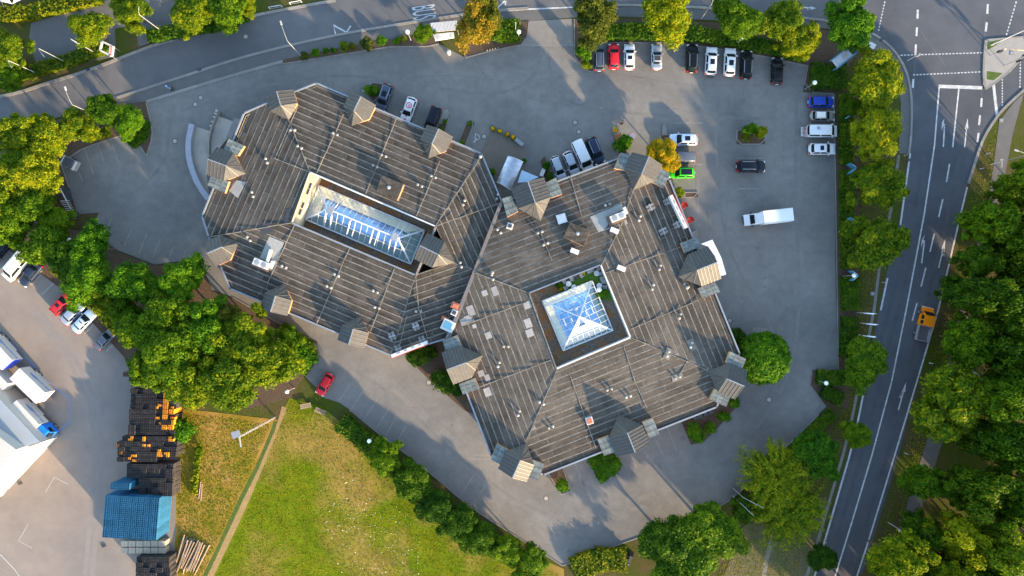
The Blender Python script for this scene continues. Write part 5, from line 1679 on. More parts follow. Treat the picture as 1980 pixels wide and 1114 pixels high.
ROWS = [(610, 102, 9, 1.4, 'shrub', "round green"), (589, 108, 9, .9, 'shrubo', "low olive"), (630, 99, 7, 1.3, 'shrub', "slim green"), (646, 98, 6, 1.1, 'shrub', "small green"), (666, 90, 10, 1.6, 'shruby', "yellow-green"), (681, 90, 8, 1.3, 'shrubo', "brownish"), (709, 85, 14, 1.8, 'shrubo', "wide olive"), (738, 79, 11, 1.8, 'shrub', "bright green"), (769, 78, 8, 1.0, 'shrub', "compact"), (780, 75, 8, 1.0, 'shrubo', "dull")]
ORD = ("first", "second", "third", "fourth", "fifth", "sixth", "seventh", "eighth", "ninth", "tenth")
for k, (x, y, r, h, kd, a) in enumerate(sorted(ROWS)):
    shrub(kd, x, y, r, h, a + " shrub, " + ORD[k] + " from the west in the footway bed", group="footway bed shrubs")
tree('maple', 820, 64, 20, 4, "pointed yellow-green small tree next to the bus shelter")
shrub('shrubd', 963, 66, 21, 2.6, "dark green clipped bush behind the autumn tree")
for x, y, r, h, lb in ((808, 690, 24, 2.2, "dark bush in the lawn corner below the seam between the blocks"), (862, 738, 27, 2.4, "dark bush in the lawn beside the west turret of the south block"), (884, 752, 16, 1.6, "smaller dark bush below the west turret of the south block"), (836, 682, 13, 1.5, "little dark bush against the sign eave")):
    shrub('shrubd', x, y, r, h, lb)
for x, y, r, h, lb in ((1087, 938, 14, 1.8, "round bright bush in the wedge bed under the south turret"), (1158, 893, 22, 1.8, "clipped green bush in the square bed, eave side"), (1182, 900, 22, 1.8, "clipped green bush in the square bed, drive side"), (1164, 918, 16, 1.5, "smaller green bush at the corner of the square bed"), (1346, 840, 19, 2.2, "round green bush at the point of the south-east bed"), (1374, 828, 13, 1.5, "smaller bush beside the round one in the south-east bed"), (1398, 805, 12, 1.2, "low bush midway along the south-east bed"), (1420, 778, 12, 1.3, "low bush at the turret end of the south-east bed")):
    shrub('shrub', x, y, r, h, lb)
shrub('shrub', 931, 322, 10, 1.6, "flower-speckled shrub against the north block's corner on the terrace")
shrub('shrub', 950, 333, 9, 1.3, "second flower-speckled shrub beside the barrel canopy")


# ---- hedges
def hedge(px, wd, h, label, leaf='hedge', seed=0, dens=26):
    rg = np.random.default_rng(seed + int(px[0][0]))
    pts = subdivide([P(x, y) for x, y in px], 1.0)
    C, Nn = [], []
    for a, c in zip(pts[:-1], pts[1:]):
        d = (c - a); L = d.length; d.normalize(); s = Vector((-d.y, d.x, 0))
        n = int(dens * L * (wd + 2 * h))
        hh = h * rg.uniform(.85, 1.12); ww = wd * rg.uniform(.9, 1.1)
        for _ in range(n):
            t = rg.uniform(0, L); k = rg.uniform(-1, 1) * (ww / 2 + hh)
            if abs(k) < ww / 2:
                p = a + d * t + s * k; z = hh + rg.normal() * .10; nn = Vector((0, 0, 1))
            else:
                sg = 1 if k > 0 else -1
                z = hh - (abs(k) - ww / 2); p = a + d * t + s * (sg * (ww / 2 + rg.normal() * .08)); nn = s * sg + Vector((0, 0, .3))
            bul = .18 * math.sin(t * 2.1 + a.x) + .12 * rg.normal()
            C.append((p.x, p.y, max(.05, z + bul * .5))); Nn.append((nn.x + rg.normal() * .45, nn.y + rg.normal() * .45, nn.z + rg.normal() * .45))
    o = empty("hedge", (0, 0, 0), label=label, cat="hedge")
    link("foliage", leaf_mesh("hedge_foliage", np.array(C), np.array(Nn), rg.uniform(.12, .27, len(C)), LEAF[leaf], seed=seed), o)
    link("core", strip_mesh(MB(), pts, wd * .86, 0, h * .82).mesh("hedge_core", LEAF['dark']), o)
    return o


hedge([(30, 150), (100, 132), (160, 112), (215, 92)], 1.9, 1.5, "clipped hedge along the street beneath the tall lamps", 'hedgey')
hedge([(290, 74), (350, 62), (420, 50), (480, 30)], 2.2, 1.3, "green hedge along the street below the top trees", 'hedge')
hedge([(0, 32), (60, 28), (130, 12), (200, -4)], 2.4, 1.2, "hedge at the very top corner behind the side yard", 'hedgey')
hedge([(1150, 66), (1230, 64), (1300, 66), (1352, 68)], 2.6, 1.5, "long hedge behind the red and white parked cars", 'hedge')
hedge([(1352, 70), (1400, 78), (1480, 92), (1552, 110)], 2.2, 1.2, "sloping hedge behind the black parked cars", 'hedge')
hedge([(1565, 150), (1610, 150), (1630, 150)], 4.2, 1.4, "square hedge block beside the blue car", 'hedge')
hedge([(1632, 185), (1634, 320)], 2.2, 1.3, "hedge in front of the blue and white cars along the car park", 'hedge')
hedge([(1634, 330), (1636, 520)], 2.2, 1.2, "hedge along the empty eastern car park edge by the sign boards", 'hedge', 3)
hedge([(1638, 535), (1642, 600)], 3.0, 1.4, "hedge north of the three white flags", 'hedge')
hedge([(1640, 612), (1636, 690)], 2.6, 1.2, "hedge standing behind the three white flags", 'hedge', 4)
hedge([(1576, 728), (1610, 730), (1640, 728)], 2.4, 1.3, "upper hedge block around the globe lamp at the drive corner", 'hedge')
hedge([(1588, 752), (1612, 768), (1625, 772)], 2.2, 1.2, "lower hedge block below the globe lamp at the drive corner", 'hedge')
hedge([(1608, 798), (1575, 826), (1545, 858)], 1.8, 1.1, "low hedge edging the drive below the corner", 'hedge')
hedge([(988, 44), (990, 84)], 2.8, 2.0, "dense hedge beside the paved crossing's west kerb", 'hedge')
hedge([(660, 812), (690, 838), (722, 862)], 3.2, 1.4, "dark green hedge along the meadow by the globe lamp", 'hedge')
hedge([(735, 872), (790, 925), (850, 985), (920, 1040), (1000, 1078)], 2.6, 2.0, "dark hedge bottom beneath the tree row along the meadow", 'hedge', 6)
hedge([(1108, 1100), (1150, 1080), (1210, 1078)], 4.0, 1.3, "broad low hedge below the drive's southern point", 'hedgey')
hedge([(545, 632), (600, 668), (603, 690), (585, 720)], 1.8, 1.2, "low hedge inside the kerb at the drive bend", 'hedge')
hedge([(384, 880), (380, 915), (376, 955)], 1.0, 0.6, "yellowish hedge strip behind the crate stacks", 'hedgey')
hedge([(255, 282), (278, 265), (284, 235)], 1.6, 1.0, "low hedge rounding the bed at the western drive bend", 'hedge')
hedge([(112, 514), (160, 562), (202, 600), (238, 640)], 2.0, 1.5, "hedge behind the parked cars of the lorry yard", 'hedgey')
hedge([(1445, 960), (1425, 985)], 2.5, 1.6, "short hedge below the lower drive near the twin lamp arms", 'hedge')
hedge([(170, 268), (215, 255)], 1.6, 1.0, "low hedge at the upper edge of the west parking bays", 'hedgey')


# ---- meadow grass and flowers
def inside(poly, x, y):
    c = False
    j = len(poly) - 1
    for i in range(len(poly)):
        if (poly[i][1] > y) != (poly[j][1] > y) and x < (poly[j][0] - poly[i][0]) * (y - poly[i][1]) / (poly[j][1] - poly[i][1]) + poly[i][0]:
            c = not c
        j = i
    return c


def tufts(name, px, n, size, m, label, cat, seed, hmul=1.0):
    rg = np.random.default_rng(seed)
    xs = [p[0] for p in px]; ys = [p[1] for p in px]
    C = []
    while len(C) < n:
        x, y = rg.uniform(min(xs), max(xs)), rg.uniform(min(ys), max(ys))
        if inside(px, x, y):
            p = P(x, y)
            C.append((p.x, p.y, rg.uniform(.01, .05) * hmul))
    Nn = rg.normal(size=(n, 3)) * .45 + np.array([0, 0, 1.0])
    me = leaf_mesh(name, np.array(C), Nn, rg.uniform(.5, 1.3, n) * size, m, .5, seed)
    link(name, me, label=label, cat=cat, kind="stuff")


MEADOW_PX = [(560, 775), (620, 790), (690, 850), (790, 930), (900, 1015), (1000, 1068), (1085, 1114), (1085, 1130), (412, 1130), (452, 1050), (490, 965), (540, 830)]
tufts("meadow_grass", MEADOW_PX, 15000, .12, M_TUFT, "tall sunlit meadow grass south of the drive", "grass", 3)
tufts("meadow_grass", [(350, 800), (440, 808), (524, 822), (463, 962), (390, 1114), (345, 1114), (345, 900)], 6000, .14, M_TUFT, "dry meadow grass beside the crate stacks", "grass", 4)
tufts("verge_grass", [(1660, 720), (1648, 800), (1620, 880), (1590, 960), (1540, 1114), (1385, 1114), (1450, 1010), (1520, 960), (1600, 870), (1625, 800)], 4000, .12, M_TUFT, "rough grass on the verge along the main road", "grass", 6, .6)
tufts("verge_grass", [(1740, 300), (1722, 430), (1690, 560), (1670, 680), (1650, 690), (1655, 560), (1660, 300)], 3000, .11, M_TUFT, "brown grass between hedge and road below the verge trees", "grass", 7, .6)
tufts("verge_grass", [(1925, 240), (1930, 260), (1905, 420), (1865, 560), (1828, 700), (1800, 830), (1760, 960), (1700, 1060), (1745, 880), (1790, 740), (1830, 590), (1858, 470), (1885, 350)], 3500, .11, M_TUFT, "shaded grass between road and cycle path", "grass", 8, .6)
tufts("meadow_flowers", [(640, 900), (740, 960), (800, 1000), (830, 1110), (660, 1110), (620, 1000)], 260, .075, M_FLOWER, "scattered white meadow flowers in the sunlit grass", "flowers", 5, 2.2)
tufts("lawn", [(800, 690), (830, 668), (862, 662), (905, 775), (900, 792), (850, 740)], 900, .12, LEAF['hedge'], "dark lawn in the corner below the block seam", "grass", 9, .6)

# ================================================================== VEHICLES
def paint(name, c, metal=0.0, rough=0.32):
    return mat("paint " + name, c, tuple(v * .93 for v in c), 0.5, rough, metal, coat=0.06, spec=0.22)


PAINT = {
    'black': paint('black', (.004, .0045, .006)), 'ink': paint('blue black', (.006, .008, .016)), 'white': paint('white', (.58, .585, .60)), 'red': paint('red', (.50, .012, .022)),
    'silver': paint('silver', (.36, .39, .44), .5), 'grey': paint('grey', (.10, .115, .145), .3), 'brown': paint('brown grey', (.26, .235, .22), .3), 'blue': paint('blue', (.010, .045, .30)), 'green': paint('green', (.03, .52, .01)),
    'orange': paint('orange', (.72, .19, .004)), 'lightblue': paint('ice silver', (.45, .55, .68), .3), 'slate': paint('slate', (.06, .075, .11), .3), 'cream': paint('cream', (.70, .66, .58)), 'navy': paint('navy', (.02, .03, .06), .2),
}
SHAPE = {  # L, W, H, belt, nose z, windscreen foot, windscreen head, rear head, rear foot (fractions of L from the middle), deck z
    'hatch': (4.2, 1.80, 1.48, .93, .70, .24, .07, -.34, -.45, .95),
    'suv': (4.6, 1.90, 1.70, 1.05, .82, .25, .10, -.38, -.46, 1.05),
    'estate': (4.75, 1.84, 1.50, .93, .70, .22, .07, -.38, -.46, .95),
    'sedan': (4.6, 1.80, 1.43, .90, .68, .21, .05, -.22, -.34, .95),
    'coupe': (4.2, 1.80, 1.32, .88, .66, .16, .01, -.20, -.30, .92),
    'mpv': (4.5, 1.85, 1.80, 1.05, .85, .33, .18, -.41, -.47, 1.05),
    'van': (5.1, 1.95, 1.98, 1.15, .95, .36, .22, -.45, -.48, 1.15),
}
CACHE = {}
SLOT = {}


def car_parts(kind):
    if kind in CACHE:
        return CACHE[kind]
    L, Wd, H, belt, nose, xc, xw, xr, xb, deck = SHAPE[kind]
    h = Wd / 2
    P_ = {}
    b = MB()
    st = [(-.5, .70, .50, .62), (-.49, .84, .34, .80), (-.46, .94, .26, deck), (-.40, .985, .24, deck + .01), (-.2, 1, .22, belt), (0, 1, .22, belt), (xc, .99, .22, belt), (.36, .965, .24, (belt + nose) / 2 + .06), (.44, .90, .26, nose + .04), (.48, .79, .34, nose - .06), (.5, .62, .46, nose - .18)]
    st.sort(key=lambda s: s[0])
    rows = []
    for x, wf, zb_, zt_ in st:
        w_ = h * wf
        zm = zb_ + (zt_ - zb_) * .55
        rows.append([(x * L, -w_ * .93, zb_), (x * L, -w_, zm), (x * L, -w_ * .97, zt_ - .10), (x * L, -w_ * .86, zt_), (x * L, -w_ * .45, zt_ + .03), (x * L, 0, zt_ + .04), (x * L, w_ * .45, zt_ + .03), (x * L, w_ * .86, zt_), (x * L, w_ * .97, zt_ - .10), (x * L, w_, zm), (x * L, w_ * .93, zb_)])
    n = 11
    vs = [p for r_ in rows for p in r_]
    fs = []
    for i in range(len(rows) - 1):
        for j in range(n - 1):
            fs.append((i * n + j, (i + 1) * n + j, (i + 1) * n + j + 1, i * n + j + 1))
        fs.append((i * n + n - 1, (i + 1) * n + n - 1, (i + 1) * n, i * n))
    fs.append(tuple(range(n)))
    fs.append(tuple(range((len(rows) - 1) * n + n - 1, (len(rows) - 1) * n - 1, -1)))
    b.add(vs, fs)
    # cabin: foot ring to roof ring
    tw = .70 if kind not in ('van', 'mpv') else .82
    ft = [(xb * L, .86), (xc * L, .86)]
    def ring(z, xa, xz, wf):
        return [Vector((xa, -h * wf, z)), Vector((xz, -h * wf, z)), Vector((xz + .12 * (1 if z < H - .1 else .6), -h * wf * .55, z)), Vector((xz + .12 * (1 if z < H - .1 else .6), h * wf * .55, z)), Vector((xz, h * wf, z)), Vector((xa, h * wf, z)), Vector((xa - .08, h * wf * .55, z)), Vector((xa - .08, -h * wf * .55, z))]
    r0 = ring(belt - .04, xb * L, xc * L, .90)
    r1 = ring(H - .05, xr * L, xw * L, tw)
    r2 = ring(H, (xr + .03) * L, (xw - .03) * L, tw * .86)
    vs = r0 + r1 + r2
    fs = []
    for q in range(2):
        for j in range(8):
            fs.append((q * 8 + j, q * 8 + (j + 1) % 8, q * 8 + 8 + (j + 1) % 8, q * 8 + 8 + j))
    fs.append(tuple(range(16, 24)))
    b.add(vs, fs)
    P_['body'] = b.mesh("car_body_" + kind, M_WHITEM, True)

    def pane(q, off=.022, inset=.07):
        c = sum(q, Vector()) / len(q)
        nn = (q[1] - q[0]).cross(q[2] - q[0]).normalized()
        if nn.dot(c - Vector((0, 0, .6))) < 0:
            nn = -nn
        qq = [p + (c - p).normalized() * inset + nn * off for p in q]
        return qq
    f = lambda a, c, t: a.lerp(c, t)
    # windscreen: three facets
    def strip(idx, lo, hi):
        m = MB()
        cols = [(f(r0[i], r1[i], lo), f(r0[i], r1[i], hi)) for i in idx]
        nn = (cols[-1][0] - cols[0][0]).cross(cols[0][1] - cols[0][0]).normalized()
        c = sum((p for cc in cols for p in cc), Vector()) / (2 * len(cols))
        if nn.dot(c - Vector((0, 0, .6))) < 0:
            nn = -nn
        vv = []
        for k, (a, d) in enumerate(cols):
            e = .07 if k in (0, len(cols) - 1) else 0
            s = (c - a); s.z = 0; s.x = 0
            s = s.normalized() * e if s.length > 0 else s
            vv += [a + s + nn * .022, d + s + nn * .022]
        m.add(vv, [(2 * k, 2 * k + 2, 2 * k + 3, 2 * k + 1) for k in range(len(cols) - 1)])
        return m
    P_['windscreen'] = strip((1, 2, 3, 4), .06, .97).mesh("windscreen", M_CGLASS)
    P_['rear_window'] = strip((5, 6, 7, 0), .25, .93).mesh("rear_window", M_CGLASS)
    for nm, (i0, i1) in (('side_window_r', (0, 1)), ('side_window_l', (4, 5))):
        a, c, d, g = f(r0[i0], r1[i0], .12), f(r0[i1], r1[i1], .12), f(r0[i1], r1[i1], .9), f(r0[i0], r1[i0], .9)
        nn = Vector((0, -1 if i0 == 0 else 1, .35)).normalized() * .02
        m = MB()
        for t0, t1 in ((.03, .47), (.53, .95)):
            m.add([a.lerp(c, t0) + nn, a.lerp(c, t1) + nn, g.lerp(d, t1) + nn, g.lerp(d, t0) + nn], [(0, 1, 2, 3)])
        P_[nm] = m.mesh("side_window", M_CGLASS)
    sr0, sr1 = (xr + .16) * L, (xw - .06) * L
    P_['sunroof'] = MB().box(((sr0 + sr1) / 2, 0, H + .005), ((sr1 - sr0) * .72, h * tw * 1.12, .03)).mesh("sunroof", M_SUNROOF)
    P_['panorama'] = MB().box(((xr + xw) / 2 * L, 0, H + .005), ((xw - xr) * L * .86, h * tw * 1.55, .03)).mesh("panorama_roof", M_SUNROOF)
    P_['rail'] = MB().box(((xr + xw) / 2 * L, 0, H + .03), ((xw - xr) * L * .9, .06, .07)).mesh("roof_rail", M_RIM)
    P_['head'] = MB().box((0, 0, 0), (.30, .42, .16), taper=.8).mesh("headlight", M_HEAD)
    P_['tail'] = MB().box((0, 0, 0), (.22, .34, .20), taper=.85).mesh("tail_light", M_TAIL)
    P_['mirror'] = MB().box((0, 0, 0), (.16, .26, .16), taper=.8).mesh("mirror", M_WHITEM)
    P_['plate'] = MB().box((0, 0, 0), (.04, .52, .12)).mesh("number_plate", M_PLATE)
    P_['bumper'] = MB().box((-.485 * L, 0, .46), (.16, Wd * .80, .22), taper=.9).mesh("bumper", M_DARKM)
    P_['door_line'] = None
    CACHE[kind] = P_
    return P_


tyre_me = MB().tube((0, -.11, 0), (0, .11, 0), .33, n=16).mesh("tyre", M_TYRE)
rim_me = MB().tube((0, -.125, 0), (0, .125, 0), .21, n=12).mesh("rim", M_RIM)


def own(o, m):
    """give a copy its own paint while it shares mesh data"""
    o.material_slots[0].link = 'OBJECT'
    o.material_slots[0].material = m
    return o


def car(kind, color, px, py, dx, dy, label, cat="car", sunroof=None, rails=False, roof=None, scale=1.0, group="cars"):
    p = P(px, py, .8)
    parts = car_parts(kind)
    L, Wd, H, belt, nose, xc, xw, xr, xb, deck = SHAPE[kind]
    nm = {'van': 'parked_van', 'mpv': 'parked_car'}.get(kind, 'parked_car')
    o = empty(nm, (p.x, p.y, .01), heading(dx, dy), label=label, cat=cat, group=group)
    scale *= 1.07
    o.scale = (scale, scale, scale)
    m = PAINT[color]
    own(link("body", parts['body'], o), m)
    for k in ('windscreen', 'rear_window'):
        link(k, parts[k], o)
    link("side_window", parts['side_window_l'], o)
    link("side_window", parts['side_window_r'], o)
    if sunroof:
        link("roof_glass", parts[sunroof], o)
    if roof:
        own(link("roof_panel", parts['panorama'], o, (0, 0, .003)), roof)
    if rails:
        for s in (-1, 1):
            link("roof_rail", parts['rail'], o, (0, s * Wd / 2 * .62, 0))
    for s in (-1, 1):
        link("headlight", parts['head'], o, (L * .455, s * Wd * .36, nose - .07))
        link("tail_light", parts['tail'], o, (-L * .475, s * Wd * .38, deck - .14))
        own(link("mirror", parts['mirror'], o, (L * (xc - .05), s * Wd * .53, belt + .05)), m)
        for x in (.30, -.29):
            wheel = link("wheel", tyre_me, o, (x * L, s * (Wd / 2 - .13), .33))
            link("rim", rim_me, wheel)
    link("bumper", parts['bumper'], o)
    link("number_plate", parts['plate'], o, (-L * .5 - .02, 0, .62))
    return o


G1 = "cars parked below the north hedge"
car('estate', 'slate', 1159, 109, 0, -1, "dark estate car with silver roof rails, first in the row by the crossing", rails=True, group=G1)
c_red = car('hatch', 'red', 1187, 109, 0, -1, "red hatchback between the dark estate and a white car", group=G1)
lettering("window_sticker", "SV", None, .5, .75, 0, 0, M_WHITE, c_red, loc=(-1.62, 0, 1.37), rot=(0, R(-28), R(-90)))
car('hatch', 'white', 1217, 110, 0, -1, "white hatchback with a dark sunroof next to the red car", sunroof='sunroof', group=G1)
car('coupe', 'silver', 1270, 110, 0, -1, "silver convertible with a black soft top parked alone", roof=M_DARKM, group=G1)
car('suv', 'black', 1338, 113, 0.03, -1, "black estate car with bright roof rails beside two white cars", rails=True, group=G1)
c6 = car('suv', 'white', 1375, 118, .06, -1, "white car with sunroof and a rear carrier, left of its twin", sunroof='sunroof', group=G1)
car('suv', 'white', 1411, 120, .06, -1, "white car with sunroof, right of its twin", sunroof='sunroof', group=G1)
car('suv', 'black', 1443, 125, .04, -1, "black car with rails next to the second white car", rails=True, group=G1)
car('hatch', 'black', 1503, 137, .03, -1, "black hatchback with red tail lights standing apart at the row's end", scale=1.04, group=G1)
# rear carrier of the white car
link("rear_carrier", MB().box((-2.55, 0, .7), (.35, 1.0, .25)).box((-2.35, 0, .5), (.5, .2, .1)).mesh("rear_carrier", M_DARKM), c6)
G2 = "cars facing the east hedge"
car('hatch', 'blue', 1588, 197, 1, 0, "deep blue hatchback at the hedge corner", roof=None, group=G2)
car('hatch', 'brown', 1591, 224, 1, 0, "brown-grey hatchback with a pale roof facing the hedge", roof=PAINT['cream'], scale=.95, group=G2)
camper = car('van', 'white', 1588, 254, 1, 0, "white camper van with bicycles on its tail", cat="van", group=G2)
link("roof_hatch", MB().box((-1.0, .25, 2.02), (.5, .45, .1)).mesh("roof_hatch", M_GREYM), camper)
for dx_ in (-2.75, -2.98):
    bk = empty("carried_bicycle", (0, 0, 0), parent=camper)
    for s in (-.42, .42):
        mb = MB()
        pts = [(dx_, s + .3 * math.cos(t), .95 + .3 * math.sin(t)) for t in [i * .571 for i in range(12)]]
        link("bicycle_wheel", mb.path(pts, .03, 5).mesh("bicycle_wheel", M_DARKM), bk)
    link("bicycle_frame", MB().path([(dx_, -.42, .95), (dx_, -.1, 1.3), (dx_, .35, 1.35), (dx_, .42, .95)], .03, 5).mesh("bicycle_frame", PAINT['red']), bk)
link("tail_rack", MB().box((-2.85, 0, .5), (.7, 1.5, .12)).mesh("tail_rack", M_WHITEM), camper)
car('hatch', 'white', 1590, 288, 1, 0, "white hatchback with a black sunroof, last facing the hedge", sunroof='sunroof', scale=1.05, group=G2)
G3 = "cars by the golden tree"
car('suv', 'lightblue', 1322, 270, -1, 0, "silver white car with dark sunroof above the golden tree", sunroof='sunroof', group=G3)
car('mpv', 'grey', 1319, 305, -1, 0, "dark grey van-like car half under the golden tree", group=G3)
car('suv', 'green', 1318, 334, -1, 0, "vivid green car with a black glass roof", sunroof='panorama', scale=.94, group=G3)
car('suv', 'ink', 1452, 322, 1, 0, "black car standing alone below the island planter", rails=True, scale=1.02, group=G3)
G4 = "cars nosed to the north eave"
car('estate', 'silver', 1080, 326, 17, 45, "grey silver estate nearest the clipped bush at the eave", group=G4, scale=.92, rails=True)
car('hatch', 'silver', 1105, 316, 17, 42, "small silver car beside the white van at the eave", group=G4)
car('van', 'white', 1126, 301, 20, 45, "white van parked nose to the eave", cat="van", group=G4, scale=1.04)
car('suv', 'navy', 1151, 292, 18, 42, "dark navy car to the east of the white van", rails=True, group=G4)
G5 = "cars at the north-west eave"
car('suv', 'slate', 743, 189, -16, 44, "dark slate car with sunroof tucked against the small planted bed", sunroof='sunroof', rails=True, group=G5)
c_sv = car('hatch', 'white', 790, 212, -15, 42, "white company car with red roof emblem and red bonnet stripe", group=G5)
rr = lettering("roof_emblem", "R", None, .5, .42, 0, 0, PAINT['red'], c_sv, loc=(-.55, 0, 1.505), rot=(0, 0, R(-90)))
b = MB()
for i in range(20):
    t0, t1 = 2 * math.pi * i / 20, 2 * math.pi * (i + 1) / 20
    b.add([(-.55 + r_ * math.cos(t), r_ * math.sin(t), 1.503) for r_, t in ((.38, t0), (.50, t0), (.50, t1), (.38, t1))], [(0, 1, 2, 3)])
link("roof_emblem_ring", b.mesh("roof_emblem_ring", PAINT['red']), c_sv)
link("bonnet_stripe", MB().box((1.45, 0, .90), (.95, .30, .02), rot=Matrix.Rotation(R(9), 3, 'Y')).mesh("bonnet_stripe", PAINT['red']), c_sv)
car('mpv', 'ink', 836, 231, -16, 44, "blue-black van-like car half hidden by the third dormer", group=G5, scale=.98)
car('hatch', 'red', 628, 744, -20, 33, "red hatchback alone at the drive bend by the thicket", scale=.92, group="red car")
G6 = "cars of the lorry yard"
car('van', 'cream', 34, 514, -26, 30, "cream white van in the lorry yard beneath the trees", cat="van", group=G6, scale=1.1)
car('sedan', 'navy', 58, 530, -26, 30, "dark blue saloon beside the cream van", group=G6)
car('sedan', 'ink', 0, 482, -26, 30, "dark car cut by the frame edge above the cream van", group=G6)
car('hatch', 'red', 119, 587, 26, -27, "red car with sunroof in the lorry yard", sunroof='sunroof', group=G6)
car('sedan', 'silver', 141, 605, 26, -27, "silver saloon between the red car and the ice silver car", group=G6)
car('sedan', 'lightblue', 162, 621, 26, -27, "ice silver saloon with small sunroof in the lorry yard", sunroof='sunroof', group=G6)
car('sedan', 'grey', 203, 655, 26, -27, "grey saloon standing apart at the end of the yard row", group=G6, scale=.9)

# ---- white box truck
p = P(1484, 421, 1.5)
trk = empty("box_truck", (p.x, p.y, .01), heading(-88, 10), label="white box truck with long pale body parked alone in the east car park", cat="truck")
b = MB()
prof = [(1.2, .5), (3.75, .5), (4.0, .75), (3.95, 1.1), (3.1, 1.35), (2.3, 2.15), (1.2, 2.2)]
n = len(prof)
vs = [(x, -.95, z) for x, z in prof] + [(x, .95, z) for x, z in prof]
b.add(vs, [tuple(range(n)), tuple(range(2 * n - 1, n - 1, -1))] + [((k + 1) % n, k, n + k, n + (k + 1) % n) for k in range(n)])
link("cab", b.mesh("cab", PAINT['white']), trk)
link("windscreen", MB().add([(3.02, -.82, 1.45), (3.02, .82, 1.45), (2.42, .75, 2.06), (2.42, -.75, 2.06)], [(0, 1, 2, 3)]).mesh("windscreen", M_CGLASS), trk)
for v_ in trk.children[-1].data.vertices:
    v_.co += Vector((.03, 0, .03))
link("roof_deflector", MB().add([(2.2, -.7, 2.2), (2.2, .7, 2.2), (1.25, 1.05, 3.0), (1.25, -1.05, 3.0), (1.25, -.9, 2.15), (1.25, .9, 2.15)], [(0, 1, 2, 3), (0, 3, 4), (1, 5, 2), (3, 2, 5, 4)]).mesh("roof_deflector", PAINT['white']), trk)
link("cargo_box", MB().box((-1.35, 0, 1.9), (5.1, 2.25, 2.3)).mesh("cargo_box", mat("grp panel", (.58, .60, .61), (.54, .565, .58), .4, .5)), trk)
for y in (-1.1, 1.1):
    link("roof_edge", MB().box((-1.35, y, 3.07), (5.1, .07, .06)).mesh("roof_edge", M_WHITEM), trk)
link("grille", MB().box((3.98, 0, .85), (.12, 1.5, .3)).mesh("grille", M_DARKM), trk)
for s in (-1, 1):
    link("headlight", MB().box((3.86, s * .72, 1.02), (.25, .35, .2)).mesh("headlight", M_HEAD), trk)
    link("mirror", MB().box((2.75, s * 1.15, 1.55), (.2, .3, .4)).mesh("mirror", M_DARKM), trk)
    for x in (2.9, -2.2):
        wl = link("wheel", tyre_me, trk, (x, s * .85, .36), scale=(1.1, 1.2, 1.1))
        link("rim", rim_me, wl)
link("chassis", MB().box((-.6, 0, .6), (6.4, 1.0, .25)).mesh("chassis", M_DARKM), trk)

# ---- orange pickup on the road
p = P(1787, 627, .9)
pk = empty("pickup_truck", (p.x, p.y, .015), heading(13, -57), label="orange pickup truck with grey open load bed driving on the main road", cat="truck")
pk.scale = (1.12, 1.12, 1.12)
b = MB()
prof = [(-.2, .45), (2.55, .45), (2.7, .7), (2.6, 1.0), (2.0, 1.15), (1.35, 1.95), (-.2, 2.0)]
n = len(prof)
vs = []
for sy, k in ((-1, 1), (1, 1)):
    for x, z in prof:
        wf = .95 if z < 1.3 else .80
        if x > 2.4: wf = .78
        vs.append((x, sy * wf, z))
b.add(vs, [tuple(range(n)), tuple(range(2 * n - 1, n - 1, -1))] + [((k + 1) % n, k, n + k, n + (k + 1) % n) for k in range(n)])
link("cab", b.mesh("cab", PAINT['orange']), pk)
link("windscreen", MB().add([(1.97, -.80, 1.22), (1.97, .80, 1.22), (1.42, .72, 1.92), (1.42, -.72, 1.92)], [(0, 1, 2, 3)]).mesh("windscreen", M_CGLASS), pk)
for v_ in pk.children[-1].data.vertices:
    v_.co += Vector((.03, 0, .03))
for s in (-1, 1):
    link("side_window", MB().add([(1.5, s * .93, 1.25), (.7, s * .93, 1.25), (.7, s * .84, 1.85), (1.2, s * .84, 1.85)], [(0, 1, 2, 3)]).mesh("side_window", M_CGLASS), pk)
    link("side_window", MB().add([(.5, s * .93, 1.25), (-.05, s * .93, 1.25), (-.05, s * .84, 1.85), (.5, s * .84, 1.85)], [(0, 1, 2, 3)]).mesh("side_window", M_CGLASS), pk)
    link("bed_side", MB().box((-1.45, s * .94, 1.05), (2.3, .12, .5)).mesh("bed_side", M_GREYM), pk)
    link("mirror", MB().box((1.7, s * 1.12, 1.3), (.18, .26, .3)).mesh("mirror", M_DARKM), pk)
    link("headlight", MB().box((2.52, s * .62, .92), (.3, .35, .18)).mesh("headlight", M_HEAD), pk)
    link("tail_light", MB().box((-2.58, s * .85, .75), (.1, .2, .2)).mesh("tail_light", M_TAIL), pk)
    for x in (1.75, -1.6):
        wl = link("wheel", tyre_me, pk, (x, s * .85, .35), scale=(1.05, 1.1, 1.05))
        link("rim", rim_me, wl)
for x in (-2.6, -.3):
    link("bed_end", MB().box((x, 0, 1.05), (.10, 1.9, .5)).mesh("bed_end", M_GREYM), pk)
link("load_bed", MB().box((-1.45, 0, .78), (2.3, 1.8, .12)).mesh("load_bed", mat("worn load floor", (.13, .105, .10), (.10, .085, .08), 2, .8)), pk)
link("bumper", MB().box((2.68, 0, .6), (.14, 1.6, .3)).mesh("bumper", M_WHITEM), pk)


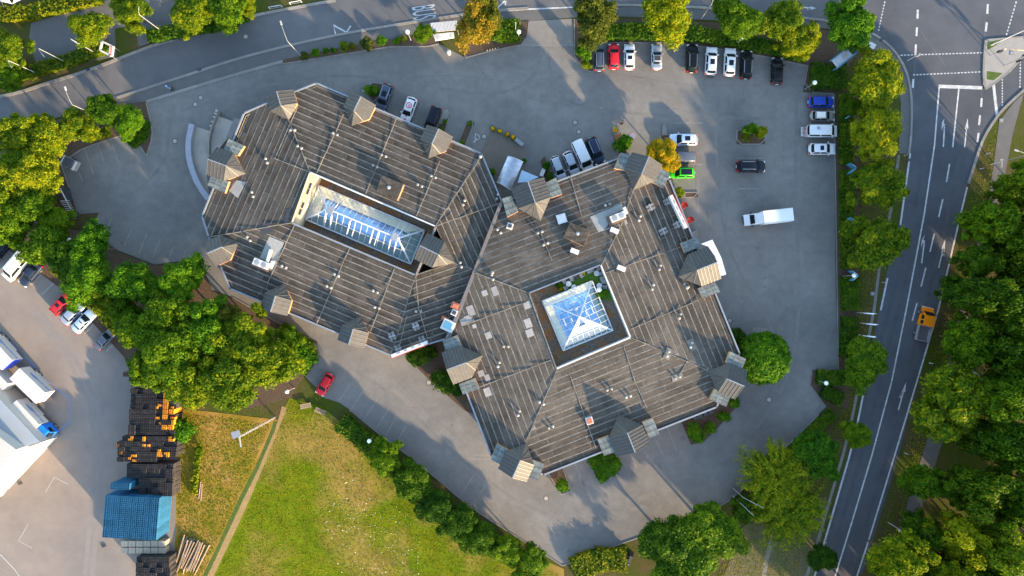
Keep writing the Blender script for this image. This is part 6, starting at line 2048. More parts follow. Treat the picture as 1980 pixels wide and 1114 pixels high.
# ---- lorries in the yard
def lorry(p0, p1, wpx_side, zt, name, label, cab=None, front=None, logo=True, L=None):
    """p0, p1: rear and front middle of the body roof (px); body roof height zt"""
    a, c = P(*p0, zt), P(*p1, zt)
    d = c - a
    Lb = d.length
    m = (a + c) / 2
    o = empty(name, (m.x, m.y, .01), math.atan2(d.y, d.x), label=label, cat="lorry", group="lorries in the yard")
    Wb = 2.5
    link("cargo_box", MB().box((0, 0, (zt + 1.1) / 2), (Lb, Wb, zt - 1.1)).mesh("cargo_box", mat("lorry white", (.50, .48, .455), (.46, .44, .42), .4, .55)), o)
    link("chassis", MB().box((0, 0, .85), (Lb * .96, 1.1, .35)).mesh("chassis", M_DARKM), o)
    link("side_skirt", MB().box((-.2, Wb / 2 - .04, .85), (Lb * .5, .06, .35)).mesh("side_skirt", M_WHITEM), o)
    for x in (-Lb * .32, -Lb * .18):
        for s in (-1, 1):
            wl = link("wheel", tyre_me, o, (x, s * 1.05, .5), scale=(1.5, 1.6, 1.5))
            link("rim", rim_me, wl)
    if front is not None:
        link("front_panel", MB().box((Lb / 2 + .02, 0, (zt + 1.2) / 2), (.06, Wb * .92, zt - 1.5)).mesh("front_panel", front), o)
    if logo:
        y = Wb / 2 + .012
        zc = (zt + 1.1) / 2
        lg = MB()
        for k in range(7):     # winged emblem of slanting blue strokes
            x0 = -Lb * .30 + k * .26
            hh = .30 + .09 * k if k < 4 else .55 - .05 * (k - 4)
            lg.add([(x0, y, zc + hh * .7), (x0 + .16, y, zc + hh * .7), (x0 + .42, y, zc - hh * .5), (x0 + .22, y, zc - hh * .5)], [(0, 1, 2, 3)])
        link("logo", lg.mesh("logo", M_BLUES if False else mat("logo blue", (.03, .16, .50), (.04, .18, .52), 1, .5)), o)
        tx = MB()
        rg = random.Random(5)
        x = -Lb * .30 + 2.0
        while x < Lb * .45:    # lettering too blurred in the picture to read: bold blue strokes
            wd_ = rg.choice((.12, .18, .24))
            hh = rg.choice((.26, .32, .38))
            tx.add([(x, y, zc - .22), (x + wd_, y, zc - .22), (x + wd_, y, zc - .22 + hh), (x, y, zc - .22 + hh)], [(0, 1, 2, 3)])
            x += wd_ + rg.choice((.06, .08, .16))
        link("lettering", tx.mesh("lettering", MATS["logo blue"]), o)
    if cab is not None:
        cb = MB()
        prof = [(Lb / 2 + .15, .7), (Lb / 2 + 2.25, .7), (Lb / 2 + 2.3, 1.6), (Lb / 2 + 2.05, 2.75), (Lb / 2 + 1.7, 3.0), (Lb / 2 + .15, 3.05)]
        n = len(prof)
        cb.add([(x, -1.2, z) for x, z in prof] + [(x, 1.2, z) for x, z in prof], [tuple(range(n)), tuple(range(2 * n - 1, n - 1, -1))] + [((k + 1) % n, k, n + k, n + (k + 1) % n) for k in range(n)])
        link("cab", cb.mesh("cab", cab), o)
        link("windscreen", MB().add([(Lb / 2 + 2.32, -1.05, 1.75), (Lb / 2 + 2.32, 1.05, 1.75), (Lb / 2 + 2.11, 1.0, 2.7), (Lb / 2 + 2.11, -1.0, 2.7)], [(0, 1, 2, 3)]).mesh("windscreen", M_CGLASS), o)
        link("side_window", MB().box((Lb / 2 + 1.5, 1.2, 2.2), (.9, .03, .7)).mesh("side_window", M_CGLASS), o)
        link("roof_hatch", MB().box((Lb / 2 + .9, -.2, 3.07), (.7, .7, .1)).mesh("roof_hatch", M_WHITEM), o)
        link("visor", MB().box((Lb / 2 + 2.2, 0, 2.85), (.35, 2.2, .1)).mesh("visor", M_DARKM), o)
        for s in (-1, 1):
            wl = link("wheel", tyre_me, o, (Lb / 2 + 1.2, s * 1.05, .5), scale=(1.5, 1.6, 1.5))
            link("rim", rim_me, wl)
            link("mirror", MB().box((Lb / 2 + 2.2, s * 1.45, 2.3), (.2, .25, .6)).mesh("mirror", M_DARKM), o)
    return o


lorry((-40, 648), (13, 706), 0, 3.7, "lorry", "white lorry with a violet-edged blue front cut by the frame edge", front=mat("lorry blue front", (.04, .09, .62), (.05, .10, .6), 1, .4))
lorry((28, 722), (78, 770), 0, 3.6, "lorry", "white swap-body lorry with blue side logo parked without a cab", logo=True)
lorry((21.5, 783.5), (65.5, 830.5), 0, 3.6, "lorry", "white lorry with a blue cab and blue side logo", cab=paint('lorry blue', (.01, .16, .62)))
lorry((-45, 700), (5, 752), 0, 3.4, "lorry", "pale lorry tail wedged at the frame edge behind the others", logo=False)

# ---- small covered trailer, bins
p = P(133, 315, 1.2)
tr = empty("covered_trailer", (p.x, p.y, .01), heading(28, 14), label="small grey tarpaulin trailer backed into the western thicket", cat="trailer")
link("box", MB().box((0, 0, .85), (2.9, 1.7, .9)).mesh("box", M_GREYM), tr)
link("tarpaulin", MB().box((-.1, 0, 1.45), (2.3, 1.55, .35), taper=.9).mesh("tarpaulin", mat("grey tarpaulin", (.05, .055, .075), (.07, .075, .09), 1, .5)), tr)
link("frame", MB().box((-.95, 0, 1.55), (.2, 1.7, .2)).box((1.2, 0, 1.4), (.3, 1.7, .2)).mesh("frame", M_WHITEM), tr)
link("drawbar", MB().path([(-1.4, .3, .5), (-2.6, 0, .5), (-1.4, -.3, .5)], .05, 6).mesh("drawbar", M_DARKM), tr)
for s in (-1, 1):
    wl = link("wheel", tyre_me, tr, (0, s * .95, .33))
    link("rim", rim_me, wl)
fe = empty("bin_store_fence", P(130, 395), label="slatted screen and dark panels round the bins at the western bay edge", cat="fence")
fe.location = (0, 0, 0)
for (a, c, z, nm, m) in (((114, 366), (130, 392), 1.8, "dark_panel", M_DARKM), ((131, 410), (142, 424), 1.8, "dark_panel", M_DARKM)):
    slab_px(nm, [a, (a[0] + 10, a[1] - 3), (c[0] + 2, c[1] - 4), (c[0] - 8, c[1])], 0, 1.5, m, fe)
for k in range(7):
    t = k / 6
    a = (117 + t * 14, 389 + t * 22); c = (134 + t * 10, 388 + t * 20)
    pa, pc = P(*a, 1.9), P(*c, 1.9)
    link("slat", MB().path([pa, pc], .07, 4).mesh("slat", M_GREYM), fe)
pa, pc = P(117, 365, 1.6), P(146, 420, 1.6)
link("rail", MB().path([(pa.x, pa.y, 1.7), (pc.x, pc.y, 1.7)], .09, 5).mesh("rail", M_WHITEM), fe)
for x, y, c, lb in ((93, 404, M_DARKM, "black wheeled bin behind the slatted screen, nearest the bushes"), (97, 417, mat("green bin", (.02, .10, .06), (.02, .09, .05), 1, .5), "green wheeled bin behind the slatted screen"), (88, 426, mat("blue bin", (.02, .06, .18), (.02, .05, .15), 1, .5), "blue wheeled bin behind the slatted screen")):
    q = P(x, y, .6)
    o = empty("wheeled_bin", (q.x, q.y, .09), .5, label=lb, cat="bin", group="wheeled bins")
    link("tub", MB().box((0, 0, .5), (1.1, .8, 1.0), taper=1.12).mesh("tub", c), o)
    link("lid", MB().box((0, 0, 1.06), (1.3, 1.0, .1)).mesh("lid", c), o)
q = P(100, 388, .5)
shrub('shruby', 100, 388, 12, 1.0, "yellow shrub glowing beside the bin screen")

# ================================================================== STREET FURNITURE
M_POLE = mat('galvanised pole', (.34, .34, .34), (.28, .28, .28), 2, .6, rnd=.1)
def globe_lamp(x, y, h, label, base_z=0.05, r=.38):
    p = P(x, y, h)
    o = empty("globe_lamp", (p.x, p.y, base_z), label=label, cat="lamp", group="globe lamps")
    link("pole", MB().lathe([(.08, 0), (.08, .4), (.042, .5), (.042, h - .35)], n=8).mesh("pole", M_POLE), o)
    link("globe", MB().lathe([(.12, h - .36), (r * .8, h - .2), (r, h), (r * .85, h + .22), (r * .45, h + .36), (.02, h + .4)], n=14).mesh("globe", M_GLOBE, True), o)
    return o


for x, y, lb in ((788, 62, "white globe lamp in the footway bed beside the pointed small tree"), (1003, 62, "white globe lamp by the hedge at the paved crossing"), (1147, 61, "globe lamp half under the grey-green tree at the crossing"), (1293, 59, "globe lamp in the hedge under the pale broad tree"), (1437, 72, "globe lamp in the hedge behind the white cars"),
                 (1575, 160, "globe lamp at the hedge block beside the blue car"), (1651, 533, "globe lamp beside the last angled sign board"), (1597, 741, "globe lamp in the hedge at the lower drive corner"), (714, 853, "globe lamp rising from the meadow hedge"), (134, 464, "globe lamp in the trees below the western bays"), (240, 231, "globe lamp inside the tree at the drive bend"), (555, 757, "globe lamp at the thicket edge near the red car")):
    globe_lamp(x, y, 4.0, lb)


def street_lamp(top, base_h, arm_px, label, h=8.0, head=True):
    """pole with a bent arm; arm_px: head position px at height h, top: px of pole top at height h"""
    p = P(*top, h - .6)
    q = P(*arm_px, h)
    o = empty("street_lamp", (p.x, p.y, 0.02), label=label, cat="street lamp", group="tall street lamps")
    link("pole", MB().tube((0, 0, 0), (0, 0, h - .6), .07, .045, 8).mesh("pole", M_POLE), o)
    d = Vector((q.x - p.x, q.y - p.y, 0))
    pts = [Vector((0, 0, h - .6)), d * .3 + Vector((0, 0, h - .2)), d * .7 + Vector((0, 0, h)), d + Vector((0, 0, h))]
    link("arm", MB().path(pts, .035, 6).mesh("arm", M_POLE), o)
    if head:
        link("lamp_head", MB().box((d.x, d.y, h - .03), (.75, .28, .14), math.atan2(d.y, d.x), taper=.8).mesh("lamp_head", M_POLE), o)
    return o


street_lamp((140, 203), 8, (126, 171), "curved white street lamp reaching over the street from the western trees", 8)
street_lamp((556, 80), 8, (543, 44), "curved white street lamp over the street at the bed's west end", 8)
street_lamp((75, 94), 8, (86, 110), "white lamp mast in the street hedge, middle of three", 8, False)
street_lamp((16, 117), 8, (23, 131), "white lamp mast in front of the corner tree", 8, False)
street_lamp((136, 75), 8, (151, 86), "white lamp mast nearest the white sign frame", 8, False)
street_lamp((270, 29), 8, (269, 13), "white lamp mast in the round tree between the driveways", 8, False)
street_lamp((1376, 8), 7, (1380, -6), "white street lamp at the top edge beside the compact green tree", 7, False)
street_lamp((1985, 300), 9, (1966, 291), "street lamp leaning in from the frame edge above the cycle path", 9)
street_lamp((1905, 735), 9, (1883, 720), "street lamp head poking out beside the large yellow-green tree", 9)
street_lamp((1437, 962), 6, (1476, 982), "bent white lamp arm over the lower hedge, upper of two", 6, False)
street_lamp((1437, 978), 6, (1457, 997), "bent white lamp arm over the lower hedge, lower of two", 6, False)
street_lamp((1752, 1032), 6, (1742, 1028), "pale lamp head beside the dark path near the frame bottom", 6)

# floodlight mast at the field edge
top, bs = P(459, 847, 16.5), P(537, 813)
ms = empty("floodlight_mast", (top.x, top.y, 0), label="tall white lattice floodlight mast at the head of the ditch", cat="mast")
lt = MB()
hw = .11
for sx in (-1, 1):
    for sy in (-1, 1):
        link("mast_leg", MB().tube((sx * hw, sy * hw, 0), (sx * hw * .7, sy * hw * .7, 16), .035, .03, 5).mesh("mast_leg", M_POLE), ms)
for k in range(20):
    z = k * .8
    for a, c in (((-1, -1), (1, -1)), ((1, -1), (1, 1)), ((1, 1), (-1, 1)), ((-1, 1), (-1, -1))):
        lt.tube((a[0] * hw * .95, a[1] * hw * .95, z), (c[0] * hw * .95, c[1] * hw * .95, z + .8), .015, n=4)
link("lattice", lt.mesh("lattice", M_POLE), ms)
link("lamp_panel", MB().box((-.3, .5, 16.3), (1.2, 1.0, .3), .3).mesh("lamp_panel", M_GREYM), ms)
link("cross_arm", MB().box((.2, -.3, 16.1), (.16, 2.4, .16), .15).mesh("cross_arm", M_POLE), ms)

# bus shelter
bs_ = empty("bus_shelter", label="bus shelter with white corrugated roof beside the autumn tree", cat="shelter")
q = [P(x, y, 2.6) for x, y in ((832, 45), (883, 40), (885, 58), (836, 63))]
for k in range(19):
    t0, t1 = (k + .12) / 19, (k + .88) / 19
    a, c, d, e_ = q[0].lerp(q[1], t0), q[0].lerp(q[1], t1), q[3].lerp(q[2], t1), q[3].lerp(q[2], t0)
    link("roof_slat", MB().add([v + Vector((0, 0, .08)) for v in (a, c, d, e_)] + [a, c, d, e_], [(3, 2, 1, 0), (4, 5, 1, 0), (5, 6, 2, 1), (6, 7, 3, 2), (7, 4, 0, 3)]).mesh("roof_slat", M_WHITEM), bs_)
link("roof_tray", MB().prism([(v.x, v.y) for v in q], 2.5, 2.58, bottom=True).mesh("roof_tray", mat("rust brown", (.16, .085, .06), (.13, .07, .05), 2, .8)), bs_)
for v in q:
    link("post", MB().tube((v.x, v.y, 0), (v.x, v.y, 2.5), .06, n=6).mesh("post", M_GREYM), bs_)
qa = ((837, 66), (877, 62), (878, 71), (841, 77))
slab_px("back_panel", qa, .9, 1.6, mat("poster panel", (.62, .66, .68), (.45, .48, .5), 1.5, .5, c3=(.35, .36, .4), s3=1.2), bs_)
p = P(868, 102, .5)
o = empty("litter_bin", (p.x, p.y, .01), label="white round-lidded bin standing on the forecourt", cat="bin")
link("tub", MB().lathe([(.32, 0), (.36, .8)], n=12).mesh("tub", M_WHITEM), o)
link("lid", MB().lathe([(.40, .8), (.36, .95), (.05, 1.05)], n=12).mesh("lid", M_WHITEM), o)
p = P(997, 53, 2)
o = empty("banner_pole", (p.x, p.y, .09), label="slim white banner pole beside the crossing hedge", cat="pole")
link("pole", MB().tube((0, 0, 0), (0, 0, 4.2), .06, n=6).mesh("pole", M_WHITEM), o)
link("banner", MB().box((0, -.25, 3.2), (.06, .55, 1.8)).mesh("banner", M_WHITEM), o)
# paving stones along the autumn tree's bed
for k in range(5):
    p = P(942 + k * 5.2, 99 - k * 1.2)
    o = empty("low_bollard", (p.x, p.y, .09), label=ORD[k] + " pale stub bollard from the autumn tree along the bed kerb", cat="bollard", group="stub bollards")
    link("post", MB().tube((0, 0, 0), (0, 0, .45), .09, .08, 6).mesh("post", M_KERB), o)
    link("cap", MB().lathe([(.1, .45), (.05, .52)], n=6).mesh("cap", M_KERB), o)

# bicycle stands by the top hedge
for k, (a, c) in enumerate((((519, 14), (543, 10)), ((559, 5), (581, 1)))):
    pa, pc = P(*a, .8), P(*c, .8)
    o = empty("bicycle_stand", (pa.x, pa.y, 0), label=("western", "eastern")[k] + " tubular bicycle stand on the top verge", cat="bicycle stand", group="bicycle stands")
    d = Vector((pc.x - pa.x, pc.y - pa.y, 0))
    link("hoop", MB().path([(0, 0, 0), (0, 0, .8), (d.x, d.y, .8), (d.x, d.y, 0)], .06, 6).mesh("hoop", M_WHITEM), o)
    link("foot", MB().box((d.x / 2, d.y / 2, .1), (d.length, .06, .06), math.atan2(d.y, d.x)).mesh("foot", M_GREYM), o)

# sign frame near the round tree (white, with orange stripe)
sf = empty("street_sign", label="white sign frame with an orange stripe under the round yellow tree", cat="sign")
SQ = [P(x, y, 2.5) for x, y in ((197, 80), (216, 89), (214, 108), (193, 97))]
for k in range(4):
    a, c = SQ[k], SQ[(k + 1) % 4]
    d = c - a; m = (a + c) / 2
    link("frame_bar", MB().box((m.x, m.y, 2.4), (d.length, .3 if k != 1 else .75, .25), math.atan2(d.y, d.x)).mesh("frame_bar", M_WHITEM), sf)
m = (SQ[1] + SQ[2]) / 2; d = SQ[2] - SQ[1]
link("stripe", MB().box((m.x + .02, m.y, 2.54), (d.length, .22, .04), math.atan2(d.y, d.x)).mesh("stripe", mat("orange stripe", (.7, .2, .08), (.65, .18, .08), 1, .5)), sf)
for v in SQ:
    link("post", MB().tube((v.x, v.y, 0), (v.x, v.y, 2.4), .06, n=6).mesh("post", M_GREYM), sf)

# information board at the road corner
ib = empty("information_board", label="blue framed information board leaning at the hedge near the junction", cat="sign")
a, c = P(1620, 130, 3.4), P(1662, 97, 3.4)
d = Vector((c.x - a.x, c.y - a.y, 0)); u = d.normalized()
ib.location = (a.x, a.y, 0); ib.rotation_euler = (0, 0, math.atan2(u.y, u.x))
Lb = d.length
link("board", MB().box((Lb * .42, .75, 2.7), (Lb * .72, 1.5, .14)).mesh("board", mat("board face", (.55, .55, .58), (.48, .48, .52), .8, .5, c3=(.40, .36, .34), s3=.8)), ib)
link("frame_bar", MB().box((Lb / 2, -.1, 2.8), (Lb, .22, .25)).mesh("frame_bar", M_BLUES), ib)
link("frame_bar", MB().box((Lb / 2 - .3, 1.6, 2.8), (Lb * .9, .18, .25)).mesh("frame_bar", M_BLUES), ib)
link("frame_bar", MB().box((Lb - .1, .75, 2.8), (.5, 1.8, .25)).mesh("frame_bar", M_BLUES), ib)
link("dark_inset", MB().box((Lb * .86, .75, 2.72), (.7, 1.1, .12)).mesh("dark_inset", M_DARKM), ib)
for x in (.2, Lb - .2):
    link("post", MB().tube((x, 0, 0), (x, 0, 2.8), .08, n=6).mesh("post", M_BLUES), ib)
p = P(1681, 89, .8)
o = empty("switch_cabinet", (p.x, p.y, 0), heading(20, 11), label="white switch cabinet on the footway at the junction", cat="cabinet")
link("casing", MB().box((0, 0, .6), (1.5, .7, 1.2)).mesh("casing", M_WHITEM), o)
link("lid", MB().box((0, .05, 1.24), (1.65, .9, .1)).mesh("lid", M_WHITEM), o)

# angled blue sign boards in the hedge
for k, (x, y) in enumerate(((1647, 217), (1651, 325), (1651, 430), (1654, 533))):
    p = P(x, y, 2.4)
    o = empty("angled_sign", (p.x, p.y, .09), label=ORD[k] + " blue V-shaped sign board from the junction in the car park hedge", cat="sign", group="angled sign boards")
    for s, ang in ((1, R(-38)), (-1, R(38 + 4))):
        dv = Vector((-math.cos(ang), s * abs(math.sin(ang)), 0)) * .62
        link("panel", MB().box((dv.x + .35, dv.y, 1.9), (1.35, .16, 1.5), math.atan2(dv.y, dv.x)).mesh("panel", M_BLUES), o)
        link("white_field", MB().box((dv.x + .35, dv.y, 2.67), (.75, .08, .03), math.atan2(dv.y, dv.x)).mesh("white_field", M_WHITEM), o)
    link("post", MB().tube((.3, 0, 0), (.3, 0, 1.3), .08, n=6).mesh("post", M_GREYM), o)

# three white flags
for k, (x, y, xb_, yb_) in enumerate(((1694, 607, 1656, 603), (1697, 628, 1658, 625), (1693, 652, 1657, 645))):
    p0 = P(x, y, 6.6)
    o = empty("flagpole", (p0.x, p0.y, .05), label=("upper", "middle", "lower")[k] + " white flag on a pole above the roadside verge", cat="flag", group="white flags")
    link("pole", MB().tube((0, 0, 0), (0, 0, 6.8), .06, .035, 6).mesh("pole", M_WHITEM), o)
    fl = MB()
    cols = 7
    vs = []
    for i in range(cols):
        s = i / (cols - 1)
        for z in (6.6, 3.7):
            vs.append((.05 - .75 * s, .10 * math.sin(s * 7 + k), z))
    fl.add(vs, [(2 * i, 2 * i + 2, 2 * i + 3, 2 * i + 1) for i in range(cols - 1)])
    link("flag", fl.mesh("flag", mat("white flag cloth", (.72, .75, .85), (.66, .7, .82), 1, .8)), o)

# traffic signals on the island
p = P(1941, 128)
o = empty("traffic_signal", (p.x, p.y, .13), label="traffic signal mast with dark heads on the paved island", cat="traffic light")
link("pole", MB().tube((0, 0, 0), (.25, .2, 5.0), .08, n=7).mesh("pole", M_GREYM), o)
for x, y, z in ((.5, .5, 4.2), (.1, -.3, 3.6), (.6, .0, 2.6)):
    link("signal_head", MB().box((x, y, z), (.35, .3, .95)).mesh("signal_head", M_DARKM), o)
link("arm", MB().path([(.2, .2, 4.6), (1.6, .6, 4.8), (2.4, 1.3, 4.8)], .05, 5).mesh("arm", M_GREYM), o)
p = P(1914, 108)
o = empty("traffic_signal", (p.x, p.y, .13), label="yellow signal gantry arm across the paved island", cat="traffic light")
link("pole", MB().tube((0, 0, 0), (0, 0, 3.4), .07, n=6).mesh("pole", M_GREYM), o)
link("arm", MB().path([(0, 0, 3.3), (4.0, -.4, 3.5)], .06, 5).mesh("arm", mat("amber arm", (.62, .42, .22), (.6, .4, .2), 1, .5)), o)
link("signal_head", MB().box((-.4, -.3, 2.9), (.6, .35, .7)).mesh("signal_head", M_DARKM), o)
a, c = P(1915, 88, 5.5), P(1990, 54, 7.5)
o = empty("sign_gantry", (P(1920, 87).x, P(1920, 87).y, .1), label="long sloping grey gantry pole crossing the island's top corner", cat="pole")
lo = o.location
link("pole", MB().tube((0, 0, 0), Vector((a.x - lo.x, a.y - lo.y, 5.5)), .09, .08, 7).mesh("pole", M_GREYM), o)
link("arm", MB().path([Vector((a.x - lo.x, a.y - lo.y, 5.5)), Vector((c.x - lo.x, c.y - lo.y, 6.2))], .09, 6).mesh("arm", M_GREYM), o)
p = P(1754, 118)
o = empty("traffic_signal", (p.x, p.y, .05), label="slim traffic signal at the kerb bend under the first verge tree", cat="traffic light")
link("pole", MB().tube((0, 0, 0), (0, 0, 3.4), .06, n=6).mesh("pole", M_WHITEM), o)
link("signal_head", MB().box((.15, 0, 3.0), (.3, .3, .9)).mesh("signal_head", M_GREYM), o)
# delineator posts on the verges
for k, (x, y) in enumerate(((1748, 301), (1907, 298), (1895, 327), (1706, 546), (1835, 580), (1797, 702), (1750, 876), (1593, 1045))):
    p = P(x, y)
    o = empty("delineator_post", (p.x, p.y, 0), label=ORD[k] + " white delineator post on the road verge, counted from the junction", cat="post", group="verge delineators")
    link("post", MB().box((0, 0, .5), (.12, .16, 1.0), taper=.85).mesh("post", M_WHITEM), o)
    link("band", MB().box((0, 0, .75), (.14, .18, .18)).mesh("band", M_DARKM), o)
# small marker panels in the verges
for x, y, lb in ((1687, 568, "small pale concrete cover on the brown verge"), (1936, 233, "small pale concrete cover on the cycle path"), (1955, 103, "small pale cover on the paved island")):
    p = P(x, y)
    o = empty("ground_cover", (p.x, p.y, .14 if x == 1955 else .01), label=lb, cat="cover")
    link("frame", MB().box((0, 0, .02), (.7, .7, .04)).mesh("frame", M_KERB), o)
    link("lid", MB().box((0, 0, .045), (.4, .4, .02)).mesh("lid", M_GREYM), o)
for k, (x, y, a) in enumerate(((591, 785, .2), (619, 795, -.4))):
    p = P(x, y, .4)
    o = empty("meadow_bench", (p.x, p.y, 0), a, label=("pale wooden bench at the meadow's top corner, nearer the thicket", "pale wooden bench at the meadow's top corner, nearer the drive")[k], cat="bench", group="meadow benches")
    for j in range(3):
        link("plank", MB().box((0, -.3 + j * .3, .45), (1.9, .24, .07)).mesh("plank", M_WOOD), o)
    for s in (-1, 1):
        link("leg", MB().box((s * .7, 0, .21), (.12, .7, .42)).mesh("leg", M_WOOD), o)
p = P(1218, 1080, .6)
o = empty("marker_stone", (p.x, p.y, 0), 1.2, label="dark folded panel stone with a pale tip south of the drive", cat="stone")
link("slab", MB().box((0, 0, .5), (2.0, 1.0, 1.0), taper=.55).mesh("slab", M_DARKM), o)
link("tip", MB().box((-1.1, -.1, .4), (.5, .6, .6), taper=.4).mesh("tip", M_GREYM), o)

# terrace: flower pots, bench
for k, (x, y) in enumerate(((953, 249.5), (966.5, 254), (981, 260), (992, 265.5))):
    p = P(x, y, .6)
    o = empty("flower_pot", (p.x, p.y, .01), label=ORD[k] + " pot of yellow flowers from the wheelchair bay along the terrace edge", cat="flower pot", group="terrace flower pots")
    link("pot", MB().lathe([(.26, 0), (.40, .5), (.42, .55), (.1, .5)], n=12).mesh("pot", M_DARKM), o)
    link("leaves", CROWN['shrub'][0], o, (0, 0, .6), k, (.5, .5, .28))
    own(link("blossom", CROWN['gold'][0], o, (0, 0, .78), k, (.36, .36, .2)), M_YELF)
p = P(1004, 274.5, .6)
o = empty("bench", (p.x, p.y, .01), heading(100, 85), label="grey slatted bench at the end of the flower pots", cat="bench")
for j in range(4):
    link("slat", MB().box((0, -.24 + j * .16, .45), (1.7, .12, .05)).mesh("slat", M_GREYM), o)
for s in (-1, 1):
    link("leg", MB().box((s * .7, 0, .21), (.08, .6, .42)).mesh("leg", M_DARKM), o)
link("backrest", MB().box((0, -.36, .75), (1.7, .06, .4)).mesh("backrest", M_GREYM), o)
p = P(1189, 252, .4)
o = empty("flower_pot", (p.x, p.y, .2), label="single pot of yellow flowers on the stone slab near the walkers", cat="flower pot")
link("pot", MB().lathe([(.24, 0), (.38, .45), (.1, .42)], n=12).mesh("pot", M_KERB), o)
own(link("blossom", CROWN['gold'][0], o, (0, 0, .6), 0, (.52, .52, .3)), M_YELF)
p = P(1049, 334, .5)
o = empty("white_box", (p.x, p.y, .05), heading(5, -12), label="white storage chest beside the clipped bushes at the entrance", cat="box")
link("chest", MB().box((0, 0, .35), (1.3, .6, .7)).mesh("chest", M_WHITEM), o)
link("lid", MB().box((0, 0, .73), (1.36, .66, .06)).mesh("lid", M_WHITEM), o)
# red seats at the east entrance
for k, (x, y) in enumerate(((1322, 398), (1334, 426))):
    p = P(x, y, .7)
    o = empty("red_shell_chair", (p.x, p.y, .01), R(-30), label=("red shell-shaped seat nearer the flowering shrub", "red shell-shaped seat nearer the east turret")[k], cat="chair", group="red seats at the east entrance")
    link("seat", MB().lathe([(.45, .35), (.52, .5), (.48, .52), (.2, .42)], n=12).mesh("seat", M_REDP), o)
    b = MB()
    for i in range(8):
        t0, t1 = R(-80 + i * 20 + 90), R(-80 + (i + 1) * 20 + 90)
        b.add([(.5 * math.cos(t0), .5 * math.sin(t0), .45), (.5 * math.cos(t1), .5 * math.sin(t1), .45), (.62 * math.cos(t1), .62 * math.sin(t1), 1.2), (.62 * math.cos(t0), .62 * math.sin(t0), 1.2)], [(0, 1, 2, 3)])
    link("backrest", b.mesh("backrest", M_REDP), o)
    link("base", MB().box((-.1, -.2, .17), (1.1, 1.0, .34), taper=.9).mesh("base", M_CARTON), o)

# roof garden in the pyramid's light well
gz = zfB
poly = [P(x, y, gz) for x, y in ((1078, 560), (1161, 516), (1187, 582), (1167, 580), (1147, 541), (1086, 566))]
link("turf", MB().prism([(p.x, p.y) for p in poly], gz - .02, gz + .06).mesh("turf", mat("roof garden turf", (.045, .12, .008), (.07, .15, .01), 1.2, .95, fine=.25, bump=.5)), office)
zg = lambda x, y: P(1020 + x / 4.845, 490 + y / 4.845, gz + .4)
chair_seat = MB().box((0, 0, .38), (.62, .62, .12)).mesh("seat", mat("grey wicker", (.20, .20, .20), (.26, .26, .26), 4, .8, rnd=.1))
chair_back = MB().box((0, .30, .65), (.66, .1, .5)).mesh("backrest", MATS["grey wicker"])
chair_leg = MB().box((0, 0, .16), (.06, .06, .32)).mesh("leg", M_DARKM)
tb_top = MB().lathe([(.46, .68), (.46, .73), (.02, .735)], n=14).mesh("table_top", mat("pale table", (.40, .41, .42), (.36, .37, .38), 2, .5))
tb_leg = MB().lathe([(.26, 0), (.26, .03), (.05, .06), (.05, .68)], n=8).mesh("pedestal", M_GREYM)
CH = [(575, 172, .3), (608, 158, .3), (658, 150, -.2), (683, 190, -1.3), (695, 235, -1.3), (708, 268, -1.4), (720, 315, -1.7), (508, 212, .6), (413, 245, .2), (348, 268, .5), (358, 322, 2.2)]
for k, (x, y, a) in enumerate(CH):
    p = zg(x, y)
    o = empty("garden_chair", (p.x, p.y, gz + .06), a, label="grey wicker chair on the sunken roof garden, " + (ORD + ("eleventh",))[k] + (" around from its north corner" if k < 7 else " counted westward on the turf"), cat="chair", group="roof garden chairs")
    link("seat", chair_seat, o); link("backrest", chair_back, o)
    for sx in (-.25, .25):
        for sy in (-.25, .25):
            link("leg", chair_leg, o, (sx, sy, 0))
for k, (x, y, lb) in enumerate(((645, 188, "round pale table in the turf's north corner"), (383, 285, "round pale table at the turf's west end"), (670, 302, "round pale table beside the garden globe"), (434, 318, "round pale table against the pyramid glass"))):
    p = zg(x, y)
    o = empty("round_table", (p.x, p.y, gz + .06), label=lb, cat="table", group="roof garden tables")
    link("table_top", tb_top, o); link("pedestal", tb_leg, o)
p = zg(670, 340)
o = empty("garden_globe", (p.x, p.y, gz + .06), label="white garden globe light in the sunken roof garden", cat="lamp")
link("globe", MB().lathe([(.15, .1), (.42, .35), (.48, .6), (.4, .9), (.2, 1.06), (.02, 1.1)], n=14).mesh("globe", M_GLOBE, True), o)
link("foot", MB().lathe([(.2, 0), (.15, .12)], n=10).mesh("foot", M_GREYM), o)
for x, y, r, k, lb in ((690, 385, .95, 'shrub', "leafy green shrub below the garden globe"), (650, 392, .7, 'shrub', "bright shrub hugging the pyramid corner in the roof garden"), (305, 305, .75, 'shrub', "green shrub at the roof garden's west end"), (520, 182, .45, 'shruby', "small yellow shrub along the roof garden's back wall"), (310, 332, .4, 'gold', "orange flowering shrub at the roof garden's west end")):
    p = zg(x, y)
    o = empty("garden_shrub", (p.x, p.y, gz), label=lb, cat="shrub")
    link("foliage", CROWN[k][0], o, (0, 0, .55), x, (r, r, .6))
    link("stem", TRUNKS[1], o, (0, 0, 0), 0, (r * .6, r * .6, .8))


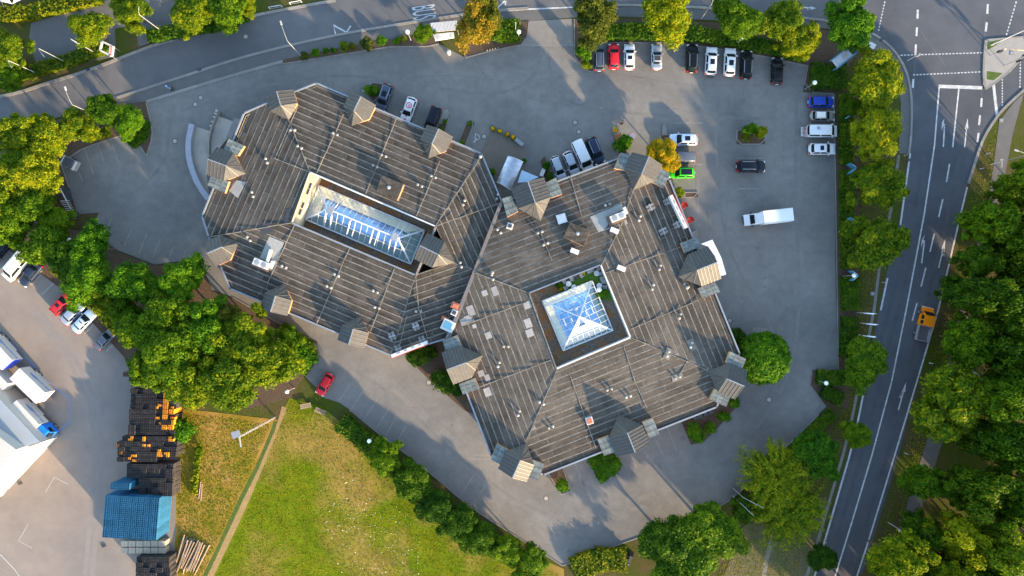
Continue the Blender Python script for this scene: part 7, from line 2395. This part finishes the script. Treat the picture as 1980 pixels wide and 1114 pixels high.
# ================================================================== PEOPLE
def person(name, px, py, ang, shirt, legs, label, hair=M_HAIR, stride=.22, skinlegs=True, seated=False):
    p = P(px, py, .9)
    o = empty(name, (p.x, p.y, .01), ang, label=label, cat="person")
    # joints: continuous skinned body
    V = [(0, 0, .92), (0, 0, 1.12), (0, 0, 1.38), (0, 0, 1.50), (0, .20, 1.38), (.06, .28, 1.12), (.18, .24, .95), (0, -.20, 1.38), (-.04, -.28, 1.12), (.1, -.25, .93),
         (0, .10, .88), (stride * .6, .11, .48), (stride, .11, .08), (stride + .18, .12, .04), (0, -.10, .88), (-stride * .2, -.11, .48), (-stride, -.11, .10), (-stride + .17, -.12, .04), (.01, 0, 1.58)]
    E = [(0, 1), (1, 2), (2, 3), (2, 4), (4, 5), (5, 6), (2, 7), (7, 8), (8, 9), (0, 10), (10, 11), (11, 12), (12, 13), (0, 14), (14, 15), (15, 16), (16, 17), (3, 18)]
    Rr = [.15, .14, .15, .06, .075, .05, .035, .075, .05, .035, .10, .065, .045, .04, .10, .065, .045, .04, .06]
    me = bpy.data.meshes.new("body")
    me.from_pydata(V, E, [])
    me.materials.append(shirt)
    bo = link("body", me, o)
    sm = bo.modifiers.new("skin", 'SKIN')
    for i, r in enumerate(Rr):
        me.skin_vertices[0].data[i].radius = (r, r)
    me.skin_vertices[0].data[0].use_root = True
    ss = bo.modifiers.new("subd", 'SUBSURF'); ss.levels = 1; ss.render_levels = 1
    link("head", MB().lathe([(.05, 1.50), (.085, 1.56), (.105, 1.65), (.095, 1.74), (.05, 1.80), (.01, 1.82)], n=10).box((.105, 0, 1.65), (.04, .03, .04)).mesh("head", M_SKIN, True), o)
    link("hair", MB().lathe([(.112, 1.66), (.118, 1.72), (.09, 1.80), (.04, 1.84), (.01, 1.845)], (-.012, 0, 0), n=10).mesh("hair", hair, True), o)
    tr_ = MB()
    for s, kx, fx in ((1, stride * .6, stride), (-1, -stride * .2, -stride)):
        tr_.tube((0, s * .10, .90), (kx, s * .11, .50), .125, .085, 8)
        if not skinlegs:
            tr_.tube((kx, s * .11, .50), (fx, s * .11, .10), .085, .06, 8)
    link("trousers", tr_.mesh("trousers", legs), o)
    sl = MB()
    for s in (1, -1):
        sl.tube((.03, s * .29, 1.12), (.16, s * .25, .95), .045, .036, 6)
        if skinlegs:
            kx, fx = (stride * .6, stride) if s == 1 else (-stride * .2, -stride)
            sl.tube((kx, s * .11, .50), (fx, s * .11, .10), .075, .05, 7)
    link("skin", sl.mesh("skin", M_SKIN), o)
    hd = MB()
    for s in (1, -1):
        for f_ in range(4):
            hd.tube((.18, s * (.225 + f_ * .015), .93), (.215, s * (.225 + f_ * .015), .85 + .008 * abs(f_ - 1.5)), .009, .007, 4)
        hd.tube((.18, s * .22, .94), (.225, s * .205, .90), .01, .008, 4)
    link("hand", hd.mesh("hand", M_SKIN), o)
    return o


person("person", 1205, 232, R(80), M_SHIRTP, M_DARKC, "walking person with dark hair in a pale pink top near the painted roundel")
person("person", 1202, 239, R(95), mat("dark red top", (.25, .04, .04), (.2, .03, .03), 3, .8), M_DARKC, "walking person in a dark red top, behind the one in pink", stride=.3)
pr = person("person", 325, 169, R(190), M_SHIRTB, M_DARKC, "person in a bright blue shirt with a pale cap on the footway", hair=M_WHITEM)
p = P(331, 171, .6)
o = empty("hand_trolley", (p.x, p.y, .01), R(190), label="small dark trolley pulled behind the person in blue", cat="trolley")
link("tub", MB().box((0, 0, .45), (.55, .4, .5)).mesh("tub", M_DARKC), o)
link("bag", MB().box((.2, 0, .75), (.3, .32, .2), taper=.8).mesh("bag", M_CARTON), o)
for s in (-1, 1):
    link("wheel", MB().tube((0, s * .22, .12), (0, s * .26, .12), .12, n=10).mesh("wheel", M_TYRE), o)
link("handle", MB().path([(.2, 0, .6), (.55, 0, .95)], .02, 5).mesh("handle", M_GREYM), o)


# ================================================================== LORRY YARD STORES
def stack_mesh(nx, ny, cw, cd, layers, lh, m, seed=0, bottles=None):
    """a pallet stack of open crates: layer bands on the sides, hollow crates on top"""
    rg = random.Random(seed)
    b = MB()
    Wx, Wy = nx * cw, ny * cd
    Ht = layers * lh
    for k in range(layers):
        if k < layers - 2:
            b.box((0, 0, k * lh + lh * .42), (Wx - .06, Wy - .06, lh * .78))
        for i in range(nx):
            for j in range(ny):
                if k < layers - 2 and (i in (0, nx - 1) or j in (0, ny - 1)):
                    b.box((-Wx / 2 + (i + .5) * cw, -Wy / 2 + (j + .5) * cd, k * lh + lh * .9), (cw - .02, cd - .02, lh * .16))
    for i in range(nx):
        for j in range(ny):
            cx, cy = -Wx / 2 + (i + .5) * cw, -Wy / 2 + (j + .5) * cd
            t = .035
            dz = rg.uniform(-.02, .02)
            for sx in (-1, 1):
                b.box((cx + sx * (cw / 2 - t), cy, Ht - .18 + dz), (t, cd - .03, 0.85))
                b.box((cx, cy + sx * (cd / 2 - t), Ht - .18 + dz), (cw - .10, t, 0.85))
            if bottles:
                b.box((cx, cy, Ht + .12), (t * .7, cd * .8, .18))
                b.box((cx, cy, Ht + .12), (cw * .8, t * .7, .18))
    for i in range(nx):
        for j in range(ny):
            cx, cy = -Wx / 2 + (i + .5) * cw, -Wy / 2 + (j + .5) * cd
            b.box((cx, cy, Ht - .30), (cw - .12, cd - .12, .5), mi=1)
    return b


M_CSHADE = mat('crate hollow shade', (.003, .012, .028), (.006, .02, .04), 2, .9, spec=.02)  # near-black fill, paints the shade inside the hollow blue crates
M_CBOT = mat('bottles in crates', (.012, .012, .013), (.16, .15, .14), 5.0, .7, fine=.5, rnd=.4, c3=(.02, .035, .02), s3=2.5)
blue_me = [stack_mesh(3, 3, .385, .345, 13, .32, M_CBLUE, s).mesh("blue_crates", [M_CBLUE, M_CSHADE]) for s in (1,)]
blk_me = [stack_mesh(3, 2, .40, .40, n_, .30, M_CBLACK, s, True).mesh("black_crates", [M_CBLACK, M_CBOT]) for s, n_ in ((1, 8), (2, 9), (3, 9))]
one_me = stack_mesh(1, 1, .42, .40, 1, .05, M_CYEL, 1, True).mesh("yellow_crate", [M_CYEL, M_CBOT])
yel_me = stack_mesh(2, 2, .40, .40, 9, .30, M_CYEL, 4, True).mesh("yellow_crates", [M_CYEL, M_CBOT])


def stack(name, me, x, y, z, rz, label, cat, group, m=None):
    p = P(x, y, z)
    o = empty(name, (p.x, p.y, .02), rz, label=label, cat=cat, group=group)
    link("crates", me, o, (0, 0, .13))
    link("pallet", pallet_me, o)
    return o


pb = MB()
for k in range(5):
    pb.box((-.48 + k * .24, 0, .12), (.16, 1.0, .025))
for k in (-1, 0, 1):
    pb.box((0, k * .42, .055), (1.15, .1, .10))
pallet_me = pb.mesh("pallet", M_WOOD)
rzb = R(-3)
c00, c10, c01 = Vector((207, 957)), Vector((309.5, 962.5)), Vector((200.5, 1038))
for i in range(9):
    for j in range(7):
        q = c00 + (c10 - c00) * ((i + .5) / 9) + (c01 - c00) * ((j + .5) / 7)
        stack("blue_crate_stack", blue_me[0], q.x, q.y, 4.2, rzb, "blue crate stack, " + ORDN[i] + " from the west in the " + ORDN[j] + " row of the big blue block", "crate stack", "blue crate block")
for i in range(3):
    for j in range(1):
        q = (222 + i * 12, 940 + j * 10)
        stack("blue_crate_stack", blue_me[0], q[0], q[1], 4.2, rzb, ORDN[i] + " blue crate stack from the west set behind the big blue block", "crate stack", "blue crates behind the block")
rg = random.Random(11)
GB = "black crate stacks"
BL = []
def rowfill(y, x0, x1, step, z=2.8):
    x = x0
    while x <= x1:
        BL.append((x, y, z)); x += step
rowfill(724, 246, 258, 12); rowfill(734, 256, 272, 12); rowfill(744, 262, 300, 12.4)
for k, y in enumerate((756, 766, 776, 786, 796, 806, 816, 826, 836)):
    rowfill(y, 260 - k * .6, 338 - k * .3, 12.6)
rowfill(848, 243, 336, 12.6); rowfill(858, 235, 336, 12.6); rowfill(868, 235, 336, 12.6); rowfill(878, 234, 336, 12.6); rowfill(888, 234, 300, 12.6)
ROWY = sorted({y for _, y, _ in BL})
for x, y, z in BL:
    rown = ORDN[ROWY.index(y)] if ROWY.index(y) < 20 else "last"
    coln = ORDN[sorted(q[0] for q in BL if q[1] == y).index(x)]
    yel = (x > 318 and 750 < y < 830 and rg.random() < .5) or (y > 870 and 300 < x < 318)
    me = yel_me if yel else rg.choice(blk_me)
    o = stack("yellow_crate_stack" if yel else "black_crate_stack", me, x, y, z, rzb + rg.uniform(-.03, .03), ("yellow" if yel else "black bottle") + " crate stack, " + coln + " from the west in row " + rown + " from the thicket", "crate stack", "yellow crate stacks" if yel else GB)
    if not yel and rg.random() < (.42 if (y > 845 and x < 262) or x > 300 and y > 760 else .14 if y > 840 else .0):
        nl = {id(blk_me[0]): 8, id(blk_me[1]): 9, id(blk_me[2]): 9}[id(me)]
        for t in range(rg.choice((1, 2, 3))):
            pz = nl * .30 + .40
            link("yellow_crate", one_me, o, (rg.choice((-.4, 0, .4)), rg.choice((-.2, .2)), pz - .1), 0)
for nr_, y in enumerate((902, 911, 920, 929, 938, 947, 955)):
    nc_ = 0
    x = 251 if y < 925 else 276
    while x < 332:
        stack("black_crate_stack", rg.choice(blk_me), x, y, 2.9, rzb, "black crate stack above the blue block, " + ORDN[nc_] + " from the west in its " + ORDN[nr_] + " row", "crate stack", "middle black crate stacks")
        nc_ += 1
        x += 12.8
for nr_, y in enumerate((1082, 1092, 1102, 1112, 1122)):
    nc_ = 0
    x = 270
    while x < 330:
        stack("black_crate_stack", rg.choice(blk_me), x, y, 2.9, rzb, "black crate stack below the cartons, " + ORDN[nc_] + " from the west in its " + ORDN[nr_] + " row", "crate stack", "lowest black crate stacks")
        nc_ += 1
        x += 12.8
cart = MB()
for k in range(3):
    for i in range(2):
        cart.box((-.3 + i * .61, 0, .35 + k * .5), (.58, 1.0, .46))
cart_me = cart.mesh("cartons", M_CARTON)
for i in range(6):
    for j in range(2):
        p = P(240 + i * 14.5, 1052 + j * 13, 1.7)
        o = empty("carton_pallet", (p.x, p.y, .02), rzb, label=ORDN[i] + " pallet of pale cartons from the west, " + ("upper" if j == 0 else "lower") + " row below the blue block", cat="pallet", group="pale carton pallets")
        link("cartons", cart_me, o, (0, 0, .05)); link("pallet", pallet_me, o)

# log pile
lg_me = MB().tube((-3.0, 0, 0), (3.0, 0, 0), .15, .11, 8).mesh("log", M_WOOD)
for k in range(26):
    lay = 0 if k < 15 else 1
    t = (k % 15) / 14 if lay == 0 else (k - 15) / 10 * .75 + .1
    p = P(344 + t * 44 + rg.uniform(-2, 2), 1068 + t * 14 + rg.uniform(-5, 5), .3)
    o = link("log", lg_me, None, (p.x, p.y, .15 + lay * .26), heading(-20, 52) + rg.uniform(-.12, .12), (rg.uniform(.75, 1.05), 1, 1), label=(ORDN + ("twenty-first", "twenty-second", "twenty-third", "twenty-fourth", "twenty-fifth", "twenty-sixth"))[k] + " weathered log of the loose pile, " + ("bottom layer" if lay == 0 else "top layer") + " counted from the crates", cat="log", group="log pile")
for k, (x, y, a) in enumerate(((386, 948, 1.45), (389, 952, 1.5))):
    p = P(x, y, .2)
    link("log", lg_me, None, (p.x, p.y, .15), a, (.5, 1, 1), label=("pale log lying alone in the dry meadow, western of two", "pale log lying alone in the dry meadow, eastern of two")[k], cat="log", group="stray logs")

# warehouse at the frame edge
wh = empty("warehouse", label="pale flat-roofed warehouse at the lower frame edge beside the lorries", cat="building")
WR = [(-160, 610), (0, 772), (78, 855), (30, 870), (-60, 955), (-300, 800)]
mr_ = mat("warehouse roof", (.27, .30, .33), (.24, .27, .30), .3, .5, metal=.1)
slab_px("wall", WR, 0, 5.0, mat("warehouse wall", (.42, .40, .37), (.38, .36, .34), .5, .7), wh)
slab_px("flat_roof", WR, 5.004, 5.12, mr_, wh)
slab_px("hall_wall", [(-160, 740), (0, 848), (30, 870), (-60, 985), (-250, 900)], 0, 7.4, MATS["warehouse wall"], wh)
slab_px("hall_roof", [(-160, 738), (0, 846), (31, 869), (-60, 987), (-250, 900)], 7.41, 7.55, mat("hall roof", (.42, .38, .34), (.38, .35, .31), .3, .6), wh)
a, c = P(78, 855, 4), P(0, 925, 4)
slab_px("apron_wall", [(78, 856), (32, 871), (-30, 935), (-20, 960)], 0, 4.4, MATS["warehouse wall"], wh)
p = P(77, 868, .6)
ld = empty("loading_ramp", (p.x, p.y, .01), heading(20, -20), label="rusty steel loading ramp at the warehouse corner below the blue cab", cat="ramp")
link("deck", MB().box((0, 0, .9), (2.6, 1.4, .12)).mesh("deck", M_GREYM), ld)
for x in (-1.1, 0, 1.1):
    for s in (-.6, .6):
        link("post", MB().tube((x, s, 0), (x, s, 1.7), .05, n=5).mesh("post", mat("rusty steel", (.16, .10, .07), (.12, .08, .06), 2, .8)), ld)
link("ramp_plate", MB().box((-1.9, 0, .5), (1.6, 1.3, .1), rot=Matrix.Rotation(R(-28), 3, 'Y')).mesh("ramp_plate", M_CARTON), ld)
# white tent roofs at the very top corner
tn = empty("white_marquee", label="white curved marquee edge at the top frame corner", cat="tent")
b = MB()
for (a, c, d, e_) in (((-30, -40), (10, -10), (24, 8), (-30, -4)), ((24, 8), (30, 5), (66, -12), (40, -40))):
    v = [P(x, y, z) for (x, y), z in zip((a, c, d, e_), (4.2, 3.6, 3.0, 3.2))]
    b.add(v[::-1], [(0, 1, 2, 3)])
link("canopy", b.mesh("canopy", M_WHITEM), tn)
link("post", MB().tube(P(24, 8), P(24, 8, 0) + Vector((0, 0, 3)), .07, n=6).mesh("post", M_GREYM), tn)
link("rope", MB().path([P(24, 8, 0) + Vector((0, 0, 3)), P(12, 26, 0)], .02, 4).mesh("rope", M_GREYM), tn)
